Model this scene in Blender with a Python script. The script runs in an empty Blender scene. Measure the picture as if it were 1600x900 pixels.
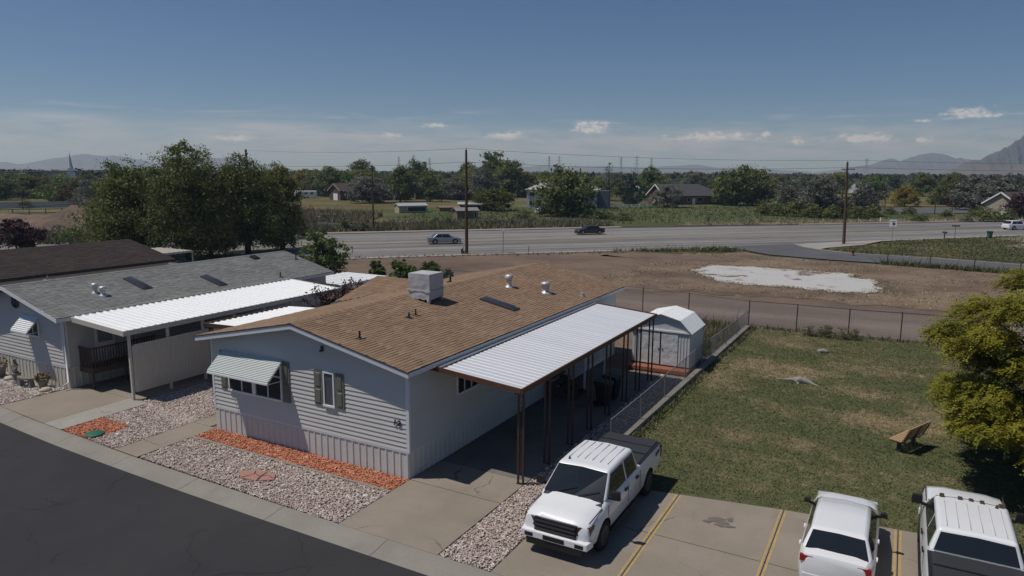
import bpy, bmesh, math, random
import numpy as np
from mathutils import Vector, Matrix, Quaternion

# ------------------------------------------------------------------ camera, sky, sun, exposure
S = bpy.context.scene
COL = S.collection
cd = bpy.data.cameras.new("camera"); cam = bpy.data.objects.new("camera", cd); COL.objects.link(cam)
cd.sensor_width = 36.0; cd.sensor_fit = 'HORIZONTAL'
cd.angle_x = 2 * math.atan(800 / 1105.0)
cd.clip_start = 0.1; cd.clip_end = 40000
cam.matrix_world = Matrix.Translation((0, 0, 10)) @ Matrix.Rotation(0.504, 4, 'Z') @ \
    Matrix.Rotation(math.pi / 2 - 0.1633, 4, 'X') @ Matrix.Rotation(0.005, 4, 'Z')
S.camera = cam
S.render.resolution_x = 1024; S.render.resolution_y = 576
TO_SUN = Vector((-0.42, -0.28, 1.0)).normalized()
SUN_EL = math.asin(TO_SUN.z); SUN_ROT = math.atan2(TO_SUN.x, TO_SUN.y)
sd = bpy.data.lights.new("sun", 'SUN'); sun = bpy.data.objects.new("sun", sd); COL.objects.link(sun)
sd.energy = 5.0; sd.angle = math.radians(0.5); sd.color = (1.0, 0.95, 0.88)
sun.rotation_euler = TO_SUN.to_track_quat('Z', 'Y').to_euler(); sun.location = (0, 0, 60)
S.view_settings.view_transform = 'Standard'; S.view_settings.look = 'None'
S.view_settings.exposure = -0.62; S.view_settings.gamma = 1.0; S.view_settings.use_curve_mapping = False
HAZE_DENSITY = 0.00016
cy = S.cycles
cy.max_bounces = 6; cy.diffuse_bounces = 2; cy.glossy_bounces = 3; cy.transmission_bounces = 4; cy.volume_bounces = 1
cy.transparent_max_bounces = 8; cy.caustics_reflective = False; cy.caustics_refractive = False
cy.use_denoising = True; cy.use_adaptive_sampling = True; cy.adaptive_threshold = 0.01
cy.sample_clamp_indirect = 6.0

W = bpy.data.worlds.new("World"); S.world = W; W.use_nodes = True
nt = W.node_tree; N = nt.nodes; Lk = nt.links
for n in list(N): N.remove(n)
def wn(t, **k):
    n = N.new(t)
    for a, b in k.items(): setattr(n, a, b)
    return n
def wm(op, a, b=None, c=None):
    n = N.new('ShaderNodeMath'); n.operation = op
    for i, v in enumerate((a, b, c)):
        if v is None: continue
        if isinstance(v, (int, float)): n.inputs[i].default_value = v
        else: Lk.new(v, n.inputs[i])
    return n.outputs[0]
def wramp(fac, stops):
    n = N.new('ShaderNodeMapRange'); n.interpolation_type = 'SMOOTHSTEP'
    n.inputs[1].default_value, n.inputs[2].default_value = stops
    Lk.new(fac, n.inputs[0]); return n.outputs[0]
out = wn('ShaderNodeOutputWorld'); bg = wn('ShaderNodeBackground'); bg.inputs[1].default_value = 0.067
sky = wn('ShaderNodeTexSky', sky_type='NISHITA', sun_disc=False)
sky.sun_elevation = SUN_EL; sky.sun_rotation = SUN_ROT; sky.altitude = 1300; sky.air_density = 0.9; sky.dust_density = 0.25; sky.ozone_density = 1.6
tc = wn('ShaderNodeTexCoord'); sp = wn('ShaderNodeSeparateXYZ'); Lk.new(tc.outputs['Generated'], sp.inputs[0])
el = wm('MULTIPLY', wm('ARCSINE', sp.outputs[2]), 57.2958)              # elevation in degrees
az = wm('MULTIPLY', wm('ARCTAN2', sp.outputs[0], sp.outputs[1]), 57.2958)  # azimuth from +Y in degrees
def wnoise(sx, sy, scale, detail=6, rough=0.6, dist=0.0, off=0.0):
    cb = wn('ShaderNodeCombineXYZ')
    Lk.new(wm('MULTIPLY_ADD', az, sx, off), cb.inputs[0]); Lk.new(wm('MULTIPLY', el, sy), cb.inputs[1])
    n = wn('ShaderNodeTexNoise'); n.inputs['Scale'].default_value = scale; n.inputs['Detail'].default_value = detail
    n.inputs['Roughness'].default_value = rough; n.inputs['Distortion'].default_value = dist
    Lk.new(cb.outputs[0], n.inputs['Vector']); return n.outputs[0]
def bump_at(a0, wa, e0, we):      # soft oval round one direction
    da = wm('DIVIDE', wm('SUBTRACT', az, a0), wa); de = wm('DIVIDE', wm('SUBTRACT', el, e0), we)
    r = wm('SQRT', wm('ADD', wm('MULTIPLY', da, da), wm('MULTIPLY', de, de)))
    return wramp(r, (1.0, 0.0))
def flat_base(e0):                # cumulus have flat bases
    return wramp(el, (e0 - 0.4, e0 + 0.2))
dn = wnoise(1, 1.7, 1.5, 9, 0.66)
dn2 = wnoise(1, 1.4, 5.5, 6, 0.6, 0.2, 4.0)
puffs = None
# (azimuth, half width, base elevation, half height): cumulus near the horizon; az = pixel angle - 28.9 deg
for (a0, wa, e0, we) in ((-22.7, 2.9, 3.05, 1.35), (3.3, 3.3, 3.75, 1.0), (-13.5, 6.0, 2.45, 0.85), (-29.5, 3.4, 2.6, 0.8), (-35.0, 2.0, 3.45, 0.45),
        (-3.0, 3.6, 2.2, 0.9), (-38.5, 1.4, 2.55, 0.5), (0.8, 1.2, 2.2, .55), (-9.6, .8, 2.7, .5), (-7.4, 1.0, 2.1, .8), (0.6, 1.0, 3.5, .3), (-50, 3, 2.2, .5), (60, 5, 3, 1.1), (110, 6, 2.6, 1.0), (170, 5, 3, 1.0), (-140, 6, 2.8, 1.0), (-90, 5, 2.6, .8)):
    m = wm('MULTIPLY', bump_at(a0, wa, e0 + we * 0.15, we), flat_base(e0))
    v = wramp(wm('ADD', wm('MULTIPLY', m, 0.80), wm('ADD', wm('MULTIPLY', wm('SUBTRACT', dn, 0.5), 2.4), wm('MULTIPLY', wm('SUBTRACT', dn2, 0.5), 0.55))), (0.16, 0.95))
    v = wm('MULTIPLY', v, wramp(m, (0.0, 0.3)))
    puffs = v if puffs is None else wm('MAXIMUM', puffs, v)
# low haze-grey band of small cloud, and thin high streaks
band = wm('MULTIPLY', wm('MULTIPLY', wramp(wnoise(0.30, 1.8, 1.0, 7, 0.64, 0.3, 9.0), (0.28, 0.62)), wramp(el, (0.3, 1.6))), wramp(el, (4.2, 2.3)))
streak = wm('MULTIPLY', wm('MULTIPLY', wramp(wnoise(0.13, 1.5, 1.0, 5, 0.55, 0.5, 3.7), (0.5, 0.74)), wramp(el, (2.6, 3.6))), wramp(el, (5.2, 3.9)))
for (a0, wa, e0, we) in ((-61.5, 5.5, 3.35, 0.75), (-47.5, 8.5, 3.1, 0.8), (-42.0, 9.0, 2.5, 0.6), (-17.0, 12.0, 2.2, 0.7), (40, 10, 3.2, .8), (95, 9, 3.0, .8), (150, 10, 3.3, .8), (-120, 10, 3.1, .8)):
    streak = wm('MAXIMUM', streak, wm('MULTIPLY', bump_at(a0, wa, e0, we), wramp(wnoise(0.22, 2.0, 1.0, 6, 0.6, 0.6, 1.9), (0.28, 0.58))))
cl = wm('MINIMUM', wm('ADD', wm('MULTIPLY', puffs, 0.9), wm('ADD', wm('MULTIPLY', band, 0.75), wm('MULTIPLY', streak, 0.75))), 1.0)
mix = wn('ShaderNodeMixRGB'); Lk.new(cl, mix.inputs[0])
tint = wn('ShaderNodeMixRGB', blend_type='MULTIPLY'); tint.inputs[0].default_value = 1.0; Lk.new(sky.outputs[0], tint.inputs[1]); tint.inputs[2].default_value = (0.68, 0.93, 1.24, 1); Lk.new(tint.outputs[0], mix.inputs[1])
ccol = wn('ShaderNodeMixRGB'); Lk.new(puffs, ccol.inputs[0]); ccol.inputs[1].default_value = (8.2, 9.4, 11.4, 1); ccol.inputs[2].default_value = (14.0, 15.0, 17.0, 1)
Lk.new(ccol.outputs[0], mix.inputs[2])
Lk.new(mix.outputs[0], bg.inputs[0]); Lk.new(bg.outputs[0], out.inputs[0])

# ------------------------------------------------------------------ helpers
rng = np.random.default_rng(7); random.seed(7)
def tag(o, label=None, cat=None, group=None, kind=None):
    if label: o["label"] = label
    if cat: o["category"] = cat
    if group: o["group"] = group
    if kind: o["kind"] = kind
    return o
def empty(name, loc=(0, 0, 0), rz=0.0, label=None, cat=None, group=None):
    o = bpy.data.objects.new(name, None); COL.objects.link(o); o.empty_display_size = 0.2
    o.location = loc; o.rotation_euler = (0, 0, rz); return tag(o, label, cat, group)
def link(name, me, parent=None, loc=None, rot=None, scale=None):
    o = bpy.data.objects.new(name, me); COL.objects.link(o)
    if parent is not None: o.parent = parent
    if loc is not None: o.location = loc
    if rot is not None: o.rotation_euler = rot
    if scale is not None: o.scale = scale
    return o
def copy_tree(o, parent=None):
    c = o.copy(); COL.objects.link(c)
    if parent is not None: c.parent = parent
    for ch in list(o.children): copy_tree(ch, c)
    return c
def rotz(a): return np.array([[math.cos(a), -math.sin(a), 0], [math.sin(a), math.cos(a), 0], [0, 0, 1.0]])
class MB:
    """collects shapes and links them as one mesh object"""
    def __init__(s): s.v = []; s.f = []; s.m = []; s.sm = []
    def add(s, vs, fs, mi=0, smooth=False):
        b = len(s.v); s.v += [tuple(map(float, p)) for p in vs]
        for f in fs: s.f.append(tuple(b + i for i in f)); s.m.append(mi); s.sm.append(smooth)
        return s
    def quad(s, a, b, c, d, mi=0): return s.add([a, b, c, d], [(0, 1, 2, 3)], mi)
    def box(s, x0, x1, y0, y1, z0, z1, mi=0):
        return s.add([(x0, y0, z0), (x1, y0, z0), (x1, y1, z0), (x0, y1, z0), (x0, y0, z1), (x1, y0, z1), (x1, y1, z1), (x0, y1, z1)],
            [(0, 3, 2, 1), (4, 5, 6, 7), (0, 1, 5, 4), (1, 2, 6, 5), (2, 3, 7, 6), (3, 0, 4, 7)], mi)
    def hexa(s, p, mi=0):   # 8 points, bottom ring then top ring
        return s.add(p, [(0, 3, 2, 1), (4, 5, 6, 7), (0, 1, 5, 4), (1, 2, 6, 5), (2, 3, 7, 6), (3, 0, 4, 7)], mi)
    def slab(s, pts, z0, z1, mi=0):   # polygon extruded in z
        n = len(pts)
        return s.add([(x, y, z0) for x, y in pts] + [(x, y, z1) for x, y in pts],
            [tuple(range(n - 1, -1, -1)), tuple(range(n, 2 * n))] + [(i, (i + 1) % n, n + (i + 1) % n, n + i) for i in range(n)], mi)
    def prism(s, pts, axis, a, b, mi=0):   # profile extruded along x or y; pts are (other, z)
        n = len(pts); P = lambda t, q: (t, q[0], q[1]) if axis == 'x' else (q[0], t, q[1])
        return s.add([P(a, q) for q in pts] + [P(b, q) for q in pts],
            [tuple(range(n - 1, -1, -1)), tuple(range(n, 2 * n))] + [(i, (i + 1) % n, n + (i + 1) % n, n + i) for i in range(n)], mi)
    def tube(s, pts, r, n=6, mi=0, cap=True, smooth=True):
        pts = [Vector(p) for p in pts]; k = len(pts); rs = r if isinstance(r, (list, tuple)) else [r] * k
        vs = []; up = Vector((0, 0, 1))
        for i, p in enumerate(pts):
            d = (pts[min(i + 1, k - 1)] - pts[max(i - 1, 0)]).normalized()
            a = d.cross(up if abs(d.z) < 0.95 else Vector((1, 0, 0))).normalized(); b = d.cross(a).normalized()
            for j in range(n):
                t = 2 * math.pi * j / n; vs.append(p + (a * math.cos(t) + b * math.sin(t)) * rs[i])
        fs = [(i * n + j, i * n + (j + 1) % n, (i + 1) * n + (j + 1) % n, (i + 1) * n + j) for i in range(k - 1) for j in range(n)]
        s.add(vs, fs, mi, smooth)
        if cap: s.add([vs[j] for j in range(n)], [tuple(range(n))], mi); s.add([vs[(k - 1) * n + j] for j in range(n)], [tuple(range(n - 1, -1, -1))], mi)
        return s
    def lathe(s, prof, c=(0, 0, 0), n=12, mi=0, smooth=True):   # prof: (r, z)
        vs = []; k = len(prof)
        for r, z in prof:
            for j in range(n): t = 2 * math.pi * j / n; vs.append((c[0] + r * math.cos(t), c[1] + r * math.sin(t), c[2] + z))
        fs = [(i * n + j, i * n + (j + 1) % n, (i + 1) * n + (j + 1) % n, (i + 1) * n + j) for i in range(k - 1) for j in range(n)]
        s.add(vs, fs, mi, smooth); s.add(vs[:n], [tuple(range(n - 1, -1, -1))], mi); s.add(vs[-n:], [tuple(range(n))], mi); return s
    def mesh(s, name, mats):
        me = bpy.data.meshes.new(name); me.from_pydata(s.v, [], s.f)
        for m in (mats if isinstance(mats, (list, tuple)) else [mats]): me.materials.append(m)
        me.polygons.foreach_set('material_index', s.m); me.polygons.foreach_set('use_smooth', s.sm); me.update(); return me
    def build(s, name, mats, parent=None, loc=None, rot=None):
        return link(name, s.mesh(name, mats), parent, loc, rot)
def fast_mesh(name, V, F, mats, mi=None):
    me = bpy.data.meshes.new(name); V = np.ascontiguousarray(V, dtype=np.float32); F = np.ascontiguousarray(F, dtype=np.int32)
    k = F.shape[1]; me.vertices.add(len(V)); me.vertices.foreach_set('co', V.ravel())
    me.loops.add(F.size); me.loops.foreach_set('vertex_index', F.ravel())
    me.polygons.add(len(F)); me.polygons.foreach_set('loop_start', np.arange(0, F.size, k, dtype=np.int32))
    for m in (mats if isinstance(mats, (list, tuple)) else [mats]): me.materials.append(m)
    if mi is not None: me.polygons.foreach_set('material_index', np.ascontiguousarray(mi, dtype=np.int32))
    me.polygons.foreach_set('use_smooth', np.zeros(len(F), dtype=bool)); me.update(calc_edges=True); me.validate(); return me
def bevel(o, w, seg=2, ang=35):
    m = o.modifiers.new("bevel", 'BEVEL'); m.width = w; m.segments = seg; m.limit_method = 'ANGLE'; m.angle_limit = math.radians(ang); return o
def text_mesh(body, size, mat, depth=0.004):
    cu = bpy.data.curves.new("lettering", 'FONT'); cu.body = body; cu.size = size; cu.extrude = depth; cu.offset = 0.012 * (size > .2) * (size < .3); cu.shear = 0.15; cu.align_x = 'CENTER'; cu.align_y = 'CENTER'
    o = bpy.data.objects.new("lettering", cu); COL.objects.link(o)
    me = bpy.data.meshes.new_from_object(o.evaluated_get(bpy.context.evaluated_depsgraph_get()))
    bpy.data.objects.remove(o); bpy.data.curves.remove(cu); me.materials.clear(); me.materials.append(mat); return me

# ------------------------------------------------------------------ materials
class MT:
    def __init__(s, name, rough=0.8, spec=0.3, metal=0.0):
        s.m = bpy.data.materials.new(name); s.m.use_nodes = True; s.t = s.m.node_tree; s.N = s.t.nodes; s.L = s.t.links
        s.b = s.N['Principled BSDF']; s.b.inputs['Roughness'].default_value = rough; s.b.inputs['Specular IOR Level'].default_value = spec; s.b.inputs['Metallic'].default_value = metal
        s._pos = None
    def set(s, sock, v):
        if isinstance(v, bpy.types.NodeSocket): s.L.new(v, sock)
        elif isinstance(v, (tuple, list)): sock.default_value = tuple(v) + ((1,) if len(v) == 3 and len(sock.default_value) == 4 else ())
        else: sock.default_value = v
    def pos(s, obj=False):
        if obj: return s.N.new('ShaderNodeTexCoord').outputs['Object']
        if s._pos is None: s._pos = s.N.new('ShaderNodeNewGeometry').outputs['Position']
        return s._pos
    def scaled(s, v, sc):
        n = s.N.new('ShaderNodeVectorMath'); n.operation = 'MULTIPLY'; s.L.new(v, n.inputs[0]); n.inputs[1].default_value = sc; return n.outputs[0]
    def noise(s, scale, detail=4, rough=0.6, vec=None, dist=0.0):
        n = s.N.new('ShaderNodeTexNoise'); n.inputs['Scale'].default_value = scale; n.inputs['Detail'].default_value = detail
        n.inputs['Roughness'].default_value = rough; n.inputs['Distortion'].default_value = dist
        s.L.new(vec if vec is not None else s.pos(), n.inputs['Vector']); return n.outputs[0]
    def voro(s, scale, feature='F1', vec=None, out='Distance'):
        n = s.N.new('ShaderNodeTexVoronoi'); n.feature = feature; n.inputs['Scale'].default_value = scale
        s.L.new(vec if vec is not None else s.pos(), n.inputs['Vector']); return n.outputs[out]
    def math(s, op, a, b=0.0, c=0.0):
        n = s.N.new('ShaderNodeMath'); n.operation = op
        for i, v in enumerate((a, b, c)): s.set(n.inputs[i], v)
        return n.outputs[0]
    def step(s, f, a, b):
        n = s.N.new('ShaderNodeMapRange'); n.interpolation_type = 'SMOOTHSTEP'; s.set(n.inputs[0], f); n.inputs[1].default_value = a; n.inputs[2].default_value = b; return n.outputs[0]
    def mix(s, f, a, b, mode='MIX'):
        n = s.N.new('ShaderNodeMixRGB'); n.blend_type = mode; s.set(n.inputs[0], f); s.set(n.inputs[1], a); s.set(n.inputs[2], b); return n.outputs[0]
    def ramp(s, f, stops):
        n = s.N.new('ShaderNodeValToRGB'); s.set(n.inputs[0], f); e = n.color_ramp.elements
        while len(e) < len(stops): e.new(0.5)
        for i, (p, c) in enumerate(stops): e[i].position = p; e[i].color = tuple(c) + (1,)
        return n.outputs[0]
    def rnd(s):   # one value per piece, whether the piece is its own object or an island of a joined mesh
        i = s.N.new('ShaderNodeNewGeometry').outputs['Random Per Island']; o = s.N.new('ShaderNodeObjectInfo').outputs['Random']
        return s.math('FRACT', s.math('ADD', i, o))
    def col(s, v): s.set(s.b.inputs['Base Color'], v); return s
    def bump(s, h, dist=0.01, strength=1.0):
        n = s.N.new('ShaderNodeBump'); n.inputs['Distance'].default_value = dist; n.inputs['Strength'].default_value = strength
        s.set(n.inputs['Height'], h); s.L.new(n.outputs[0], s.b.inputs['Normal']); return s
def plain(name, c, rough=0.6, spec=0.3, metal=0.0, var=0.12, scale=3.0, coat=0.0):
    t = MT(name, rough, spec, metal); n = t.noise(scale, 5, 0.65)
    t.col(t.mix(n, tuple(x * (1 - var) for x in c), tuple(min(1, x * (1 + var)) for x in c)))
    if coat: t.b.inputs['Coat Weight'].default_value = coat; t.b.inputs['Coat Roughness'].default_value = 0.05
    return t.m
def leafy(name, c1, c2, c3, trans=0.25, scale=0.5):
    t = MT(name, 0.65, 0.25); r = t.rnd(); n = t.noise(scale, 3, 0.6)
    f = t.math('ADD', t.math('MULTIPLY', r, 0.55), t.math('MULTIPLY', t.step(n, 0.3, 0.7), 0.45))
    c = t.ramp(f, [(0.0, c1), (0.5, c2), (1.0, c3)]); t.col(c)
    tr = t.N.new('ShaderNodeBsdfTranslucent'); t.L.new(c, tr.inputs[0]); mx = t.N.new('ShaderNodeMixShader'); mx.inputs[0].default_value = trans
    o = t.N['Material Output']; t.L.new(t.b.outputs[0], mx.inputs[1]); t.L.new(tr.outputs[0], mx.inputs[2]); t.L.new(mx.outputs[0], o.inputs[0]); return t.m
M = {}
def concrete(name, a, b, stain=(0.20, 0.17, 0.14), cracks=True):
    t = MT(name, 0.9, 0.2); n1 = t.noise(0.5, 6, 0.65); n2 = t.noise(14, 5, 0.7); n3 = t.noise(0.9, 4, 0.6, t.scaled(t.pos(), (1.6, 0.7, 1)))
    c = t.mix(t.step(n1, 0.3, 0.7), a, b); c = t.mix(t.math('MULTIPLY', t.step(n3, 0.52, 0.8), 0.55), c, stain)
    c = t.mix(t.math('MULTIPLY', t.step(n2, 0.35, 0.75), 0.25), c, tuple(x * 0.72 for x in a))
    h = n2
    if cracks:
        w = t.N.new('ShaderNodeVectorMath'); w.operation = 'ADD'; cn = t.N.new('ShaderNodeTexNoise'); cn.inputs['Scale'].default_value = 1.1; cn.inputs['Detail'].default_value = 4
        t.L.new(t.pos(), cn.inputs['Vector']); t.L.new(t.pos(), w.inputs[0]); t.L.new(cn.outputs['Color'], w.inputs[1])
        v = t.voro(0.33, 'DISTANCE_TO_EDGE', w.outputs[0]); cr = t.math('MULTIPLY', t.step(v, 0.009, 0.002), t.step(t.noise(0.35, 2), 0.5, 0.62))
        c = t.mix(t.math('MULTIPLY', cr, 0.75), c, (0.06, 0.055, 0.05)); h = t.math('SUBTRACT', n2, cr)
    t.col(c).bump(h, 0.006, 0.6); return t.m
M['conc'] = concrete('concrete_drive', (0.248, 0.215, 0.174), (0.298, 0.257, 0.214))
M['conc_pale'] = concrete('concrete_pale', (0.306, 0.285, 0.255), (0.357, 0.340, 0.306), (0.230, 0.204, 0.178))
M['kerb'] = concrete('concrete_kerb', (0.246, 0.226, 0.201), (0.287, 0.267, 0.238), (0.180, 0.164, 0.139), False)
M['slab'] = concrete('old_slab_concrete', (0.380, 0.374, 0.356), (0.506, 0.500, 0.483), (0.230, 0.184, 0.144))
t = MT('broken_slab', .9, .1); n1 = t.noise(.55, 7, .7); n2 = t.noise(6, 5, .7); n3 = t.noise(.16, 4, .6)
c = t.mix(t.step(n2, .3, .7), (.40, .395, .385), (.52, .515, .505)); c = t.mix(t.math('MULTIPLY', t.step(n1, .5, .7), .5), c, (.27, .245, .215)); c = t.mix(t.step(t.math('ADD', t.math('MULTIPLY', n1, .6), t.math('MULTIPLY', n3, .5)), .60, .66), c, (.17, .128, .096)); t.col(c).bump(n2, .02, .6); M['slab'] = t.m
M['conc_shaded'] = concrete('shaded_concrete', (0.155, 0.15, 0.14), (0.20, 0.19, 0.175), (0.09, 0.08, 0.07))  # darker copy of the drive concrete, carport shade put into its colour
def asphalt(name, a, b, crack=0.6, lanes=False):
    t = MT(name, 0.9, 0.25); n1 = t.noise(0.25, 5, 0.65); n2 = t.noise(40, 3, 0.7); w = t.N.new('ShaderNodeVectorMath'); w.operation = 'ADD'
    cn = t.N.new('ShaderNodeTexNoise'); cn.inputs['Scale'].default_value = 0.7; cn.inputs['Detail'].default_value = 5; t.L.new(t.pos(), cn.inputs['Vector'])
    t.L.new(t.pos(), w.inputs[0]); sc = t.scaled(cn.outputs['Color'], (1.6, 1.6, 0)); t.L.new(sc, w.inputs[1])
    v = t.voro(0.42, 'DISTANCE_TO_EDGE', w.outputs[0]); cr = t.math('MULTIPLY', t.step(v, 0.012, 0.003), t.step(t.noise(0.3, 3), 0.42, 0.6))
    c = t.mix(t.step(n1, 0.3, 0.7), a, b); c = t.mix(t.math('MULTIPLY', t.step(n2, 0.3, 0.8), 0.3), c, tuple(x * 1.5 for x in b)); c = t.mix(t.math('MULTIPLY', cr, crack), c, (0.018, 0.018, 0.02))
    t.col(c).bump(n2, 0.004, 0.5); return t
M['street'] = asphalt('street_asphalt', (0.030, 0.0305, 0.0335), (0.041, 0.041, 0.044), 0.7).m
M['sideroad'] = asphalt('side_road_asphalt', (0.085, 0.085, 0.09), (0.11, 0.11, 0.115), 0.4).m
# main road: wheel-worn lanes running along the road (direction 45.6 deg)
t = asphalt('main_road_asphalt', (0.175, 0.17, 0.165), (0.205, 0.20, 0.192), 0.35)
dv = t.N.new('ShaderNodeVectorMath'); dv.operation = 'DOT_PRODUCT'; t.L.new(t.pos(), dv.inputs[0]); dv.inputs[1].default_value = (-0.714, 0.70, 0)
aw = t.N.new('ShaderNodeVectorMath'); aw.operation = 'DOT_PRODUCT'; t.L.new(t.pos(), aw.inputs[0]); aw.inputs[1].default_value = (0.70, 0.714, 0)
cb = t.N.new('ShaderNodeCombineXYZ'); t.L.new(t.math('MULTIPLY', aw.outputs['Value'], 0.012), cb.inputs[0]); t.L.new(t.math('MULTIPLY', dv.outputs['Value'], 0.42), cb.inputs[1])
ln = t.noise(1.0, 4, 0.6, cb.outputs[0]); old = t.b.inputs['Base Color'].links[0].from_socket
t.col(t.mix(t.step(ln, 0.35, 0.65), t.mix(1.0, old, (0.62, 0.62, 0.64), 'MULTIPLY'), t.mix(1.0, old, (1.25, 1.22, 1.17), 'MULTIPLY'))); M['road'] = t.m
def ground(name, cols, s1, s2, bump=0.03, stretch=(1, 1, 1)):
    t = MT(name, 1.0, 0.05); p = t.scaled(t.pos(), stretch); n1 = t.noise(s1, 7, 0.68, p); n2 = t.noise(s2, 6, 0.7, p); n3 = t.noise(s2 * 7, 3, 0.7)
    f = t.math('ADD', t.math('MULTIPLY', t.step(n1, 0.3, 0.7), 0.6), t.math('MULTIPLY', n2, 0.4)); k = len(cols)
    c = t.ramp(f, [(0.18 + 0.66 * i / (k - 1), q) for i, q in enumerate(cols)]); c = t.mix(t.math('MULTIPLY', t.step(n3, 0.35, 0.7), 0.35), c, tuple(x * 0.6 for x in cols[0]))
    t.col(c).bump(t.math('ADD', n2, n3), bump, 0.8); return t.m
M['plain'] = ground('valley_floor', [(0.06, 0.075, 0.035), (0.10, 0.10, 0.05), (0.17, 0.14, 0.075)], 0.006, 0.05, 0.2)
M['dirt'] = ground('bare_dirt', [(0.123, 0.092, 0.076), (0.174, 0.129, 0.103), (0.235, 0.174, 0.129)], 0.09, 0.8, 0.05)
M['dirtroad'] = ground('dirt_road', [(0.135, 0.105, 0.092), (0.175, 0.14, 0.122), (0.235, 0.19, 0.16)], 0.12, 0.7, 0.03, (0.35, 1.5, 1))
M['dry'] = ground('dry_grass_ground', [(0.115, 0.086, 0.066), (0.19, 0.143, 0.105), (0.275, 0.212, 0.145)], 0.12, 0.9, 0.05)
M['verge'] = ground('patchy_verge', [(0.06, 0.07, 0.03), (0.11, 0.10, 0.055), (0.2, 0.155, 0.09)], 0.14, 0.9, 0.05)
M['field'] = ground('weedy_field', [(0.075, 0.088, 0.04), (0.125, 0.125, 0.062), (0.21, 0.18, 0.10)], 0.045, 0.35, 0.1)
M['pasture'] = ground('green_pasture', [(0.065, 0.088, 0.038), (0.092, 0.11, 0.048), (0.135, 0.135, 0.066)], 0.06, 0.4, 0.08)
M['drygold'] = ground('cut_hay_field', [(0.09, 0.085, 0.04), (0.16, 0.135, 0.065), (0.22, 0.175, 0.09)], 0.03, 0.3, 0.08, (0.4, 1, 1))
t = MT('lawn_soil', 1.0, 0.05); n1 = t.noise(0.115, 7, 0.62, t.scaled(t.pos(), (0.7, 1.3, 1))); n2 = t.noise(0.9, 6, 0.7); n3 = t.noise(9, 4, 0.7)
def dry_patches(t):   # the worn, dried-out places of this lawn: (x, y, radius x, radius y, strength)
    sp_ = t.N.new('ShaderNodeSeparateXYZ'); t.L.new(t.pos(), sp_.inputs[0]); f = None; wob = t.noise(.55, 5, .65)
    for x, y, rx, ry, k in ((-4.9, 37.6, 4.0, 2.3, .6), (-0.6, 39.6, 3.4, 1.5, .42), (-6.9, 34.6, 1.5, 2.2, .4), (-1.2, 35.3, 3.4, 1.3, .34), (0.3, 31.2, 2.6, 1.6, .34), (-3.4, 27.4, 2.6, 1.2, .26), (1.9, 33.6, 1.6, 2.4, .4), (-5.4, 43.2, 2.0, 1.2, .3)):
        a = t.math('DIVIDE', t.math('SUBTRACT', sp_.outputs[0], x), rx); b = t.math('DIVIDE', t.math('SUBTRACT', sp_.outputs[1], y), ry); d = t.math('ADD', t.math('SQRT', t.math('ADD', t.math('MULTIPLY', a, a), t.math('MULTIPLY', b, b))), t.math('MULTIPLY', t.math('SUBTRACT', wob, .5), 1.6)); v = t.math('MULTIPLY', t.step(d, 1.25, .25), k); f = v if f is None else t.math('MAXIMUM', f, v)
    return f
LAWN_F = lambda t, n1, n2: t.math('ADD', dry_patches(t), LAWN_N(t, n1, n2))
LAWN_N = lambda t, n1, n2: t.math('ADD', t.math('MULTIPLY', t.step(n1, 0.42, 0.68), 0.36), t.math('ADD', t.math('MULTIPLY', t.step(n2, 0.40, 0.72), 0.36), t.math('MULTIPLY', t.step(t.noise(3.2, 5, 0.7), 0.42, 0.72), 0.28)))
c = t.ramp(LAWN_F(t, n1, n2), [(0.0, (0.088, 0.100, 0.048)), (0.35, (0.125, 0.125, 0.064)), (0.7, (0.235, 0.19, 0.115)), (1.0, (0.33, 0.255, 0.155))])
t.col(t.mix(t.math('MULTIPLY', t.step(n3, 0.4, 0.7), 0.3), c, (0.05, 0.058, 0.026))).bump(n3, 0.04, 1.0); M['lawn'] = t.m
t = MT('lawn_blades', 0.8, 0.15); n1 = t.noise(0.115, 7, 0.62, t.scaled(t.pos(), (0.7, 1.3, 1))); n2 = t.noise(0.9, 6, 0.7); r = t.rnd()
c = t.ramp(LAWN_F(t, n1, n2), [(0.0, (0.108, 0.132, 0.055)), (0.35, (0.155, 0.158, 0.075)), (0.7, (0.29, 0.235, 0.14)), (1.0, (0.40, 0.31, 0.19))])
t.col(t.mix(r, t.mix(1.0, c, (0.84, 0.86, 0.82), 'MULTIPLY'), t.mix(1.0, c, (1.2, 1.2, 1.15), 'MULTIPLY'))); M['blade'] = t.m
def stones(name, cols):
    t = MT(name, 0.9, 0.15); t.col(t.mix(t.math('MULTIPLY', t.noise(30, 4, 0.7), 0.4), t.ramp(t.rnd(), [(i / (len(cols) - 1), c) for i, c in enumerate(cols)]), (0.12, 0.1, 0.09))); return t.m
M['gravel'] = stones('mixed_gravel', [(0.327, 0.266, 0.238), (0.621, 0.499, 0.444), (0.490, 0.402, 0.356), (0.816, 0.708, 0.635), (0.440, 0.322, 0.270), (0.900, 0.900, 0.857)])
M['redrock'] = stones('red_lava_rock', [(0.454, 0.162, 0.089), (0.680, 0.259, 0.146), (0.551, 0.211, 0.113), (0.810, 0.389, 0.243), (0.405, 0.130, 0.073)])
M['whiterock'] = stones('white_rock', [(0.55, 0.5, 0.44), (0.75, 0.71, 0.66), (0.45, 0.38, 0.31), (0.8, 0.78, 0.75)])
M['gravelbed'] = ground('gravel_bed', [(0.182, 0.152, 0.136), (0.280, 0.235, 0.211), (0.420, 0.359, 0.320)], 3, 14, 0.02)
M['redbed'] = ground('red_rock_bed', [(0.208, 0.078, 0.046), (0.338, 0.130, 0.072), (0.442, 0.195, 0.117)], 3, 14, 0.02)
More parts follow.
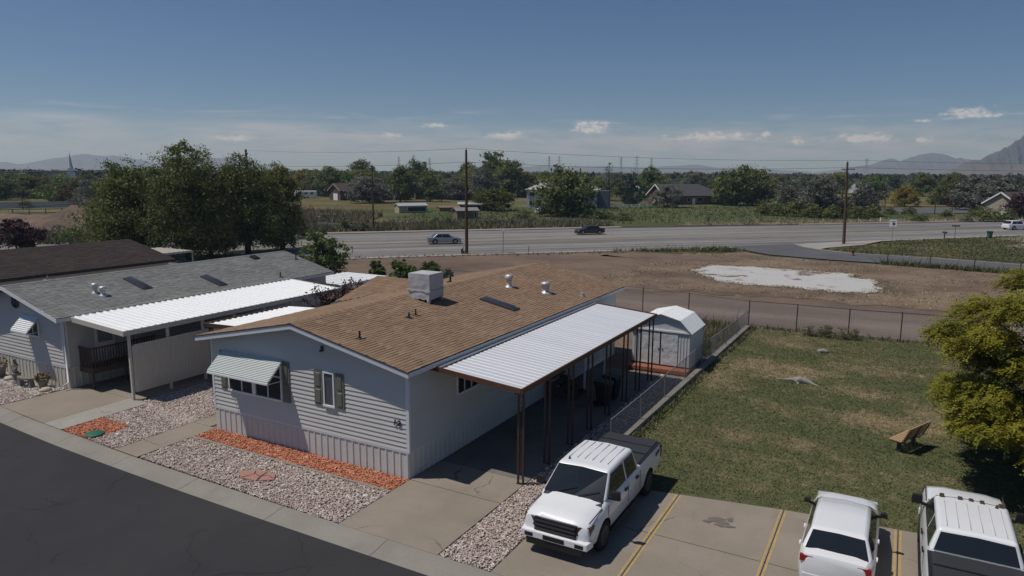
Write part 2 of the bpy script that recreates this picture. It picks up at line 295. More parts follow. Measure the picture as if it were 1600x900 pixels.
def shingle(name, cols):
    t = MT(name, 0.95, 0.12); n = t.noise(26, 4, 0.7); n1 = t.noise(0.5, 5, 0.6)
    c = t.ramp(t.rnd(), [(i / (len(cols) - 1), c) for i, c in enumerate(cols)]); c = t.mix(0.35, c, tuple(sum(q[i] for q in cols) / len(cols) for i in range(3))); c = t.mix(t.math('MULTIPLY', n, 0.3), c, tuple(x * 0.55 for x in cols[0]))
    c = t.mix(t.math('MULTIPLY', t.step(n1, 0.4, 0.75), 0.22), c, tuple(min(1, x * 1.4) for x in cols[-1])); t.col(c).bump(n, 0.004, 0.7); return t.m
M['shingle_brown'] = shingle('brown_shingle', [(0.203, 0.135, 0.089), (0.278, 0.190, 0.126), (0.236, 0.159, 0.105), (0.332, 0.232, 0.161)])
M['shingle_grey'] = shingle('grey_shingle', [(0.160, 0.165, 0.161), (0.239, 0.240, 0.232), (0.195, 0.199, 0.194), (0.287, 0.287, 0.273)])
M['shingle_dark'] = shingle('dark_brown_shingle', [(0.048, 0.037, 0.036), (0.067, 0.053, 0.048), (0.058, 0.045, 0.043), (0.082, 0.065, 0.060)])
def siding(name, c):
    t = MT(name, 0.6, 0.3); n = t.noise(1.2, 5, 0.65, t.scaled(t.pos(), (0.6, 0.6, 2.5))); n2 = t.noise(30, 3, 0.6, t.scaled(t.pos(), (0.2, 0.2, 3)))
    c0 = t.mix(t.step(n, 0.3, 0.75), tuple(x * 0.93 for x in c), c); t.col(t.mix(t.math('MULTIPLY', t.rnd(), 0.12), c0, tuple(x * 0.8 for x in c))).bump(n2, 0.002, 0.4); return t.m
M['siding'] = siding('grey_white_siding', (0.615, 0.60, 0.565)); M['skirt'] = siding('pale_skirting', (0.62, 0.62, 0.59))
M['nsiding'] = siding('cream_siding', (0.60, 0.57, 0.53)); M['nskirt'] = siding('beige_skirting', (0.60, 0.56, 0.48))
M['trim'] = plain('white_trim', (0.66, 0.67, 0.69), 0.5, 0.4, var=0.06); M['trimgrey'] = plain('grey_trim', (0.42, 0.44, 0.47), 0.55, var=0.08)
M['white'] = plain('white_paint', (0.80, 0.80, 0.79), 0.45, 0.4, var=0.05)
M['beige'] = plain('beige_paint', (0.56, 0.53, 0.46), 0.55, var=0.07); M['darkedge'] = plain('dark_drip_edge', (0.05, 0.045, 0.045), 0.6)
t = MT('galvanised_pan', 0.5, 0.5, 0.42); n = t.noise(0.9, 5, 0.65, t.scaled(t.pos(), (0.5, 3, 1))); t.col(t.mix(t.math('MULTIPLY', t.rnd(), 0.5), t.mix(n, (0.78, 0.79, 0.81), (0.88, 0.89, 0.90)), (0.72, 0.73, 0.76))).bump(t.noise(2.0, 3), 0.01, 0.3); M['galv'] = t.m
M['panwhite'] = plain('white_enamel_pan', (0.88, 0.89, 0.89), 0.4, 0.45, var=0.05)
M['brown'] = plain('brown_steel', (0.065, 0.034, 0.024), 0.5, 0.4, var=0.25, scale=5); M['rust'] = plain('rusty_fascia', (0.12, 0.056, 0.032), 0.6, var=0.3, scale=4)
M['olive'] = plain('olive_shutter', (0.155, 0.16, 0.125), 0.6, var=0.08); M['black'] = plain('black_plastic', (0.015, 0.015, 0.017), 0.5, 0.4); M['rubber'] = plain('tyre_rubber', (0.02, 0.02, 0.02), 0.85)
M['darkmetal'] = plain('dark_metal', (0.06, 0.06, 0.065), 0.45, 0.5, 0.3); M['steel'] = plain('dull_steel', (0.36, 0.365, 0.37), 0.45, 0.5, 0.6); M['galvpost'] = plain('galvanised_post', (0.30, 0.30, 0.30), 0.5, 0.5, 0.5)
M['duct'] = plain('vent_tin', (0.55, 0.55, 0.56), 0.45, 0.5, 0.4)
def glass(name, c, rough=0.04):
    t = MT(name, rough, 0.6); t.col(t.mix(t.noise(0.8, 2), c, tuple(x * 1.6 for x in c))); return t.m
M['glass'] = glass('dark_window_glass', (0.018, 0.021, 0.026)); M['carglass'] = glass('car_glass', (0.012, 0.015, 0.018)); M['skyglass'] = glass('smoked_skylight', (0.03, 0.033, 0.04), 0.12)
M['wood'] = plain('weathered_wood', (0.20, 0.15, 0.11), 0.85, 0.15, var=0.3, scale=6); M['deckwood'] = plain('brown_deck_wood', (0.115, 0.085, 0.068), 0.85, 0.15, var=0.2, scale=6)
M['slatwood'] = plain('bench_slat_wood', (0.44, 0.29, 0.16), 0.6, 0.3, var=0.25, scale=9); M['pole'] = plain('utility_pole_wood', (0.105, 0.066, 0.047), 0.9, 0.1, var=0.35, scale=2)
M['redwood'] = plain('red_stained_wood', (0.30, 0.115, 0.07), 0.75, var=0.2, scale=4); M['bark'] = plain('bark', (0.062, 0.048, 0.038), 0.95, 0.1, var=0.35, scale=4)
M['greywood'] = plain('bleached_root', (0.27, 0.26, 0.25), 0.9, 0.1, var=0.3, scale=8); M['stone'] = plain('carved_stone', (0.22, 0.205, 0.185), 0.9, 0.1, var=0.25, scale=9)
M['yellow'] = plain('worn_yellow_paint', (0.40, 0.295, 0.135), 0.85, 0.15, var=0.35, scale=5); M['wire'] = plain('wire', (0.05, 0.05, 0.055), 0.6); M['green_plastic'] = plain('green_plastic', (0.022, 0.13, 0.085), 0.55, 0.4)
M['chain'] = plain('chain_link_wire', (0.22, 0.22, 0.22), 0.55, 0.5, 0.5)
t = MT('carpaint_white', 0.35, 0.5); t.b.inputs['Coat Weight'].default_value = 0.8; t.b.inputs['Coat Roughness'].default_value = 0.04; t.col(t.mix(t.noise(1.5, 4), (0.74, 0.75, 0.76), (0.82, 0.83, 0.84))); M['carwhite'] = t.m
def paint(name, c, metal=0.3):
    t = MT(name, 0.35, 0.5, metal); t.b.inputs['Coat Weight'].default_value = 0.8; t.b.inputs['Coat Roughness'].default_value = 0.04; t.col(t.mix(t.noise(2.0, 3), tuple(x * 0.9 for x in c), c)); return t.m
M['carsilver'] = paint('carpaint_silver', (0.36, 0.37, 0.39), 0.6); M['carmaroon'] = paint('carpaint_maroon', (0.045, 0.012, 0.014)); M['chrome'] = plain('bright_trim', (0.7, 0.7, 0.7), 0.15, 0.5, 1.0); M['redlens'] = plain('red_lens', (0.3, 0.012, 0.012), 0.2, 0.5); M['lens'] = plain('clear_lens', (0.5, 0.5, 0.5), 0.12, 0.6); M['amber'] = plain('amber_lens', (0.08, 0.05, 0.03), 0.25, 0.5)
M['vinyl'] = plain('black_bed_cover', (0.035, 0.037, 0.042), 0.6, 0.35)
# foliage
M['lf_dark'] = leafy('leaves_dark', (0.068, 0.089, 0.029), (0.120, 0.146, 0.044), (0.284, 0.306, 0.087))
M['lf_green'] = leafy('leaves_green', (0.070, 0.110, 0.032), (0.120, 0.170, 0.047), (0.208, 0.256, 0.076))
M['lf_mid'] = leafy('leaves_mid', (0.113, 0.134, 0.044), (0.197, 0.207, 0.064), (0.417, 0.397, 0.129))
M['lf_silver'] = leafy('leaves_silver', (0.106, 0.114, 0.086), (0.163, 0.170, 0.132), (0.237, 0.240, 0.192))
M['lf_yellow'] = leafy('leaves_yellow', (0.144, 0.126, 0.024), (0.252, 0.198, 0.034), (0.360, 0.282, 0.060))
M['lf_lime'] = leafy('leaves_lime', (0.07, 0.085, 0.018), (0.12, 0.13, 0.026), (0.19, 0.18, 0.04))
M['lf_purple'] = leafy('leaves_purple', (0.028, 0.014, 0.020), (0.056, 0.025, 0.031), (0.098, 0.042, 0.045), 0.15)
M['lf_con'] = leafy('needles', (0.021, 0.036, 0.024), (0.036, 0.054, 0.036), (0.063, 0.084, 0.054), 0.1)
M['lf_brown'] = leafy('leaves_brown', (0.07, 0.055, 0.025), (0.115, 0.09, 0.035), (0.16, 0.12, 0.05))
M['lf_honey'] = leafy('honey_locust_leaves', (0.12, 0.14, 0.024), (0.25, 0.245, 0.03), (0.46, 0.38, 0.045), 0.35, 0.7)
M['weed_dry'] = leafy('dry_weeds', (0.13, 0.105, 0.065), (0.20, 0.165, 0.105), (0.28, 0.235, 0.155), 0.1, 0.2)
M['weed_straw'] = leafy('straw_weeds', (0.24, 0.19, 0.12), (0.36, 0.29, 0.185), (0.48, 0.40, 0.27), 0.1, 0.2)
M['weed_grey'] = leafy('grey_green_weeds', (0.108, 0.110, 0.062), (0.180, 0.168, 0.103), (0.288, 0.248, 0.173), 0.1, 0.2)
M['weed_green'] = leafy('green_weeds', (0.072, 0.087, 0.033), (0.112, 0.126, 0.048), (0.176, 0.175, 0.075), 0.1, 0.2)

# ------------------------------------------------------------------ setting: ground sheets, roads, kerbs, slabs
def sheet(name, pts, z, mat, parent=None, thick=0.0):
    m = MB()
    if thick: m.slab(pts, z - thick, z)
    else: m.add([(x, y, z) for x, y in pts], [tuple(range(len(pts)))])
    o = m.build(name, mat, parent)
    if parent is None: tag(o, kind='structure')
    return o
def blob(cx, cy, rx, ry, n=40, jag=0.12, seed=1, rot=0.0):
    r = random.Random(seed); ph = [r.uniform(0, 6.28) for _ in range(5)]; P = []
    for i in range(n):
        a = 2 * math.pi * i / n; k = 1 + jag * sum(math.sin((j + 2) * a + ph[j]) / (j + 1) for j in range(5)) + r.uniform(-jag, jag) * 0.25
        x, y = rx * k * math.cos(a), ry * k * math.sin(a); P.append((cx + x * math.cos(rot) - y * math.sin(rot), cy + x * math.sin(rot) + y * math.cos(rot)))
    return P
def jag(pts, step=1.2, amp=0.25, seed=3):
    r = random.Random(seed); P = []
    for (a, b) in zip(pts, pts[1:] + pts[:1]):
        L = math.hypot(b[0] - a[0], b[1] - a[1]); n = max(1, int(L / step))
        for i in range(n):
            t = i / n; P.append((a[0] + (b[0] - a[0]) * t + r.uniform(-amp, amp), a[1] + (b[1] - a[1]) * t + r.uniform(-amp, amp)))
    return P
sheet('ground', [(-16000, -3000), (16000, -3000), (16000, 16000), (-16000, 16000)], -0.14, M['plain'])
sheet('dirt_lot', jag([(-62, 39), (-40, 38), (30, 47.2), (32, 70), (14, 86.6), (-14, 90.2), (-20.6, 97.0), (-40.5, 78.0), (-59, 60), (-70, 50)], 1.5, 0.3), -0.08, M['dirt'])
sheet('dry_grass_ground', jag([(-24, 57), (-12, 60), (8, 61), (30, 62), (30, 69), (12, 86), (-6, 88.5), (-15, 90.5), (-22, 92), (-26, 80), (-23, 66)], 1.0, 0.9, 5), -0.055, M['dry'])
sheet('dry_grass_ground', jag([(-31, 84), (-20, 90), (-17.5, 94), (-21, 97.0), (-33, 85.8)], 0.8, 0.3, 6), -0.050, M['verge'])
sheet('dirt_road', jag([(-40, 48.6), (-9, 48.2), (10, 48.8), (30, 50), (30, 60), (8, 58.8), (-10.6, 57.0), (-22, 55.6), (-40, 55)], 1.2, 0.22, 8), -0.045, M['dirtroad'])
sheet('concrete_slab', jag([(-18.8, 72.5), (-18.1, 77.8), (-13.5, 78.7), (-6.5, 78.3), (-3.6, 78.5), (-3.9, 75.3), (-1.8, 75.1), (-1.2, 67.8), (-3.4, 65.4), (-8.5, 66.2), (-10.6, 65.6), (-14.7, 66.6), (-16.8, 69.5)], 0.55, 0.42, 9), 0.02, M['slab'], thick=0.1)
# main road, with its far pavement strip, near concrete gutter and painted lines
RD = (0.70, 0.714)                                  # direction of the road
def along(p, t, off=0.0): return (p[0] + RD[0] * t - RD[1] * off, p[1] + RD[1] * t + RD[0] * off)
NEAR = (-45.7, 73.6); NP = [(-130, -12), (-61, 57.5), (-45.7, 73.6), (-20.4, 98.6), (-12.0, 109.0), (-0.8, 122.8), (17.8, 144.3), (60, 194), (160, 310)]
FP = [(-196, -34), (-84, 80.2), (-71.2, 93.9), (-44.3, 122.6), (-16.4, 148.6), (3.3, 168.8), (23.2, 190.4), (62, 234), (160, 346)]
sheet('main_road', NP + FP[::-1], -0.035, M['road'])
def offset_path(P, d):
    Q = []
    for i, p in enumerate(P):
        a = P[max(i - 1, 0)]; b = P[min(i + 1, len(P) - 1)]; L = math.hypot(b[0] - a[0], b[1] - a[1]); Q.append((p[0] - (b[1] - a[1]) / L * d, p[1] + (b[0] - a[0]) / L * d))
    return Q
def strip(name, P, d0, d1, z, mat, th=0.0): return sheet(name, offset_path(P, d0) + offset_path(P, d1)[::-1], z, mat, thick=th)
strip('gutter', NP[:4], -1.0, 0.3, -0.02, M['conc_pale'], 0.1); strip('gutter', NP[4:7], -0.6, 0.5, -0.02, M['conc_pale'], 0.1)
strip('far_kerb', FP, 0.0, 0.35, 0.09, M['kerb'], 0.2); strip('far_pavement', FP[:4], 0.5, 3.2, 0.05, M['conc'], 0.12); strip('far_pavement', FP[4:], 0.6, 2.4, 0.05, M['conc'], 0.12)
def mid(t): return [tuple(a[i] + (b[i] - a[i]) * t for i in (0, 1)) for a, b in zip(NP, FP)]
ypaint = plain('faded_centre_line', (0.42, 0.34, 0.16), 0.85, var=0.3, scale=1); wpaint = plain('faded_white_line', (0.40, 0.40, 0.39), 0.85, var=0.3, scale=1)
for t, mt in ((0.13, wpaint), (0.40, ypaint), (0.415, ypaint), (0.60, ypaint), (0.88, wpaint)): strip('road_line', mid(t), -0.09, 0.09, -0.022, mt)
for k in range(34):
    for t in (0.265, 0.74):
        Pm = mid(t); a, b = Pm[2], Pm[6]; f0 = -0.6 + k * 0.09; f1 = f0 + 0.03
        A = [a[i] + (b[i] - a[i]) * f0 for i in (0, 1)]; B = [a[i] + (b[i] - a[i]) * f1 for i in (0, 1)]; strip('road_line', [tuple(A), tuple(B)], -0.08, 0.08, -0.021, wpaint)
# side road that leaves the main road and the grass wedge between them
sheet('side_road', [(-21.0, 98.6), (-17.8, 95.6), (-14.3, 92.0), (-6.9, 90.2), (-0.3, 89.9), (11.2, 88.2), (40, 84), (40, 92.5), (14, 95.5), (4, 97.6), (-5.2, 98.4), (-8.6, 100.2), (-11.6, 103.4), (-13.6, 107.4)], -0.026, M['sideroad'])
strip('side_road_kerb', [(40, 92.6), (14, 95.6), (4, 97.7), (-5.2, 98.5), (-8.6, 100.3), (-11.6, 103.5), (-13.4, 107.6)], -0.30, 0.02, 0.05, M['conc_pale'], 0.12)
sheet('corner_pavement', [(-13.2, 107.2), (-11.2, 103.6), (-9.4, 102.0), (-8.6, 104.6), (-4.6, 111.5), (-2.6, 119.4), (-9, 111.9)], 0.012, M['conc_pale'], thick=0.05)
sheet('grass_wedge', jag([(-8.4, 100.8), (-5.1, 98.8), (4, 98.0), (14, 95.9), (40, 93), (60, 120), (60, 180), (18.4, 143.6), (-0.4, 121.8), (-4.2, 111.3), (-8.3, 104.4)], 1.5, 0.12, 11), 0.0, M['verge'])
sheet('driveway_apron', [(12.5, 133.5), (17.0, 140.5), (40, 150), (40, 140), (22, 126), (15.5, 119), (12.6, 119.5), (16.5, 128)], 0.02, M['conc'], thick=0.04)
# fields beyond the road
sheet('weedy_field', jag(offset_path(FP, 3.0)[:5] + [(-15, 153), (-40, 190), (-120, 250), (-220, 180), (-200, -20)], 3, 0.6, 12), -0.05, M['field'])
sheet('green_pasture', jag([(-60, 116), (-42, 132), (-16, 156), (0, 172), (12, 186), (-10, 240), (-70, 232), (-90, 175), (-76, 130)], 3, 0.8, 13), -0.02, M['pasture'])
sheet('dry_verge', jag([(-36, 134), (-17, 151.8), (3, 172), (24, 194), (21.5, 197), (0, 176.5), (-20, 156), (-39, 137)], 1.2, 0.5, 14), -0.005, M['dry'])
sheet('mown_grass', jag([(-110, 118), (-84, 132), (-70, 150), (-80, 172), (-105, 186), (-150, 170), (-130, 138)], 3, 0.8, 15), -0.015, M['pasture'])
sheet('hay_field', jag([(-5, 245), (45, 290), (120, 420), (20, 480), (-70, 380), (-40, 300)], 5, 1.5, 16), 0.0, M['drygold'])
sheet('hay_field', jag([(-150, 128), (-118, 150), (-110, 182), (-160, 205), (-210, 175), (-190, 140)], 4, 1.0, 17), -0.01, M['drygold'])
sheet('parking_lot', [(2, 205), (24, 225), (16, 252), (-8, 230)], 0.03, M['sideroad'])
sheet('dirt_pit', jag([(-220, 60), (-150, 64), (-118, 78), (-104, 60), (-112, 40), (-150, 30), (-230, 20)], 3, 1.0, 18), -0.03, M['dirt'])
# mobile home park: street, kerb sections, drives, beds
sheet('yard_soil', [(-90, 24.8)] + [(x, y - .25) for x, y in ((-60, 18.4), (-42, 15.8), (-36, 15.1), (-32.8, 14.75), (-27.7, 14.45), (-23.3, 14.27), (-18.8, 14.2), (30, 14.2))] + [(40, 14.2), (40, 47.4), (-8.4, 47.4), (-40, 47.9), (-90, 47.9)], -0.06, M['dirt'])
KO = [(-60, 17.5), (-42, 14.95), (-36, 14.28), (-31.3, 13.88), (-27.1, 13.62), (-23.8, 13.5), (-18.8, 13.4), (-15.1, 13.37), (-9.6, 13.37), (0, 13.37), (30, 13.4)]
KI = [(-60, 18.4), (-42, 15.8), (-36, 15.1), (-32.8, 14.75), (-27.7, 14.45), (-23.3, 14.27), (-18.8, 14.2), (-15.1, 14.17), (-9.6, 14.17), (0, 14.17), (30, 14.2)]
def on(P, x):
    for a, b in zip(P, P[1:]):
        if a[0] <= x <= b[0]: return a[1] + (b[1] - a[1]) * (x - a[0]) / (b[0] - a[0])
sheet('street', [(-60, -40), (60, -40)] + [(x, y + 0.1) for x, y in KO[::-1]] + [(-90, 24)], -0.072, M['street'])
kerb = empty('street_kerb', (0, 0, 0)); tag(kerb, kind='structure'); xs = [-60.0, -52, -46.2, -42.3, -38.5, -34.7, -30.85, -26.95, -23.22, -19.56, -15.62, -11.66, -7.75, -3.85, 0.05, 3.95, 7.85, 11.75, 15.65, 19.5, 24, 29]
for a, b in zip(xs, xs[1:]):
    a2, b2 = a + 0.008, b - 0.008; m = MB(); oa, ob, ia, ib = on(KO, a2), on(KO, b2), on(KI, a2), on(KI, b2)
    prof = lambda o, i: [(o, -0.17), (o, -0.067), (o + 0.20, -0.062), (o + 0.36, -0.045), (o + 0.52, -0.014), (o + 0.62, 0.002), (i, 0.006), (i, -0.17)]
    pa, pb = prof(oa, ia), prof(ob, ib); n = len(pa)
    m.add([(a2, y, z) for y, z in pa] + [(b2, y, z) for y, z in pb], [tuple(range(n)), tuple(range(2 * n - 1, n - 1, -1))] + [(i, n + i, n + (i + 1) % n, (i + 1) % n) for i in range(n)])
    m.build('kerb_section', M['kerb'], kerb)
drive = empty('driveway'); tag(drive, kind='structure')
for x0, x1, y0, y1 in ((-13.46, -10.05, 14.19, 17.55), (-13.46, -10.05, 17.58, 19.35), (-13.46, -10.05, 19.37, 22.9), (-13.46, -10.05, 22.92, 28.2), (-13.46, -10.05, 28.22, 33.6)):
    MB().box(x0, x1, y0, y1, -0.1, 0.0).build('concrete_slab', M['conc'] if y0 < 19 else M['conc_shaded'], drive)  # slabs behind the sunlit front get the concrete with shade in its colour
lot = empty('parking_bays'); tag(lot, kind='structure'); bx = [-8.42, -5.46, -2.42, 0.60, 3.62, 6.64, 9.66, 12.7]
edge = lambda x: 20.35 + 0.175 * (x + 8.4) if x < -2.4 else 21.4 + 0.11 * (x + 2.4)
for a, b in zip(bx, bx[1:]):
    for y0, y1 in ((14.19, 18.05), (18.08, None)):
        p = [(a + 0.012, y0), (b - 0.012, y0), (b - 0.012, y1 or edge(b)), (a + 0.012, y1 or edge(a))]; MB().slab(p, -0.1, 0.0).build('concrete_slab', M['conc'], lot)
for x in bx[1:]:
    for dx in (-0.095, 0.03): sheet('bay_line', [(x + dx, 14.4), (x + dx + 0.062, 14.4), (x + dx + 0.062, edge(x) - 0.05), (x + dx, edge(x) - 0.05)], 0.0045, M['yellow'])
ndrive = empty('neighbour_driveway'); tag(ndrive, kind='structure')
MB().slab([(-33.2, 14.85), (-29.4, 14.6), (-29.4, 18.2), (-33.05, 18.2)], -0.1, 0.0).build('concrete_slab', M['conc'], ndrive); MB().slab([(-29.38, 14.6), (-28.05, 14.53), (-28.05, 18.2), (-29.38, 18.2)], -0.1, 0.0).build('concrete_slab', M['conc_pale'], ndrive)
MB().slab([(-33.05, 18.22), (-28.6, 18.22), (-28.6, 31), (-33.05, 31)], -0.1, 0.0).build('concrete_slab', M['conc'], ndrive)
MB().slab([(-24.3, 14.38), (-22.98, 14.33), (-22.98, 17.6), (-24.3, 17.6)], -0.1, 0.002).build('path_slab', M['conc'], ndrive); MB().slab([(-24.3, 17.62), (-23.3, 17.62), (-23.3, 21), (-24.3, 21)], -0.1, 0.002).build('path_slab', M['conc'], ndrive)
sheet('red_rock_bed', [(-23.0, 16.62), (-13.47, 16.56), (-13.47, 17.6), (-23.0, 17.65)], -0.03, M['redbed']); sheet('red_rock_bed', [(-28.0, 14.55), (-26.0, 14.5), (-26.0, 16.1), (-28.0, 16.2)], -0.03, M['redbed'])
MB().box(-22.95, -13.48, 16.5, 16.6, -0.1, 0.015).build('bed_edging', M['kerb']); tag(bpy.data.objects['bed_edging'], kind='structure')
sheet('gravel_front_bed', [(-28.6, 14.5), (-8.46, 14.2), (-8.46, 21.5), (-28.6, 21.5)], -0.045, M['gravelbed']); sheet('gravel_front_bed', [(-45, 15.3), (-33.2, 14.9), (-33.2, 17.7), (-45, 17.7)], -0.045, M['gravelbed'])
sheet('gravel_side_bed', [(-10.04, 19.2), (-8.75, 19.3), (-8.75, 33.8), (-10.04, 33.8)], -0.03, M['gravelbed'])
sheet('lawn', [(-8.45, 20.36), (-5.46, 20.88), (-2.42, 21.42), (0.6, 21.75), (3.62, 22.05), (30, 25), (30, 48.1), (3.2, 47.6), (-8.3, 47.1)], -0.01, M['lawn'])
sheet('back_yard_grass', [(-13.0, 38.2), (-8.9, 38.2), (-8.7, 46.9), (-13.0, 47.2)], -0.02, M['verge'])

# stones as real geometry, joined because nobody could count them
def scatter_stones(name, regions, density, size, mat, z=-0.02):
    V = []; base = np.array([(1, 0, 0), (-.5, .87, 0), (-.5, -.87, 0), (.3, .5, .75), (.3, -.6, .7), (-.7, 0, .65)]); tri = np.array([(0, 1, 3), (1, 5, 3), (1, 2, 5), (2, 4, 5), (2, 0, 4), (0, 3, 4), (3, 5, 4)])
    P = []
    for pts in regions:
        a = np.array(pts); lo, hi = a.min(0), a.max(0); n = int(density * (hi[0] - lo[0]) * (hi[1] - lo[1])); q = rng.uniform(lo, hi, (n, 2)); ok = np.zeros(n, bool); j = len(a) - 1
        for i in range(len(a)):
            c = ((a[i, 1] > q[:, 1]) != (a[j, 1] > q[:, 1])) & (q[:, 0] < (a[j, 0] - a[i, 0]) * (q[:, 1] - a[i, 1]) / (a[j, 1] - a[i, 1] + 1e-12) + a[i, 0]); ok ^= c; j = i
        P.append(q[ok])
    P = np.vstack(P); n = len(P); s = size * rng.lognormal(0, 0.32, n); an = rng.uniform(0, 6.283, n); sx = rng.uniform(0.75, 1.3, n); sz = rng.uniform(0.6, 1.1, n)
    L = base[None] * np.stack([s * sx, s, s * sz], 1)[:, None, :]; L = L + rng.normal(0, 0.12, L.shape) * s[:, None, None]
    c, si = np.cos(an)[:, None], np.sin(an)[:, None]; X = L[..., 0] * c - L[..., 1] * si; Y = L[..., 0] * si + L[..., 1] * c
    V = np.stack([X + P[:, :1], Y + P[:, 1:], L[..., 2] + z + rng.uniform(-0.01, 0.02, n)[:, None]], -1).reshape(-1, 3)
    F = (tri[None] + (np.arange(n) * 6)[:, None, None]).reshape(-1, 3)
    return tag(link(name, fast_mesh(name, V, F, mat)), kind='stuff')
STEPS = (-18.1, 15.32)
scatter_stones('gravel', [[(-22.9, 14.36), (-13.5, 14.2), (-13.5, 16.49), (-22.95, 16.5)], [(-10.0, 14.2), (-8.46, 14.2), (-8.46, 19.6), (-10.0, 19.6)], [(-28.55, 18.2), (-24.35, 17.0), (-24.35, 21.5), (-28.55, 21.5)], [(-28.0, 16.2), (-26, 16.1), (-26, 14.5), (-24.35, 14.42), (-24.35, 18), (-28.0, 18.2)], [(-44, 15.4), (-36.5, 14.98), (-33.3, 14.85), (-33.2, 16.4), (-36, 16.6), (-44, 16.6)]], 620, 0.027, M['gravel'])
scatter_stones('gravel_in_shade', [[(-10.0, 19.6), (-8.8, 19.6), (-8.8, 33.6), (-10.0, 33.6)]], 160, 0.04, M['gravel'])
scatter_stones('red_lava_rock', [[(-22.95, 16.62), (-13.5, 16.6), (-13.5, 17.55), (-22.95, 17.6)], [(-28.0, 14.56), (-26.05, 14.5), (-26.05, 16.1), (-28.0, 16.15)], [(-23.9, 19.2), (-23.2, 19.2), (-23.2, 22), (-23.9, 22)]], 520, 0.031, M['redrock'])
scatter_stones('white_rock', [[(-40, 16.7), (-36, 16.6), (-33.3, 16.4), (-33.2, 17.6), (-40, 17.6)]], 300, 0.045, M['whiterock'])
m = MB(); r = random.Random(4)
for k in range(5):
    a = k * 1.2566; cx, cy = STEPS[0] + 0.34 * math.cos(a), STEPS[1] + 0.2 * math.sin(a); m.slab([(STEPS[0] + u * .82 + r.uniform(-.04, .04), STEPS[1] + v * .5 + r.uniform(-.03, .03)) for u, v in (((-.9, -.1), (-.35, -.75), (-.1, -.05), (-.4, .45)), ((-.3, -.78), (.45, -.7), (.3, -.1), (-.06, -.08)), ((.5, -.66), (.95, .0), (.5, .25), (.34, -.1)), ((-.36, .48), (-.06, .0), (.26, -.04), (.2, .7)), ((.3, -.02), (.48, .3), (.9, .1), (.6, .6), (.26, .68)))[k]], -0.02, 0.035 + 0.004 * k)
tag(m.build('stepping_stones', plain('pink_flagstone', (0.36, 0.20, 0.165), 0.9, var=0.15, scale=8)), 'patch of pink flagstones laid in the pale gravel in front of the house', 'flagstones')
tag(MB().lathe([(0.33, -0.02), (0.34, 0.05), (0.30, 0.075), (0.05, 0.085)], (-26.35, 14.85, 0), 18).build('utility_cover', M['green_plastic']), 'round green plastic utility cover in the red rock by the kerb', 'utility cover')
osm = plain('oil_stain', (0.155, 0.138, 0.118), 0.85, var=0.35, scale=5)
for cx, cy, rx, ry, sd_ in ((-4.0, 19.75, .30, .16, 5), (-3.7, 19.95, .12, .10, 6), (-3.75, 19.5, .22, .10, 7), (-4.25, 19.55, .10, .12, 8)): sheet('oil_stain', blob(cx, cy, rx, ry, 26, 0.3, sd_, 0.3), 0.006 + .001 * sd_, osm)

# grass blades on the lawn
def tufts(name, poly, n, h, w, mat, z=0.0, blades=3, lean=0.5, hvar=0.4, weight=None, kind='stuff'):
    a = np.array(poly); lo, hi = a.min(0), a.max(0); q = rng.uniform(lo, hi, (n, 2)); ok = np.zeros(n, bool); j = len(a) - 1
    for i in range(len(a)):
        c = ((a[i, 1] > q[:, 1]) != (a[j, 1] > q[:, 1])) & (q[:, 0] < (a[j, 0] - a[i, 0]) * (q[:, 1] - a[i, 1]) / (a[j, 1] - a[i, 1] + 1e-12) + a[i, 0]); ok ^= c; j = i
    q = q[ok]
    if weight is not None: q = q[rng.uniform(0, 1, len(q)) < weight(q)]
    n = len(q); q = np.repeat(q, blades, 0); q = q + rng.normal(0, w * 1.5, q.shape); k = len(q); an = rng.uniform(0, 6.283, k); hh = h * rng.lognormal(0, hvar, k); ln = rng.normal(0, lean, (k, 2)) * hh[:, None]; ww = w * rng.uniform(0.6, 1.4, k)
    d = np.stack([np.cos(an), np.sin(an)], 1) * ww[:, None]; zz = np.full((k, 1), z)
    V = np.stack([np.hstack([q - d, zz]), np.hstack([q + d, zz]), np.hstack([q + ln, zz + hh[:, None]])], 1).reshape(-1, 3)
    return tag(link(name, fast_mesh(name, V, np.arange(3 * k).reshape(-1, 3), mat)), kind=kind)
LP = [(-8.3, 20.5), (-2.42, 21.5), (3.62, 22.1), (12, 23), (12, 47.5), (3.2, 47.4), (-8.2, 46.9)]
tufts('lawn_grass', LP, 190000, 0.030, 0.020, M['blade'], -0.012, 2, 0.9)

